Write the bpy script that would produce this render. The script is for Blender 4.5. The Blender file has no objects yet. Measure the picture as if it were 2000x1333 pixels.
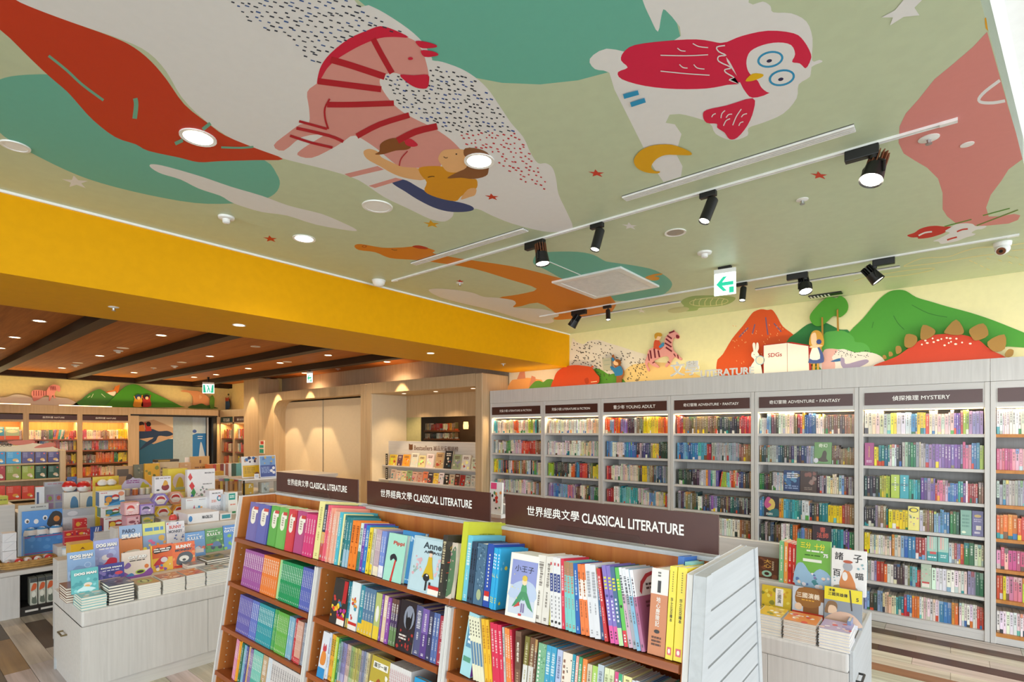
import bpy, math, random
from mathutils import Vector, Matrix
R = math.radians
rnd = random.Random(7)
SC = bpy.context.scene
COL = SC.collection

# ---------------------------------------------------------------- camera
CAMH, FPX, HOR, YAW = 1.70, 1041.0, 843.0, R(39.56)
cd = bpy.data.cameras.new('camera'); cam = bpy.data.objects.new('camera', cd); COL.objects.link(cam)
cam.location = (0, 0, CAMH); cam.rotation_euler = (R(90), 0, YAW)
cd.sensor_width = 36; cd.lens = 36 * FPX / 2000; cd.shift_y = (HOR - 666.5) / 2000
cd.clip_start = .02; cd.clip_end = 100
SC.camera = cam
# ---------------------------------------------------------------- world (daylight of the shop front behind the camera)
W = bpy.data.worlds.new('daylight'); SC.world = W; W.use_nodes = True
bg = W.node_tree.nodes['Background']; bg.inputs[0].default_value = (.86, .94, 1, 1); bg.inputs[1].default_value = 1.55
# ---------------------------------------------------------------- exposure
vs = SC.view_settings
vs.view_transform = 'Standard'; vs.look = 'None'; vs.gamma = 1; vs.use_curve_mapping = False
vs.exposure = 0.48
# ---------------------------------------------------------------- large lights
WARM, NEUT = (1, .72, .42), (1, .94, .85)
def area(name, loc, rot, sx, sy, e, col=NEUT):
    l = bpy.data.lights.new(name, 'AREA'); l.shape = 'RECTANGLE'; l.size = sx; l.size_y = sy; l.energy = e; l.color = col
    o = bpy.data.objects.new(name, l); COL.objects.link(o); o.location = loc; o.rotation_euler = rot
    return o
def spot(name, loc, aim, e, ang=100, blend=.6, col=NEUT, r=.04):
    l = bpy.data.lights.new(name, 'SPOT'); l.energy = e; l.spot_size = R(ang); l.spot_blend = blend; l.color = col; l.shadow_soft_size = r
    o = bpy.data.objects.new(name, l); COL.objects.link(o); o.location = loc
    o.rotation_euler = Vector(aim).to_track_quat('-Z', 'Y').to_euler()
    return o
# daylight through the shop windows: right-hand glass front and the entrance behind the camera
area('window_light_entrance', (1, -9, 2.2), (R(90), 0, 0), 9, 4, 380, (.88, .95, 1))
area('window_light_glass_front', (9.5, 1.6, 2.2), (R(90), 0, R(90)), 10, 4, 260, (.88, .95, 1))

# ---------------------------------------------------------------- photo measuring: pixel of the photo to a point on a plane of the room
CY, SY = math.cos(YAW), math.sin(YAW)
def ray(px, py):
    r = (px - 1000) / FPX; u = (HOR - py) / FPX
    return (CY * r - SY, SY * r + CY, u)
def onX(px, py, X): a = ray(px, py); t = X / a[0]; return Vector((X, a[1] * t, CAMH + a[2] * t))
def onY(px, py, Y): a = ray(px, py); t = Y / a[1]; return Vector((a[0] * t, Y, CAMH + a[2] * t))
def onZ(px, py, Z): a = ray(px, py); t = (Z - CAMH) / a[2]; return Vector((a[0] * t, a[1] * t, Z))
RGT, FWD, UP = Vector((CY, SY, 0)), Vector((-SY, CY, 0)), Vector((0, 0, 1))

# ---------------------------------------------------------------- colours and materials
def lin(h):
    f = lambda c: c / 12.92 if c <= .04045 else ((c + .055) / 1.055) ** 2.4
    return tuple(f(int(h[i:i + 2], 16) / 255) for i in (0, 2, 4)) + (1,)
def mix(a, b, t): return ''.join('%02x' % max(0, min(255, round(int(a[i:i + 2], 16) * (1 - t) + int(b[i:i + 2], 16) * t))) for i in (0, 2, 4))
def jit(h, k=14): return ''.join('%02x' % max(0, min(255, int(h[i:i + 2], 16) + rnd.randint(-k, k))) for i in (0, 2, 4))
def base_mat(name, rough=.5, spec=.5, metal=0):
    m = bpy.data.materials.new(name); m.use_nodes = True
    b = m.node_tree.nodes['Principled BSDF']
    b.inputs['Roughness'].default_value = rough; b.inputs['Specular IOR Level'].default_value = spec; b.inputs['Metallic'].default_value = metal
    return m, m.node_tree.nodes, m.node_tree.links, b
def paint(name, h, rough=.5, spec=.4, metal=0, var=.04, bump=0):
    m, n, l, b = base_mat(name, rough, spec, metal)
    tc = n.new('ShaderNodeTexCoord'); no = n.new('ShaderNodeTexNoise'); no.inputs['Scale'].default_value = 18; no.inputs['Detail'].default_value = 3
    cr = n.new('ShaderNodeValToRGB'); c = lin(h)
    cr.color_ramp.elements[0].color = tuple(x * (1 - var) for x in c[:3]) + (1,); cr.color_ramp.elements[1].color = tuple(min(1, x * (1 + var)) for x in c[:3]) + (1,)
    cr.color_ramp.elements[0].position = .35; cr.color_ramp.elements[1].position = .65
    l.new(tc.outputs['Object'], no.inputs['Vector']); l.new(no.outputs['Fac'], cr.inputs[0]); l.new(cr.outputs[0], b.inputs['Base Color'])
    if bump:
        n2 = n.new('ShaderNodeTexNoise'); n2.inputs['Scale'].default_value = 220; bp = n.new('ShaderNodeBump'); bp.inputs['Strength'].default_value = bump; bp.inputs['Distance'].default_value = .002
        l.new(tc.outputs['Object'], n2.inputs['Vector']); l.new(n2.outputs['Fac'], bp.inputs['Height']); l.new(bp.outputs[0], b.inputs['Normal'])
    return m
def wood(name, dark, light, grain='z', rough=.45, spec=.4, fine=1.0, attr=False):
    m, n, l, b = base_mat(name, rough, spec)
    tc = n.new('ShaderNodeTexCoord'); mp = n.new('ShaderNodeMapping')
    s = {'x': (1.2, 26, 26), 'y': (26, 1.2, 26), 'z': (26, 26, 1.2)}[grain]
    mp.inputs['Scale'].default_value = tuple(v * fine for v in s)
    no = n.new('ShaderNodeTexNoise'); no.inputs['Scale'].default_value = 1; no.inputs['Detail'].default_value = 6; no.inputs['Roughness'].default_value = .62; no.inputs['Distortion'].default_value = .6
    cr = n.new('ShaderNodeValToRGB'); cr.color_ramp.elements[0].color = lin(dark); cr.color_ramp.elements[1].color = lin(light)
    cr.color_ramp.elements[0].position = .3; cr.color_ramp.elements[1].position = .7
    l.new(tc.outputs['Object'], mp.inputs[0]); l.new(mp.outputs[0], no.inputs['Vector']); l.new(no.outputs['Fac'], cr.inputs[0])
    out = cr.outputs[0]
    if attr:
        at = n.new('ShaderNodeAttribute'); at.attribute_name = 'Col'; mx = n.new('ShaderNodeMix'); mx.data_type = 'RGBA'; mx.blend_type = 'MULTIPLY'; mx.inputs[0].default_value = 1
        l.new(out, mx.inputs[6]); l.new(at.outputs['Color'], mx.inputs[7]); out = mx.outputs[2]
    l.new(out, b.inputs['Base Color'])
    bp = n.new('ShaderNodeBump'); bp.inputs['Strength'].default_value = .12; bp.inputs['Distance'].default_value = .002
    l.new(no.outputs['Fac'], bp.inputs['Height']); l.new(bp.outputs[0], b.inputs['Normal'])
    return m
def print_mat(name, rough, spec=.5, coat=0, var=.05):
    m, n, l, b = base_mat(name, rough, spec)
    at = n.new('ShaderNodeAttribute'); at.attribute_name = 'Col'
    tc = n.new('ShaderNodeTexCoord'); no = n.new('ShaderNodeTexNoise'); no.inputs['Scale'].default_value = 30; no.inputs['Detail'].default_value = 2
    mr = n.new('ShaderNodeMapRange'); mr.inputs[3].default_value = 1 - var; mr.inputs[4].default_value = 1 + var
    mx = n.new('ShaderNodeMix'); mx.data_type = 'RGBA'; mx.blend_type = 'MULTIPLY'; mx.inputs[0].default_value = 1
    l.new(tc.outputs['Object'], no.inputs['Vector']); l.new(no.outputs['Fac'], mr.inputs[0]); l.new(at.outputs['Color'], mx.inputs[6]); l.new(mr.outputs[0], mx.inputs[7])
    l.new(mx.outputs[2], b.inputs['Base Color']); b.inputs['Coat Weight'].default_value = coat; b.inputs['Coat Roughness'].default_value = .15
    return m
def glow(name, h, e):
    m, n, l, b = base_mat(name, .4)
    b.inputs['Base Color'].default_value = lin(h); b.inputs['Emission Color'].default_value = lin(h); b.inputs['Emission Strength'].default_value = e
    return m
def glass(name, rough=.02):
    m, n, l, b = base_mat(name, rough)
    b.inputs['Transmission Weight'].default_value = 1; b.inputs['IOR'].default_value = 1.15; b.inputs['Base Color'].default_value = (.97, .99, .99, 1)
    return m
M = dict(
    print=print_mat('printed_paper', .38, .5, .25), mural=print_mat('painted_mural', .55, .3, 0, .025), flat=print_mat('matt_print', .5, .4),
    ceil=paint('ceiling_paint', 'c3d0b0', .42, .4, var=.02), yellow=paint('yellow_beam_paint', 'e2a200', .55, .12, var=.02), muralbase=paint('pale_yellow_wall_paint', 'e8e0ae', .6, .25, var=.02),
    farbase=paint('lemon_wall_paint', 'eed896', .6, .25, var=.03), white=paint('white_paint', 'f1f1ef', .45, .4, var=.015),
    oak=wood('whitewashed_oak', 'c8c5c1', 'd6d3cf', 'z', .5, .4, 1.6), oakx=wood('whitewashed_oak_lengthwise', 'c8c5c1', 'd6d3cf', 'x', .5, .4, 1.6), oaky=wood('whitewashed_oak_crosswise', 'ccc8c2', 'd9d5cf', 'y', .5, .4, 1.6),
    whitewood=wood('white_stained_wood', 'b4b7b9', 'c0c3c5', 'y', .5, .4, 1.6), beige=wood('beige_veneer', 'bea27c', 'd0b690', 'z', .5), beiged=wood('taupe_veneer', 'a8927a', 'baa48a', 'z', .5),
    cream=paint('cream_panel', 'e6d6b8', .5, .3, var=.015), brown=wood('walnut_interior', 'a85a28', 'c8803e', 'z', .38, .5, .7), brownx=wood('walnut_shelf', '864420', 'a85c30', 'x', .28, .5, .8),
    ceilwood=wood('ceiling_boards', '96582a', 'b47236', 'x', .6, .1, .8), ceildark=wood('dark_ceiling_beam', '24150c', '38220f', 'x', .6, .3), honey=wood('honey_case_interior', 'b87636', 'cf8d48', 'z', .45),
    plank=wood('floor_vinyl_grain', 'c8c4be', 'ffffff', 'x', .38, .45, .7, attr=True), sign=paint('sign_brown', '4a261d', .35, .5, var=.03), black=paint('black_metal', '121212', .4, .5), copper=paint('copper_fins', '8a5a40', .35, .5, .6),
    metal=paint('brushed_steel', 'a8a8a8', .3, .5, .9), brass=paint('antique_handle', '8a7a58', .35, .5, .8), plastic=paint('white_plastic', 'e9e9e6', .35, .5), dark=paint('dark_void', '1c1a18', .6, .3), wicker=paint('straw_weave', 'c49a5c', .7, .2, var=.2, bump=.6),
    acrylic=glass('clear_acrylic'), glass=glass('display_glass'), lamp=glow('lamp_lens', 'fff3dd', 14), lampwarm=glow('warm_lamp_lens', 'ffdca8', 9), lampdim=glow('paper_lamp_shade', 'ffc878', 1.6), strip=glow('led_strip', 'ffd89a', 3.5), exit=glow('exit_sign_face', 'f4fffb', 1.1), exitg=glow('exit_sign_green', '18b48c', .55),
    mirror=paint('dark_mirror_glass', '2a2320', .08, .6, 0), paper=paint('page_block', 'efe8d8', .7, .2, var=.05),
)
# ---------------------------------------------------------------- mesh builder
class MB:
    def __init__(s): s.v = []; s.f = []; s.c = []; s.lay = 0
    def add(s, vs_, fs, col):
        o = len(s.v); s.v += [Vector(p) for p in vs_]
        for f in fs: s.f.append([o + i for i in f]); s.c.append(col)
        return s
    def box(s, x0, y0, z0, x1, y1, z1, col='ffffff', top=None):
        x0, x1 = sorted((x0, x1)); y0, y1 = sorted((y0, y1)); z0, z1 = sorted((z0, z1))
        s.add([(x0, y0, z0), (x1, y0, z0), (x1, y1, z0), (x0, y1, z0), (x0, y0, z1), (x1, y0, z1), (x1, y1, z1), (x0, y1, z1)],
              [(3, 2, 1, 0), (4, 5, 6, 7), (0, 1, 5, 4), (1, 2, 6, 5), (2, 3, 7, 6), (3, 0, 4, 7)], col)
        if top: s.c[-5] = top
        return s
    def poly(s, pts, col): return s.add(pts, [tuple(range(len(pts)))], col)
    def prism(s, pts, vec, col, side=None):
        n = len(pts); q = [Vector(p) + Vector(vec) for p in pts]
        s.add(list(pts) + q, [tuple(range(n)), tuple(range(2 * n - 1, n - 1, -1))], col)
        o = len(s.v) - 2 * n
        for i in range(n): s.f.append([o + i, o + (i + 1) % n, o + n + (i + 1) % n, o + n + i]); s.c.append(side or col)
        return s
    def cyl(s, p0, p1, r0, r1=None, n=16, col='ffffff', caps=(1, 1)):
        p0, p1 = Vector(p0), Vector(p1); r1 = r0 if r1 is None else r1
        d = (p1 - p0).normalized(); a = d.orthogonal().normalized(); b = d.cross(a)
        ring = lambda p, r: [p + (a * math.cos(t) + b * math.sin(t)) * r for t in (2 * math.pi * i / n for i in range(n))]
        s.add(ring(p0, r0) + ring(p1, r1), [(i, (i + 1) % n, n + (i + 1) % n, n + i) for i in range(n)], col)
        o = len(s.v) - 2 * n
        if caps[0]: s.f.append([o + n - 1 - i for i in range(n)]); s.c.append(col)
        if caps[1]: s.f.append([o + n + i for i in range(n)]); s.c.append(col)
        return s
    def lathe(s, c, prof, n=20, col='ffffff', cols=None):
        c = Vector(c); o = len(s.v)
        for r, z in prof: s.v += [c + Vector((r * math.cos(2 * math.pi * i / n), r * math.sin(2 * math.pi * i / n), z)) for i in range(n)]
        for k in range(len(prof) - 1):
            for i in range(n):
                s.f.append([o + k * n + i, o + k * n + (i + 1) % n, o + (k + 1) * n + (i + 1) % n, o + (k + 1) * n + i]); s.c.append(cols[k] if cols else col)
        s.f.append([o + n - 1 - i for i in range(n)]); s.c.append(cols[0] if cols else col)
        k = len(prof) - 1; s.f.append([o + k * n + i for i in range(n)]); s.c.append(cols[-1] if cols else col)
        return s
    def tube(s, pts, r, n=6, col='ffffff'):
        for a, b in zip(pts, pts[1:]): s.cyl(a, b, r, r, n, col)
        return s
    def text(s, body, c, right, up, w=None, h=None, col='ffffff', bold=.02):
        vs_, fs, tw, th = text_mesh(body, bold); c, right, up = Vector(c), Vector(right), Vector(up)
        k = (w / tw) if w else (h / th); kz = k if not (w and h) else h / th
        e = bold * .55 if any(ord(q) > 0x2e80 for q in body) else 0
        nn = right.cross(up) * .00006
        for i, (dx, dy) in enumerate(((-e, 0), (e, 0), (0, e), (0, -e)) if e else ((0, 0),)): s.add([c + nn * i + right * ((x + dx) * k) + up * ((y + dy) * kz) for x, y in vs_], fs, col)
        return s
    def build(s, name, mat, parent=None, smooth=False, bevel=0, loc=None):
        off = Vector(loc) if loc is not None else (Vector(parent['_o']) if parent is not None and '_o' in parent else Vector((0, 0, 0)))
        me = bpy.data.meshes.new(name); me.from_pydata([p - off for p in s.v], [], s.f)
        at = me.color_attributes.new('Col', 'FLOAT_COLOR', 'CORNER'); buf = []; cache = {}
        for f, c in zip(s.f, s.c):
            if c not in cache: cache[c] = lin(c)
            buf.extend(cache[c] * len(f))
        at.data.foreach_set('color', buf)
        me.materials.append(M[mat] if isinstance(mat, str) else mat)
        if smooth:
            me.polygons.foreach_set('use_smooth', [True] * len(me.polygons)); me.set_sharp_from_angle(angle=R(38))
        o = bpy.data.objects.new(name, me); COL.objects.link(o)
        if parent is not None: o.parent = parent
        if loc is not None: o.location = loc
        o['_o'] = tuple(off)
        if bevel:
            b = o.modifiers.new('edge', 'BEVEL'); b.width = bevel; b.segments = 2; b.limit_method = 'ANGLE'; b.angle_limit = R(50)
        return o
_txt = {}
def text_mesh(body, bold=.02):
    if (body, bold) in _txt: return _txt[body, bold]
    cu = bpy.data.curves.new('t', 'FONT'); cu.body = body; cu.size = 1; cu.offset = 0 if any(ord(q) > 0x2e80 for q in body) else bold; cu.resolution_u = 3; cu.align_x = 'CENTER'
    o = bpy.data.objects.new('t', cu); COL.objects.link(o)
    me = bpy.data.meshes.new_from_object(o.evaluated_get(bpy.context.evaluated_depsgraph_get()))
    v = [(p.co.x, p.co.y) for p in me.vertices]; f = [tuple(p.vertices) for p in me.polygons]
    x0, x1, y0, y1 = min(p[0] for p in v), max(p[0] for p in v), min(p[1] for p in v), max(p[1] for p in v)
    v = [(x - (x0 + x1) / 2, y - (y0 + y1) / 2) for x, y in v]
    bpy.data.objects.remove(o); bpy.data.meshes.remove(me); bpy.data.curves.remove(cu)
    _txt[body, bold] = (v, f, x1 - x0, y1 - y0); return _txt[body, bold]
LABELS = set()
def tag(o, label, cat, group=None):
    o['label'] = label; o['category'] = cat; LABELS.add(label)
    if group: o['group'] = group
    return o
def thing(name, label, cat, loc=(0, 0, 0), group=None):
    o = bpy.data.objects.new(name, None); COL.objects.link(o); o.location = loc; o['_o'] = tuple(loc); o.empty_display_size = .1
    return tag(o, label, cat, group)
def struct(name, mb, mat, **k):
    o = mb.build(name, mat, **k); o['kind'] = 'structure'; return o
def smooth(pts, k=4, closed=True):
    n = len(pts); out = []
    for i in range(n if closed else n - 1):
        g = lambda j: pts[j % n] if closed else pts[max(0, min(n - 1, j))]
        p0, p1, p2, p3 = g(i - 1), g(i), g(i + 1), g(i + 2)
        for s_ in range(k):
            t = s_ / k
            out.append(tuple(.5 * (2 * b + (c - a) * t + (2 * a - 5 * b + 4 * c - d) * t * t + (3 * b - a - 3 * c + d) * t ** 3) for a, b, c, d in zip(p0, p1, p2, p3)))
    if not closed: out.append(pts[-1])
    return out
Z = {1: (0, 0, 2.8357), 2: (600, 0, 2.8357), 3: (1300, 0, 2.8357), 4: (0, 440, 2.8357), 5: (500, 440, 2.8357), 6: (950, 440, 3.602), 7: (1400, 440, 3.3333), 8: (1630, 230, 4.936), 9: (1000, 360, 4.762), 10: (0, 700, 6.6667), 11: (250, 740, 6.6667), 0: (0, 0, 1)}
def zz(k, pts): a, b, s = Z[k]; return [(a + x / s, b + y / s) for x, y in pts]
def ell(cx, cy, rx, ry, rot=0, n=20):
    c, s = math.cos(R(rot)), math.sin(R(rot))
    return [(cx + rx * math.cos(t) * c - ry * math.sin(t) * s, cy + rx * math.cos(t) * s + ry * math.sin(t) * c) for t in (2 * math.pi * i / n for i in range(n))]
def stroke(pts, w):
    L, Rr = [], []
    for i, p in enumerate(pts):
        a = pts[max(0, i - 1)]; b = pts[min(len(pts) - 1, i + 1)]; dx, dy = b[0] - a[0], b[1] - a[1]; d = math.hypot(dx, dy) or 1
        L.append((p[0] - dy / d * w / 2, p[1] + dx / d * w / 2)); Rr.append((p[0] + dy / d * w / 2, p[1] - dx / d * w / 2))
    return L + Rr[::-1]
def star(cx, cy, r, rot=0, sy=.5, sk=.3): 
    return [(cx + x + y * sk, cy + y * sy) for x, y in ((rr * math.sin(R(rot + 36 * i)), -rr * math.cos(R(rot + 36 * i))) for i in range(10) for rr in ((r if i % 2 == 0 else r * .4),))]
LAYER = [0]
class Print:
    """flat print or cut-out on a plane of the room; outlines measured in the photo"""
    def __init__(s, plane, val, step=.00016, thick=0, off=0):
        s.mb = MB(); s.plane, s.val, s.n, s.step, s.thick, s.off = plane, val, 0, step, thick, off
    def pt(s, p, d):
        if s.plane == 'z': return onZ(p[0], p[1], s.val - d)
        if s.plane == 'y': return onY(p[0], p[1], s.val - d)
        return onX(p[0], p[1], s.val + d)
    def p(s, pts, col, z=0, sm=True, solid=False):
        q = zz(z, pts)
        if sm: q = smooth(q, 3)
        ar = sum(a[0] * b[1] - b[0] * a[1] for a, b in zip(q, q[1:] + q[:1]))
        if ar < 0: q = q[::-1]
        s.n += 1; LAYER[0] += 1
        d = s.off + s.step * (s.n if s.thick else s.n)
        if solid or (s.thick and s.n == 1 and not solid is None):
            base = [s.pt(a, s.off + s.thick) for a in q]
            v = {'z': (0, 0, s.thick), 'y': (0, s.thick, 0), 'x': (-s.thick, 0, 0)}[s.plane]
            s.mb.prism(base[::-1], v, col)
        else:
            s.mb.poly([s.pt(a, d + s.thick) for a in q][::-1], col)
        return s
    def st(s, pts, w, col, z=0, sm=True):
        q = zz(z, pts); q = smooth(q, 3, False) if sm and len(q) > 2 else q
        return s.p(stroke(q, w), col, 0, False, solid=None)
    def build(s, name, parent=None, mat='mural'): return s.mb.build(name, mat, parent)
# ================================================================ ROOM SHELL
CZ, BX0, BX1, BZ = 3.04, -5.10, -4.07, 2.58      # ceiling height, yellow beam
WY, CF = 6.17, 5.75                              # mural wall, bookcase front
FX = -14.30                                      # far wall of the back room
EDGE = [(-.24, 0), (.067, 2.2), (.268, 3.63), (.63, 6.17)]
floor = struct('floor', MB().box(-16, -5.5, -.08, 5, 6.4, -.006, 'cfc3ae'), 'plank')
# floor planks: single boards where the photo lets one tell them apart, the rest joined
LIGHT, DARK, BRN = ['dcd4c8', 'd6cec2', 'e0d8cc', 'd4cabe'], ['5c4634', '54402f'], ['9c7444', 'a27a4c']
rest = MB(); PW = .1417
def plank_kind(k, i, x):
    m = k % 6
    if x > -3: return DARK if k in (1, 4, 10) else (BRN if k in (7, 13) else LIGHT)
    if k in (33, 35): return {(33, 3): DARK, (35, 3): BRN, (35, 2): DARK}.get((k, i), LIGHT)
    h = (k * 5 + i * 7) % 13
    return DARK if h == 0 else (BRN if h == 4 else LIGHT)
PLK = 0
for k in range(0, 42):
    y1 = 5.566 - PW * k + .181 if k == 0 else 5.566 - PW * (k - 1); y0 = 5.566 - PW * k
    x = -9.05 + {33: .14, 35: .52}.get(k, (k % 4) * .22); i = 0
    while x < 1.6:
        kind = plank_kind(k, i, x); c = jit(rnd.choice(kind), 6)
        xa, xb = x + .0012, x + .86 - .0012
        single = (-8.6 < x < -4.6 and k >= 27 and k < 39) or (-1.9 < x < 1.2 and k <= 13)
        if single:
            MB().box(xa, y0 + .0012, -.006, xb, y1 - .0012, 0, c).build('plank', 'plank', floor); PLK += 1
        else: rest.box(xa, y0 + .0012, -.006, xb, y1 - .0012, -.0002, c)
        x += .86; i += 1
o = rest.build('plank_field', 'plank', floor); o['kind'] = 'stuff'
# ceiling of the front room
cp = [(BX1, -5.2)] + [(-.55, -5.2)] + EDGE + [(BX1, WY)]
ceiling = struct('ceiling', MB().prism([(x, y, CZ) for x, y in cp][::-1], (0, 0, .12), 'ffffff'), 'ceil')
# white raised ceiling over the glass front
m = MB()
for (xa, ya), (xb, yb) in zip([(-.55, -5.2)] + EDGE, EDGE + [(.63, 6.17)]):
    if (xa, ya) != (xb, yb): m.add([(xa, ya, CZ), (xb, yb, CZ), (xb, yb, CZ + .35), (xa, ya, CZ + .35)], [(0, 1, 2, 3)], 'ffffff')
m.add([(-.55, -5.2, CZ + .35), (4.8, -5.2, CZ + .35), (4.8, 6.3, CZ + .35), (.63, 6.3, CZ + .35)] + [(x, y, CZ + .35) for x, y in EDGE[::-1]], [(0, 1, 2, 3, 4, 5, 6, 7)], 'ffffff')
struct('trim_1', m, 'white')
struct('trim_2', MB().box(BX1, -5.2, CZ - .014, BX1 + .014, WY, CZ, 'ffffff'), 'white')
beam = struct('beam', MB().box(BX0, -5.2, BZ, BX1, WY, CZ + .1), 'yellow')
wall_right = struct('wall_right', MB().box(-5.05, WY, 0, 1.9, WY + .12, CZ + .3), 'muralbase')
for q in ((-14.4, 0, -7.90), (-7.90, 2.41, -5.16), (-5.16, 0, -5.05)): struct('wall_rear', MB().box(q[0], 6.2, q[1], q[2], 6.32, 3.0), 'beiged')  # beige wood wall, its shade put into a darker veneer colour
wall_far = struct('wall_far', MB().box(FX - .6, -4, 0, FX - .42, 6.3, 3.0), 'farbase')
struct('wall_left', MB().box(-15, -5.35, 0, -4.6, -5.2, 3.2), 'cream')
backceil = struct('ceiling_back', MB().box(-15, -5.3, 2.93, BX0, 6.3, 3.0), 'ceilwood')
for yb in (-2.1, -.9, .33, 1.55, 2.78, 4.0, 5.2):
    MB().box(-14.72, yb - .07, 2.82, BX0, yb + .07, 2.93).build('ceiling_beam', 'ceildark', backceil)
MB().box(-14.72, -5, 2.82, -14.5, 6.2, 2.93).build('ceiling_beam', 'ceildark', backceil)

# ================================================================ CEILING MURAL
def cprint(): return Print('z', CZ, .00012, 0, LAYER[0] * .0000022)
WHT, RED, TEAL, PINK, CRIM, ORG, SAGE = 'e6e6e6', 'c93a1c', '6cb8a4', 'de9a92', 'd21c40', 'dd8420', 'b4bb96'
P = cprint()
P.p([(640, -150), (700, 0), (850, 128), (928, 152), (981, 162), (1055, 165), (1129, 157), (1189, 141), (1240, 120), (1290, 98), (1330, 76), (1322, 45), (1304, 5), (1290, -150)], TEAL, sm=False)
P.build('teal_pond_print', ceiling)
P = cprint()
P.p([(0, 440), (100, 418), (280, 412), (420, 430), (700, 520), (1000, 700), (1200, 800), (1460, 885), (1530, 960), (1550, 1020), (1520, 1075), (1440, 1110), (1280, 1128), (1080, 1125), (820, 1080), (560, 1015), (370, 945), (140, 830), (60, 780), (0, 735), (-90, 620), (-60, 480)], TEAL, 1)
P.p([(828, 918), (850, 910), (930, 925), (1120, 980), (1280, 1035), (1450, 1085), (1600, 1140), (1780, 1185), (1900, 1235), (1970, 1270), (1950, 1280), (1750, 1245), (1590, 1195), (1450, 1175), (1330, 1140), (1270, 1115), (1220, 1085), (1100, 1045), (1000, 995), (900, 965), (850, 940)], WHT, 1)
P.build('teal_lake_print', ceiling)
P = cprint()
P.p([(26, -160), (26, 0), (71, 18), (141, 44), (240, 78), (290, 103), (325, 140), (355, 190), (400, 235), (460, 275), (530, 302), (560, 312), (600, 322), (650, 335), (700, 352), (750, 385), (800, 409), (840, 428), (868, 433), (884, 423), (890, 412), (930, 408), (960, 421), (1000, 437), (1060, 452), (1094, 453), (1119, 447), (1106, 412), (1091, 380), (1086, 349), (1079, 328), (1066, 319), (1051, 319), (1037, 300), (1022, 268), (998, 240), (974, 204), (952, 173), (928, 151), (900, 134), (864, 121), (845, 118), (843, 112), (826, 83), (797, 56), (752, 26), (720, 10), (692, 0), (640, -160)], WHT)
P.build('white_hill_print', ceiling)
P = cprint()
P.p([(-20, -40), (26, -3), (71, 18), (141, 44), (222, 73), (262, 93), (295, 120), (325, 155), (360, 204), (405, 240), (440, 265), (500, 290), (553, 311), (500, 313), (430, 315), (388, 317), (350, 308), (290, 295), (265, 282), (225, 268), (182, 235), (150, 200), (130, 178), (95, 148), (60, 115), (20, 75), (-30, 25)], RED)
for pts, w in (([(95, 109), (130, 137), (160, 165), (202, 196)], 5), ([(264, 192), (266, 205), (263, 232)], 9), ([(411, 241), (396, 253)], 7), ([(342, 281), (357, 274)], 7), ([(432, 288), (470, 289), (495, 287)], 4)): P.st(pts, w, '6fae95')
P.build('red_leaf_print', ceiling)
# pink zebra
P = cprint()
P.p([(0, 510), (50, 465), (80, 430), (130, 340), (230, 250), (330, 195), (400, 195), (480, 200), (560, 210), (605, 235), (640, 290), (660, 350), (672, 410), (672, 455), (655, 490), (600, 480), (550, 455), (515, 412), (455, 405), (410, 430), (402, 460), (425, 510), (480, 580), (560, 640), (700, 710), (790, 770), (850, 830), (880, 870), (750, 870), (735, 930), (640, 930), (520, 925), (440, 870), (380, 820), (265, 752), (200, 785), (140, 822), (25, 875), (-55, 858), (-20, 820), (60, 770), (90, 745), (-30, 760), (-130, 835), (-185, 805), (-110, 740), (-40, 690), (10, 680), (10, 600)], PINK, 2)
P.p([(205, 965), (390, 920), (425, 940), (240, 983)], PINK, 2, False); P.p([(340, 1030), (490, 985), (530, 995), (375, 1042)], PINK, 2, False)
P.p([(55, 465), (60, 420), (80, 360), (130, 295), (230, 215), (330, 170), (405, 145), (480, 165), (562, 207), (480, 205), (400, 212), (300, 250), (200, 305), (150, 340), (110, 380), (80, 430)], CRIM, 2)
for pts, w in (([(365, 215), (410, 300), (470, 405)], 11), ([(130, 330), (250, 365), (430, 425)], 13), ([(60, 450), (200, 468), (410, 495)], 12), ([(110, 580), (250, 580), (480, 572)], 11), ([(275, 755), (400, 690), (565, 638)], 11), ([(500, 780), (600, 730), (720, 700)], 13), ([(125, 548), (98, 600), (100, 660), (117, 715)], 3.5), ([(-45, 672), (110, 715)], 5), ([(-60, 710), (120, 752), (200, 785)], 6), ([(-95, 752), (20, 790), (140, 818)], 5), ([(556, 838), (520, 880), (510, 920)], 2)): P.st(pts, w, 'b8182c', 2)
P.p([(515, 415), (590, 418), (668, 415), (674, 455), (660, 490), (600, 485), (545, 450)], CRIM, 2)
P.p([(600, 228), (660, 232), (715, 250), (712, 263), (660, 268), (625, 262)], CRIM, 2); P.p([(630, 280), (690, 283), (725, 298), (715, 310), (650, 315)], CRIM, 2)
P.p(ell(572, 325, 14, 8), CRIM, 2, False)
P.build('zebra_print', ceiling)
# resting girl with a brush
P = cprint()
P.p([(470, 1010), (490, 992), (550, 1000), (620, 1040), (700, 1080), (790, 1110), (860, 1125), (915, 1145), (918, 1165), (860, 1175), (780, 1172), (700, 1150), (610, 1105), (540, 1060), (490, 1030)], '36487a', 2)
P.p([(312, 840), (345, 825), (390, 840), (410, 870), (470, 900), (530, 925), (620, 935), (650, 995), (560, 990), (480, 965), (400, 920), (330, 880)], 'e8b47c', 2)
P.p([(620, 930), (700, 920), (780, 928), (830, 950), (900, 990), (938, 995), (940, 1040), (900, 1060), (850, 1090), (820, 1115), (720, 1095), (650, 1060), (662, 1010), (630, 970)], 'dc981c', 2)
P.p([(890, 1050), (935, 1045), (930, 1080), (900, 1092), (850, 1105)], 'e8b47c', 2)
P.p([(725, 880), (745, 840), (780, 828), (870, 830), (890, 870), (880, 930), (830, 955), (775, 950), (745, 915)], 'ecb880', 2)
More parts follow.
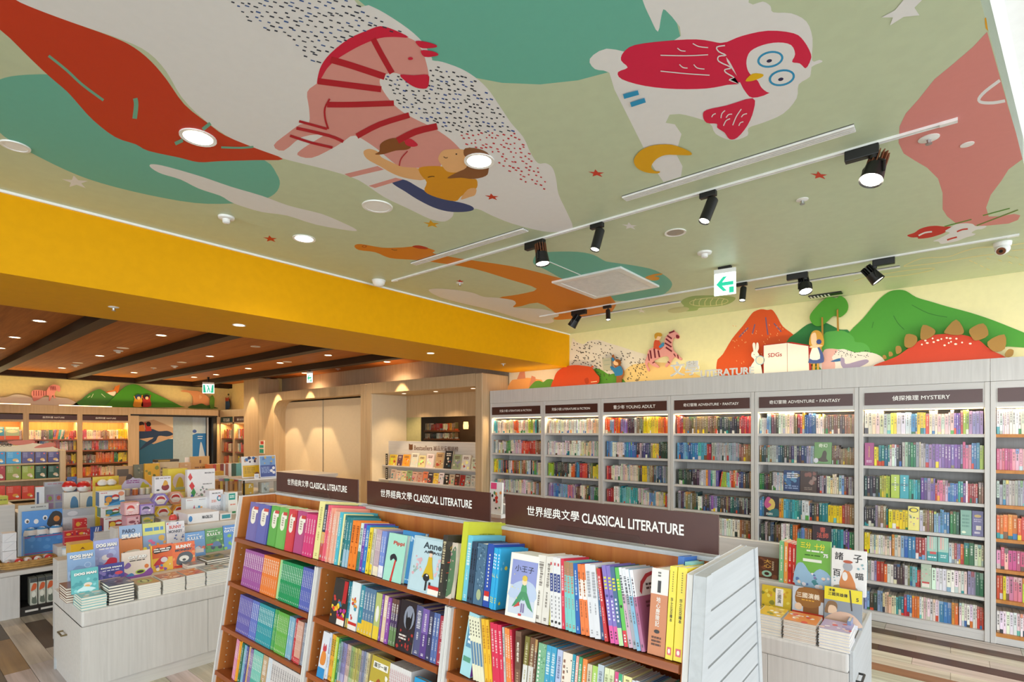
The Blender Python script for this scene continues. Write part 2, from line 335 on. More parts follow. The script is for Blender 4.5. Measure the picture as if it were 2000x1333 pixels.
P.p([(875, 822), (950, 825), (1010, 860), (1005, 940), (990, 975), (920, 992), (850, 985), (775, 988), (830, 955), (880, 930), (890, 880), (868, 860)], '8c5a34', 2)
P.p([(375, 855), (400, 838), (405, 800), (440, 775), (490, 765), (540, 785), (575, 812), (550, 830), (490, 835), (420, 855)], '8a5026', 2)
P.p([(540, 772), (575, 770), (612, 800), (600, 812), (570, 812), (545, 800)], CRIM, 2)
P.p(ell(826, 854, 5, 4), '3a2a20', 2, False); P.st([(755, 868), (768, 876), (778, 872)], 1.5, '5a3a28', 2); P.st([(668, 983), (690, 978), (705, 979)], 1.5, '5a3a18', 2)
P.build('girl_print', ceiling)
# owl in a white cloud
P = cprint()
P.p([(1190, 142), (1200, 175), (1215, 205), (1235, 245), (1255, 285), (1275, 325), (1296, 356), (1330, 345), (1333, 325), (1320, 300), (1331, 262), (1318, 243), (1300, 240), (1308, 224), (1340, 222), (1400, 215), (1400, 180), (1300, 150)], WHT, sm=False)
P.p([(1152, 115), (1185, 95), (1245, 102), (1330, 70), (1300, 20), (1292, 30), (1285, 62), (1270, 35), (1255, 0), (1240, -60), (1450, -60), (1462, 5), (1490, 3), (1505, 12), (1510, 24), (1545, 26), (1575, 42), (1587, 75), (1586, 118), (1600, 117), (1606, 121), (1585, 131), (1582, 150), (1560, 165), (1556, 192), (1530, 222), (1490, 240), (1462, 250), (1460, 265), (1430, 274), (1398, 262), (1385, 240), (1340, 225), (1290, 215), (1230, 180), (1190, 142), (1162, 135)], WHT)
RDB = 'd81e48'
P.p([(1218, 102), (1240, 88), (1300, 80), (1360, 77), (1400, 83), (1416, 89), (1420, 120), (1445, 160), (1420, 166), (1380, 173), (1320, 174), (1260, 168), (1215, 155), (1207, 141), (1226, 132), (1213, 118)], RDB)
P.p([(1400, 88), (1420, 82), (1450, 70), (1500, 60), (1550, 65), (1570, 80), (1584, 106), (1582, 120), (1574, 133), (1540, 150), (1504, 181), (1470, 191), (1455, 178), (1445, 160), (1425, 120)], RDB)
P.p([(1458, 118), (1466, 100), (1490, 88), (1520, 83), (1545, 88), (1553, 106), (1547, 121), (1562, 124), (1574, 134), (1582, 122), (1584, 140), (1570, 155), (1556, 163), (1540, 180), (1505, 182), (1488, 172), (1480, 158), (1468, 148), (1460, 136)], WHT)
for cx, cy in ((1504.5, 116), (1527, 152)):
    P.p(ell(cx, cy, 26, 16, -12, 24), '2f96c6', 0, False); P.p(ell(cx, cy, 21.5, 12, -12, 24), WHT, 0, False); P.p(ell(cx - 2, cy + 3, 5.5, 3.2, -15, 12), '2a2850', 0, False)
P.p([(1456, 158), (1470, 144), (1490, 145), (1488, 151), (1470, 158)], 'e8b80c')
P.p([(1373, 226), (1380, 215), (1420, 206), (1470, 192), (1472, 215), (1460, 245), (1440, 269), (1425, 272), (1415, 259), (1401, 250), (1400, 242), (1380, 240)], RDB)
P.st([(1416, 89), (1400, 92), (1404, 101), (1418, 108), (1404, 110), (1404, 120), (1428, 132), (1416, 136), (1418, 142), (1434, 152), (1424, 156), (1444, 163)], 2.5, WHT)
for q in ([(1353, 85), (1365, 91), (1383, 93)], [(1323, 94), (1330, 99), (1339, 100)], [(1290, 108), (1340, 109), (1383, 107)], [(1327, 126), (1334, 132), (1343, 133)], [(1355, 126), (1362, 133), (1376, 135)], [(1290, 139), (1340, 144), (1386, 147)],
          [(1390, 229), (1393, 224), (1398, 222)], [(1408, 231), (1410, 222), (1416, 216)], [(1418, 230), (1423, 224), (1430, 223)], [(1413, 246), (1418, 236), (1426, 232)], [(1431, 245), (1438, 228), (1448, 213)], [(1443, 246), (1446, 240), (1452, 238)], [(1448, 229), (1452, 224), (1459, 222)]): P.st(q, 2, WHT)
P.st([(1218, 189), (1247, 181)], 9, '2c98c8'); P.st([(1232, 205), (1260, 196)], 9, '2c98c8')
P.p([(1238, 312), (1252, 294), (1277, 284), (1312, 283), (1345, 295), (1350, 303), (1325, 303), (1300, 303), (1282, 311), (1272, 325), (1278, 334), (1289, 335), (1284, 339), (1262, 337), (1244, 328)], 'e2a90f')
P.build('owl_and_moon_print', ceiling)
# pink long-necked dinosaur by the window
P = cprint()
P.p([(1928, 62), (1900, 92), (1864, 123), (1825, 155), (1794, 194), (1769, 222), (1757, 247), (1755, 279), (1765, 300), (1787, 314), (1811, 328), (1832, 349), (1841, 377), (1841, 409), (1850, 423), (1868, 437), (1892, 442), (1928, 441), (1970, 437), (1988, 430), (1993, 421), (1981, 418), (1952, 423), (1931, 423), (1926, 406), (1935, 381), (1956, 353), (1970, 331), (1997, 311)] + [(1985, 262), (1968, 205), (1950, 140), (1936, 90)], 'd98a84', sm=False)
P.st([(1953, 157), (1925, 178), (1912, 193), (1917, 200), (1940, 201), (1963, 197)], 6, WHT)
P.p([(1923, 36), (1926, 34), (1930, 61), (1925, 55)], 'e0a014', sm=False)
P.build('pink_dinosaur_print', ceiling)
P = cprint()
P.p([(700, 1135), (770, 1110), (820, 1075), (900, 1050), (980, 1043), (1050, 1050), (1125, 1052), (1090, 1080), (1060, 1110), (980, 1140), (900, 1160), (810, 1168), (800, 1155), (740, 1155)], 'c82824', 8)
P.p([(1065, 1095), (1110, 1065), (1170, 1030), (1260, 1018), (1330, 1025), (1365, 1048), (1440, 1042), (1465, 1050), (1420, 1075), (1370, 1080), (1320, 1110), (1360, 1120), (1330, 1140), (1270, 1155), (1180, 1190), (1060, 1215), (1020, 1215), (1000, 1195), (950, 1192), (1000, 1170), (1060, 1140), (1110, 1110)], WHT, 8)
for q in ([(1180, 1100), (1230, 1080), (1285, 1073)], [(1085, 1180), (1130, 1165), (1180, 1152)]): P.st(q, 3, 'c82824', 8)
P.st([(810, 1138), (870, 1110), (940, 1100)], 3, WHT, 8); P.st([(1060, 1050), (1320, 982)], 2, '5a9030', 8); P.st([(1430, 945), (1690, 875)], 2, '5a9030', 8); P.st([(1370, 1042), (1770, 890)], 2, '6a8a30', 8)
P.build('flower_print', ceiling)
# giraffe, tree, clouds, turtle near the wall
P = cprint()
P.p([(1535, 195), (1560, 160), (1640, 148), (1780, 148), (1870, 165), (1925, 195), (1960, 205), (2100, 225), (2210, 250), (2290, 300), (2300, 345), (2230, 395), (2060, 420), (1900, 400), (1700, 300), (1600, 245), (1545, 220)], TEAL, 5)
P.p([(545, 115), (580, 105), (700, 125), (800, 124), (850, 120), (900, 116), (945, 125), (992, 142), (985, 157), (1130, 185), (1400, 225), (1550, 258), (1700, 298), (1900, 345), (1985, 420), (1990, 450), (1940, 495), (1740, 520), (1650, 522), (1660, 490), (1560, 430), (1430, 455), (1345, 405), (1450, 385), (1555, 353), (1400, 300), (1200, 240), (1000, 208), (930, 197), (850, 191), (740, 182), (660, 150), (570, 138)], ORG, 5)
P.p(ell(600, 118, 14, 7), 'b85a14', 5, False); P.p(ell(600, 118, 7, 3.5), ORG, 5, False); P.p([(865, 118), (900, 112), (950, 125), (945, 133), (900, 130)], 'c0341c', 5); P.st([(750, 133), (765, 139), (782, 138)], 1, '6a3a10', 5)
P.p([(955, 362), (1000, 352), (1100, 358), (1200, 375), (1260, 397), (1330, 402), (1420, 415), (1440, 435), (1425, 455), (1500, 460), (1600, 468), (1672, 492), (1670, 508), (1640, 515), (1650, 535), (1600, 546), (1500, 530), (1300, 470), (1150, 435), (1020, 400)], WHT, 5)
P.p(ell(2340, 470, 60, 16, -6), SAGE, 5, False)
P.p([(1120, 365), (1180, 345), (1235, 340), (1230, 350), (1180, 360), (1215, 368), (1210, 385), (1170, 390), (1130, 378)], 'e29a2c', 6)
P.build('giraffe_print', ceiling)
P = cprint()
P.p([(1370, 545), (1390, 520), (1450, 500), (1540, 495), (1620, 495), (1740, 505), (1745, 530), (1690, 560), (1600, 575), (1500, 582), (1480, 600), (1400, 608), (1330, 607), (1302, 598), (1330, 582), (1390, 572)], '8fae6c', 6)
P.p(stroke(smooth(ell(1565, 541, 136, 28, -3, 24), 1) + [ell(1565, 541, 136, 28, -3, 24)[0]], 3), 'dfe0b0', 6, False)
for x in (1460, 1500, 1540, 1580, 1620, 1660): P.st([(x + 14, 517), (x - 3, 540), (x - 2, 566)], 1.1, 'dfe0b0', 6)
P.build('turtle_print', ceiling)
P = cprint()
for cx, cy, r, c in ((148, 356, 26, WHT), (528, 467, 14, RED), (843, 438, 16, 'dda414'), (961, 385, 14, RED), (1165, 339, 16, 'd0402a'), (1230, 442, 15, WHT), (1600, 343, 17, 'd0402a'), (1253, 608, 9, WHT), (899, 550, 8, RED)): P.p(star(cx, cy, r, 8), c, 0, False)
P.p([(1722, 34), (1748, 20), (1768, -4), (1803, -2), (1786, 15), (1796, 30), (1765, 33), (1738, 50), (1744, 34)], WHT, sm=False)
for q in ([(1530, 700), (1640, 650), (1700, 620)],): pass
P.build('star_print', ceiling)
P = cprint()
for q, w in (([(1765, 520), (1800, 505), (1850, 502), (1880, 492), (1910, 484), (1942, 483)], 1.6), ([(1765, 521), (1830, 514), (1900, 502), (1941, 497)], 1.6), ([(1975, 479), (2003, 475)], 1.6), ([(1976, 490), (2003, 487)], 1.6), ([(1668, 549), (1700, 541), (1760, 530), (1818, 524), (1820, 528), (1770, 538), (1710, 543)], 1.4)): P.st(q, w, 'e6dfa6')
for x, y in ((1896, 510), (1905, 514), (1917, 520), (1929, 526), (1930, 505), (1953, 509), (1973, 513), (1993, 517), (1972, 501), (1985, 503)): P.st([(x - 3, y - 1.2), (x + 4, y + 1.8)], 1.6, 'e6dfa6')
P.build('cloud_outline_print', ceiling)
# rain dashes on the hill
def inside(p, poly):
    c = False; j = len(poly) - 1
    for i in range(len(poly)):
        if (poly[i][1] > p[1]) != (poly[j][1] > p[1]) and p[0] < (poly[j][0] - poly[i][0]) * (p[1] - poly[i][1]) / (poly[j][1] - poly[i][1]) + poly[i][0]: c = not c
        j = i
    return c
P = cprint(); P.off += .0002
A1 = [(430, -5), (690, 0), (760, 45), (800, 75), (735, 52), (680, 78), (640, 105), (615, 135), (590, 110), (560, 75), (490, 45)]
A2 = zz(2, [(440, 410), (520, 420), (600, 490), (680, 470), (680, 380), (740, 370), (830, 395), (930, 450), (1010, 530), (1070, 620), (1150, 730), (800, 740), (690, 690), (560, 620), (470, 560), (420, 470)])
A3 = zz(2, [(800, 720), (1160, 740), (1230, 840), (1320, 960), (1330, 1060), (1200, 1010), (1050, 900), (1040, 860), (960, 830), (870, 830)])
for poly, cols, sx, sy, ln in ((A1, ['2b3446', '2b3446', '3f5f9a'], 17, 9.5, 8), (A2, ['28303e', '28303e', '3b5aa0'], 11, 9, 5.5), (A3, ['c8303c'], 11, 9, 4.5)):
    xs = [p[0] for p in poly]; ys = [p[1] for p in poly]; y = min(ys); row = 0
    while y < max(ys):
        x = min(xs) + (row % 2) * sx / 2
        while x < max(xs):
            q = (x + rnd.uniform(-4, 4), y + rnd.uniform(-3, 3))
            if inside(q, poly):
                l = ln * rnd.uniform(.6, 1.2); P.st([(q[0] - l / 2, q[1] - l * .16), (q[0] + l / 2, q[1] + l * .16)], rnd.uniform(2, 2.8), rnd.choice(cols)); P.n = 1
            x += sx
        y += sy; row += 1
o = P.build('rain_dash_print', ceiling); o['kind'] = 'stuff'

# ================================================================ MURAL WALL
def wprint(th=0, off=.0): return Print('y', WY, .0002, th, off)
P = wprint()
P.p([(1940, 540), (1400, 540), (1300, 560)], 'e9dc9c', 6, False)
P.mb = MB()
P.p([(600, 1200), (600, 822), (630, 820), (680, 838), (720, 815), (790, 808), (860, 830), (960, 860), (1050, 890), (1120, 910), (1180, 935), (1130, 990), (1100, 1100), (1050, 1200)], 'e8dccb', 6)
P.p([(160, 1300), (160, 1030), (330, 1022), (470, 1010), (620, 1000), (620, 1300)], 'e8d9bd', 6, False)
P.p([(920, 1140), (1000, 1000), (1080, 975), (1200, 965), (1330, 985), (1460, 1040), (1560, 1140)], 'eecb86', 6)
P.p([(120, 1290), (165, 1110), (220, 1085), (290, 1075), (360, 1085), (400, 1110), (420, 1290)], 'f0a860', 6)
P.p([(215, 1085), (235, 1035), (270, 1030), (275, 1080)], 'd88c6c', 6, False); P.p([(300, 1140), (318, 1060), (345, 1070), (350, 1130)], 'd88c6c', 6, False)
P.p([(300, 1180), (330, 1110), (370, 1095), (400, 1105), (430, 1085), (480, 1095), (520, 1180)], '5f9a3c', 6)
P.p([(740, 1140), (750, 1020), (800, 1015), (860, 1050), (900, 1045), (940, 1070), (975, 1100), (985, 1150)], '5c9a32', 6)
P.build('desert_print', wall_right)
P = wprint(); P.off = .008 * 0 + .003
for _ in range(330):
    x, y = rnd.uniform(1117, 1265), rnd.uniform(664, 745)
    if y > 668 + max(0, x - 1175) * .38 and not (x > 1190 and y > 705 and x < 1225):
        P.st([(x - 1, y - .8), (x + 1, y + .8)], 1.4, '4a4038'); P.n = 1
o = P.build('speckle_print', wall_right); o['kind'] = 'stuff'
P = wprint(0, .002)
P.p([(0, 895), (40, 840), (100, 740), (170, 655), (225, 580), (250, 560), (290, 548), (330, 553), (360, 552), (390, 590), (430, 660), (500, 715), (540, 780), (560, 895), (560, 1000), (60, 1000)], 'd95420', 7)
for q in ([(145, 730), (205, 668)], [(232, 708), (248, 645)], [(318, 600), (325, 660), (333, 715)], [(372, 640), (420, 695)]): P.st(q, 2.5, '7a5a78', 7)
for _ in range(40):
    x, y = rnd.uniform(90, 470), rnd.uniform(640, 900); P.st([(x, y), (x + 3, y + 8)], 1, 'efb070', 7); P.n = 6
P.build('volcano_print', wall_right)
P = wprint(0, .0045)
P.p([(455, 760), (520, 700), (570, 660), (610, 640), (680, 635), (720, 640), (800, 680), (870, 700), (900, 900), (455, 900)], '2f7a3e', 7)
P.p([(760, 850), (860, 700), (950, 610), (1040, 500), (1110, 440), (1170, 422), (1230, 428), (1300, 470), (1400, 500), (1500, 530), (1650, 570), (1800, 620), (2000, 700), (2100, 740), (2100, 800), (1800, 800), (1700, 950), (760, 950)], '4c9a35', 7)
P.p([(660, 900), (690, 720), (760, 690), (830, 690), (890, 730), (900, 760), (960, 770), (1000, 820), (1000, 950), (660, 950)], '58a64a', 7)
P.p([(690, 950), (700, 830), (740, 805), (790, 810), (830, 808), (900, 830), (960, 825), (1040, 840), (1090, 880), (1100, 960)], 'ece4dc', 7)
P.p([(690, 960), (690, 830), (730, 805), (790, 815), (750, 860), (770, 900), (760, 960)], 'e8b4ac', 7)
for q in ([(1270, 520), (1380, 575), (1500, 600)], [(1150, 590), (1180, 640), (1220, 680)], [(1020, 630), (1010, 670)]): P.st(q, 1, '2f6a2a', 7)
for _ in range(46):
    x, y = rnd.uniform(760, 1010), rnd.uniform(815, 860); P.st([(x, y), (x + 6, y + 2)], 1.2, '40404a', 7); P.n = 9
P.p([(740, 890), (780, 872), (806, 868), (806, 886)], '3a6aa0', 7); P.p([(805, 865), (830, 870), (840, 905), (920, 885), (975, 875), (985, 895), (900, 935), (820, 930)], 'a898b8', 7)
P.build('green_mountain_print', wall_right)

# cut-out figures standing proud of the mural wall
def cut(name, label, off, z, polys, strokes=(), th=.015, cat='wall decoration', group=None):
    P = wprint(th, off); extra = []
    for i, (pts, c, sm) in enumerate(polys):
        P.p(pts, c, z, sm, solid=(i == 0) or None)
    for pts, w, c in strokes: P.st(pts, w, c, z)
    o = P.build(name, None, 'mural'); tag(o, label, cat, group); return o
cut('zebra_cutout', 'striped pink zebra cutout carrying a reading child above the LITERATURE letters', .03, 6, [
    ([(1120, 985), (1116, 960), (1130, 920), (1140, 880), (1175, 862), (1215, 872), (1250, 850), (1255, 800), (1280, 765), (1310, 745), (1318, 735), (1326, 748), (1345, 762), (1358, 785), (1352, 798), (1332, 800), (1318, 790), (1305, 830), (1315, 880), (1345, 910), (1375, 942), (1362, 950), (1325, 930), (1305, 950), (1290, 975), (1265, 1000), (1258, 985), (1285, 950), (1275, 925), (1240, 925), (1195, 945), (1175, 960), (1205, 985), (1215, 1000), (1200, 1003), (1160, 985), (1140, 965), (1132, 985), (1148, 1020), (1138, 1028)], 'e29a94', True),
    ([(1335, 772), (1352, 776), (1358, 788), (1350, 798), (1335, 792)], '7c2430', True),
    ([(1176, 875), (1180, 820), (1195, 805), (1215, 812), (1225, 835), (1245, 840), (1240, 862), (1215, 880), (1195, 870)], 'd05030', True),
    ([(1190, 806), (1185, 780), (1200, 770), (1220, 775), (1228, 795), (1215, 810)], 'f0c49c', True), ([(1184, 795), (1183, 770), (1200, 757), (1228, 760), (1236, 775), (1225, 785), (1205, 782), (1195, 800)], 'c8922c', True),
    ([(1212, 855), (1240, 825), (1252, 832), (1248, 852), (1222, 868)], '3f88b4', False)],
    [([(1152, 882), (1160, 940)], 3, '6e1c2c'), ([(1180, 870), (1188, 935)], 3, '6e1c2c'), ([(1208, 882), (1218, 930)], 3, '6e1c2c'), ([(1262, 800), (1300, 830)], 3, '6e1c2c'), ([(1272, 778), (1304, 800)], 3, '6e1c2c'), ([(1256, 830), (1302, 858)], 3, '6e1c2c'), ([(1262, 860), (1305, 890)], 3, '6e1c2c'), ([(1138, 905), (1146, 955)], 2, '6e1c2c'), ([(1318, 905), (1330, 925)], 2, '6e1c2c'), ([(1345, 912), (1350, 940)], 2, '6e1c2c'), ([(1285, 760), (1322, 745)], 3, '6e1c2c'), ([(1168, 972), (1185, 962)], 2, '6e1c2c'), ([(1275, 960), (1290, 972)], 2, '6e1c2c')])
cut('bear_cutout', 'round red bear cutout above the left literature bookcase', .05, 6, [
    ([(475, 1160), (476, 1080), (500, 1030), (550, 998), (620, 985), (700, 992), (735, 1000), (760, 1030), (775, 1050), (792, 1070), (790, 1105), (775, 1120), (780, 1160)], 'c6461f', True), (ell(745, 996, 9, 7), 'c6461f', False), ([(690, 1085), (715, 1075), (720, 1110), (700, 1118)], 'a83616', True)], [([(735, 1105), (778, 1100)], 1.5, 'f0c8a0')], cat='wall decoration')
cut('boy_cutout', 'boy cutout in a blue shirt holding up a grey board', .04, 6, [
    ([(912, 1160), (915, 1070), (900, 1040), (872, 1005), (878, 992), (905, 1005), (890, 970), (880, 935), (892, 910), (902, 940), (915, 955), (930, 945), (945, 965), (940, 985), (958, 1010), (965, 1050), (950, 1090), (948, 1160)], '9a5a30', True),
    ([(905, 1060), (900, 1040), (872, 1005), (878, 992), (905, 1005), (938, 990), (958, 1015), (958, 1050), (935, 1060)], '2f78a8', True), ([(880, 950), (884, 932), (895, 935), (905, 955), (895, 962)], '2f78a8', True), (ell(915, 968, 22, 20), 'f0c090', False), ([(905, 955), (925, 943), (943, 958), (942, 985), (930, 990), (925, 968)], '8a5020', True)])
cut('board_cutout', 'small grey board cutout raised by the boy', .03, 6, [([(815, 940), (876, 932), (878, 1020), (822, 1024)], 'b8b49c', False)], [([(828, 955), (868, 950)], 1, '94a090'), ([(828, 985), (868, 980)], 1, '94a090')])
cut('book_cutout', 'open white book cutout lettered SDGs beside the white rabbit', .05, 7, [
    ([(300, 985), (300, 780), (456, 764), (490, 762), (600, 782), (615, 800), (615, 975)], 'b02c24', False), ([(306, 985), (306, 785), (456, 768), (458, 980)], 'f0eadf', False), ([(460, 980), (460, 768), (596, 788), (602, 975)], 'f0eadf', False)],
    [([(458, 768), (460, 980)], 1, 'c8a090')])
P = wprint(0, 0); P.mb.text('SDGs', P.pt(zz(7, [(378, 845)])[0], .0672), (1, 0, 0), (0, 0, 1), w=.135, col='b02c24', bold=.01)
bk = [o for o in COL.objects if o.name == 'book_cutout'][0]; P.build('lettering', bk)
cut('rabbit_cutout', 'white rabbit cutout with a round magnifying glass', .05, 7, [
    ([(215, 985), (222, 920), (245, 880), (225, 855), (228, 830), (238, 820), (232, 780), (240, 765), (250, 775), (252, 815), (258, 770), (268, 768), (272, 800), (264, 825), (275, 845), (262, 872), (285, 910), (290, 985)], 'f2ece2', True), (ell(281, 880, 30, 31), '88b4c8', False), (ell(281, 880, 25, 26), 'dcd8c4', False)], [([(240, 842), (246, 846)], 1, '705048'), ([(252, 856), (260, 858)], 1, 'c07870')])
cut('girl_cutout', 'long-haired girl cutout in a blue dress with white apron', .06, 7, [
    ([(608, 900), (615, 800), (600, 775), (612, 710), (640, 685), (675, 695), (695, 740), (695, 780), (680, 800), (690, 840), (698, 870), (690, 895), (665, 900), (668, 980), (655, 980), (650, 905), (640, 905), (638, 980), (624, 980), (624, 905)], 'cf9a3c', True),
    ([(598, 885), (625, 795), (660, 790), (688, 830), (698, 875), (690, 895), (640, 902), (600, 898)], '4a5a94', True), ([(605, 870), (625, 795), (652, 792), (672, 870)], 'f0ece2', True), ([(615, 770), (615, 715), (640, 700), (650, 730), (648, 775), (630, 785)], 'f2cba4', True), (ell(665, 760, 17, 16), '3f4f8a', False), ([(600, 795), (645, 778), (690, 785), (640, 800)], 'f2cba4', True)])
cut('stegosaurus_cutout', 'broad red stegosaurus back cutout with white specks', .05, 7, [
    ([(1010, 930), (1040, 905), (1110, 880), (1180, 850), (1250, 800), (1330, 745), (1400, 718), (1500, 708), (1600, 715), (1700, 745), (1780, 810), (1880, 860), (1900, 905), (1900, 950), (1030, 975)], 'bf3e26', True)] + [(ell(x, y, 6 + (i % 3) * 2, 6, 0, 8), 'eedcd2', False) for i, (x, y) in enumerate(((1335, 778), (1358, 752), (1370, 768), (1405, 738), (1412, 762), (1440, 750), (1462, 742), (1497, 735), (1520, 738), (1525, 760), (1560, 740), (1555, 775), (1597, 765), (1483, 783), (1650, 772), (1510, 768)))])
for i, pts in enumerate(([(1085, 872), (1080, 850), (1098, 848), (1105, 868)], [(1122, 855), (1120, 826), (1140, 828), (1146, 848)], [(1170, 838), (1165, 792), (1195, 790), (1202, 825)], [(1222, 785), (1232, 712), (1298, 722), (1300, 765), (1260, 798)], [(1325, 735), (1342, 650), (1418, 680), (1412, 715), (1360, 745)], [(1482, 690), (1558, 615), (1610, 690), (1575, 716), (1500, 708)], [(1645, 680), (1735, 640), (1768, 715), (1690, 752), (1660, 730)], [(1762, 760), (1872, 712), (1875, 805), (1800, 822)], [(1875, 840), (1900, 808), (1932, 815), (1925, 850), (1890, 860)])):
    cut('plate_cutout', 'brown stegosaurus plate cutout, %s along the red back' % ('first tiny one', 'second tiny one', 'small third one', 'upright fourth one', 'tall fifth one', 'tallest, at the crest', 'large one right of the crest', 'large one far down', 'last small one')[i], .075, 7, [(pts, '98743a', True)], group='plates of the stegosaurus')
tree = thing('tree_cutout', 'green two-crowned tree cutout with brown trunks below the dark vent', 'wall decoration', onY(1630, 645, WY - .06))
P = wprint(.015, .04); P.p([(608, 620), (610, 580), (650, 530), (690, 490), (730, 468), (780, 475), (800, 460), (835, 478), (855, 520), (845, 565), (800, 600), (760, 590), (720, 625), (680, 655), (640, 655)], '4f9a2e', 7); P.build('crown', tree)
for q in ([(681, 600), (691, 600), (694, 750), (682, 750)], [(780, 555), (790, 545), (795, 690), (783, 690)]):
    P = wprint(.01, .058); P.p(q, 'b08030', 7, False); P.build('trunk', tree)
lit = thing('raised_lettering', 'white raised letters reading LITERATURE with two Chinese characters on the bookcase top', 'lettering', (-2.3, 5.79, 2.29))
P = MB(); a, b = onY(1308, 722, 5.80), onY(1366, 722, 5.80); P.text('文學', (a + b) / 2 + Vector((0, 0, .012)), (1, 0, 0), (0, 0, 1), w=(b - a).x * .96, col='f4f1ea', bold=.03)
q = P; me = MB()
def extrude(mb, vec):
    n = len(mb.v); out = MB(); out.v = list(mb.v) + [p + Vector(vec) for p in mb.v]; edges = {}
    for f, c in zip(mb.f, mb.c):
        out.f.append(list(f)); out.c.append(c); out.f.append([i + n for i in f[::-1]]); out.c.append(c)
        for i in range(len(f)): e = (f[i], f[(i + 1) % len(f)]); edges[e] = c
    for (i, j), c in edges.items():
        if (j, i) not in edges: out.f.append([j, i, i + n, j + n]); out.c.append(c)
    return out
extrude(P, (0, .02, 0)).build('character', 'flat', lit)
P = MB(); a, b = onY(1367, 730, 5.80), onY(1473, 724, 5.80); P.text('LITERATURE', (a + b) / 2, (1, 0, 0), (0, 0, 1), w=(b - a).x * .98, h=.075, col='f4f1ea', bold=.02)
extrude(P, (0, .02, 0)).build('letter', 'flat', lit)
# ================================================================ CEILING FIXTURES
def disc_thing(name, label, cat, p, parts, group=None):
    t = thing(name, label, cat, p, group)
    for nm, prof, mat in parts: MB().lathe(p, prof, 24).build(nm, mat, t, True)
    return t
def downlight(px, py, z, r, label, on=True, e=18, col=NEUT, lens='lamp', group=None, ang=130):
    p = onZ(px, py, z)
    t = disc_thing('downlight', label, 'downlight', p, [('trim_ring', [(r * .78, .0), (r * .8, -.004), (r, -.006), (r, .0)], 'plastic'), ('lens', [(r * .8, -.0005), (r * .8, -.0035), (.001, -.0035)], lens if on else 'metal')], group)
    if on: spot('downlight_lamp', p - Vector((0, 0, .012)), (0, 0, -1), e, ang, .8, col, r * .8)
    return t
downlight(387, 268, CZ, .075, 'large lit downlight in the red leaf of the ceiling', e=26)
downlight(936, 314, CZ, .075, 'lit downlight over the resting girl of the ceiling', e=26)
downlight(594, 466, CZ, .075, 'small lit downlight nearest the top of the yellow beam', e=26)
downlight(1319, 454, CZ, .07, 'unlit round downlight with white ring between track and exit sign', False)
for (px, py), lb in (((737, 403), 'flat white round speaker panel beneath the blue pad of the mural'), ((30, 285), 'flat white round panel on the teal lake at the room corner')):
    p = onZ(px, py, CZ); k = 1 if px > 100 else .62; disc_thing('ceiling_speaker', lb, 'speaker', p, [('ring', [(.072 * k, 0), (.072 * k, -.006), (.088 * k, -.006), (.09 * k, 0)], 'plastic'), ('grille', [(.072 * k, 0), (.072 * k, -.004), (.001, -.005)], 'white')])
def detector(px, py, z, label, r=.045, cat='smoke detector', name='smoke_detector'):
    p = onZ(px, py, z); return disc_thing(name, label, cat, p, [('base', [(r * 1.05, 0), (r, -.012), (r * .8, -.016), (.001, -.016)], 'plastic'), ('sensor', [(r * .5, -.015), (r * .48, -.036), (r * .3, -.042), (.001, -.042)], 'plastic')])
detector(442, 424, CZ, 'small white detector on the ceiling above the yellow beam'); detector(1376, 493, CZ, 'white smoke detector beside the hanging exit sign', .05)
p = onZ(737, 549, CZ); disc_thing('dome_sensor', 'white dome sensor at the top edge of the yellow beam', 'sensor', p - Vector((-.02, 0, 0)), [('base', [(.06, 0), (.06, -.012), (.001, -.012)], 'plastic'), ('dome', [(.055, -.012), (.052, -.03), (.035, -.05), (.001, -.058)], 'plastic')])
def sprinkler(px, py, z, label, r=.032):
    p = onZ(px, py, z); return disc_thing('sprinkler', label, 'sprinkler', p, [('escutcheon', [(r, 0), (r, -.003), (r * .4, -.008), (.001, -.008)], 'plastic'), ('nozzle', [(.009, -.006), (.007, -.022), (.013, -.024), (.013, -.028), (.001, -.028)], 'metal')])
sprinkler(1814, 270, CZ, 'sprinkler with white rosette on the pink dinosaur of the ceiling', .04); sprinkler(1567, 390, CZ, 'sprinkler under the second red star of the ceiling'); sprinkler(898, 553, CZ, 'small sprinkler over the white cloud near the beam')
sprinkler(222, 600, BZ, 'sprinkler on the underside of the yellow beam, far end from mural'); sprinkler(983, 711, BZ, 'sprinkler on the underside of the yellow beam by the mural')
p = onZ(1889, 282, CZ); disc_thing('cover_plate', 'small blank white cover plate on the pink dinosaur', 'cover plate', p, [('plate', [(.026, 0), (.026, -.003), (.001, -.004)], 'plastic')])
downlight(467, 635, BZ, .05, 'lit downlight in the underside of the yellow beam, over tables', e=14, col=WARM, lens='lampwarm'); downlight(841, 690, BZ, .045, 'small downlight in the yellow beam underside nearest the niche', e=14, col=WARM, lens='lampwarm')
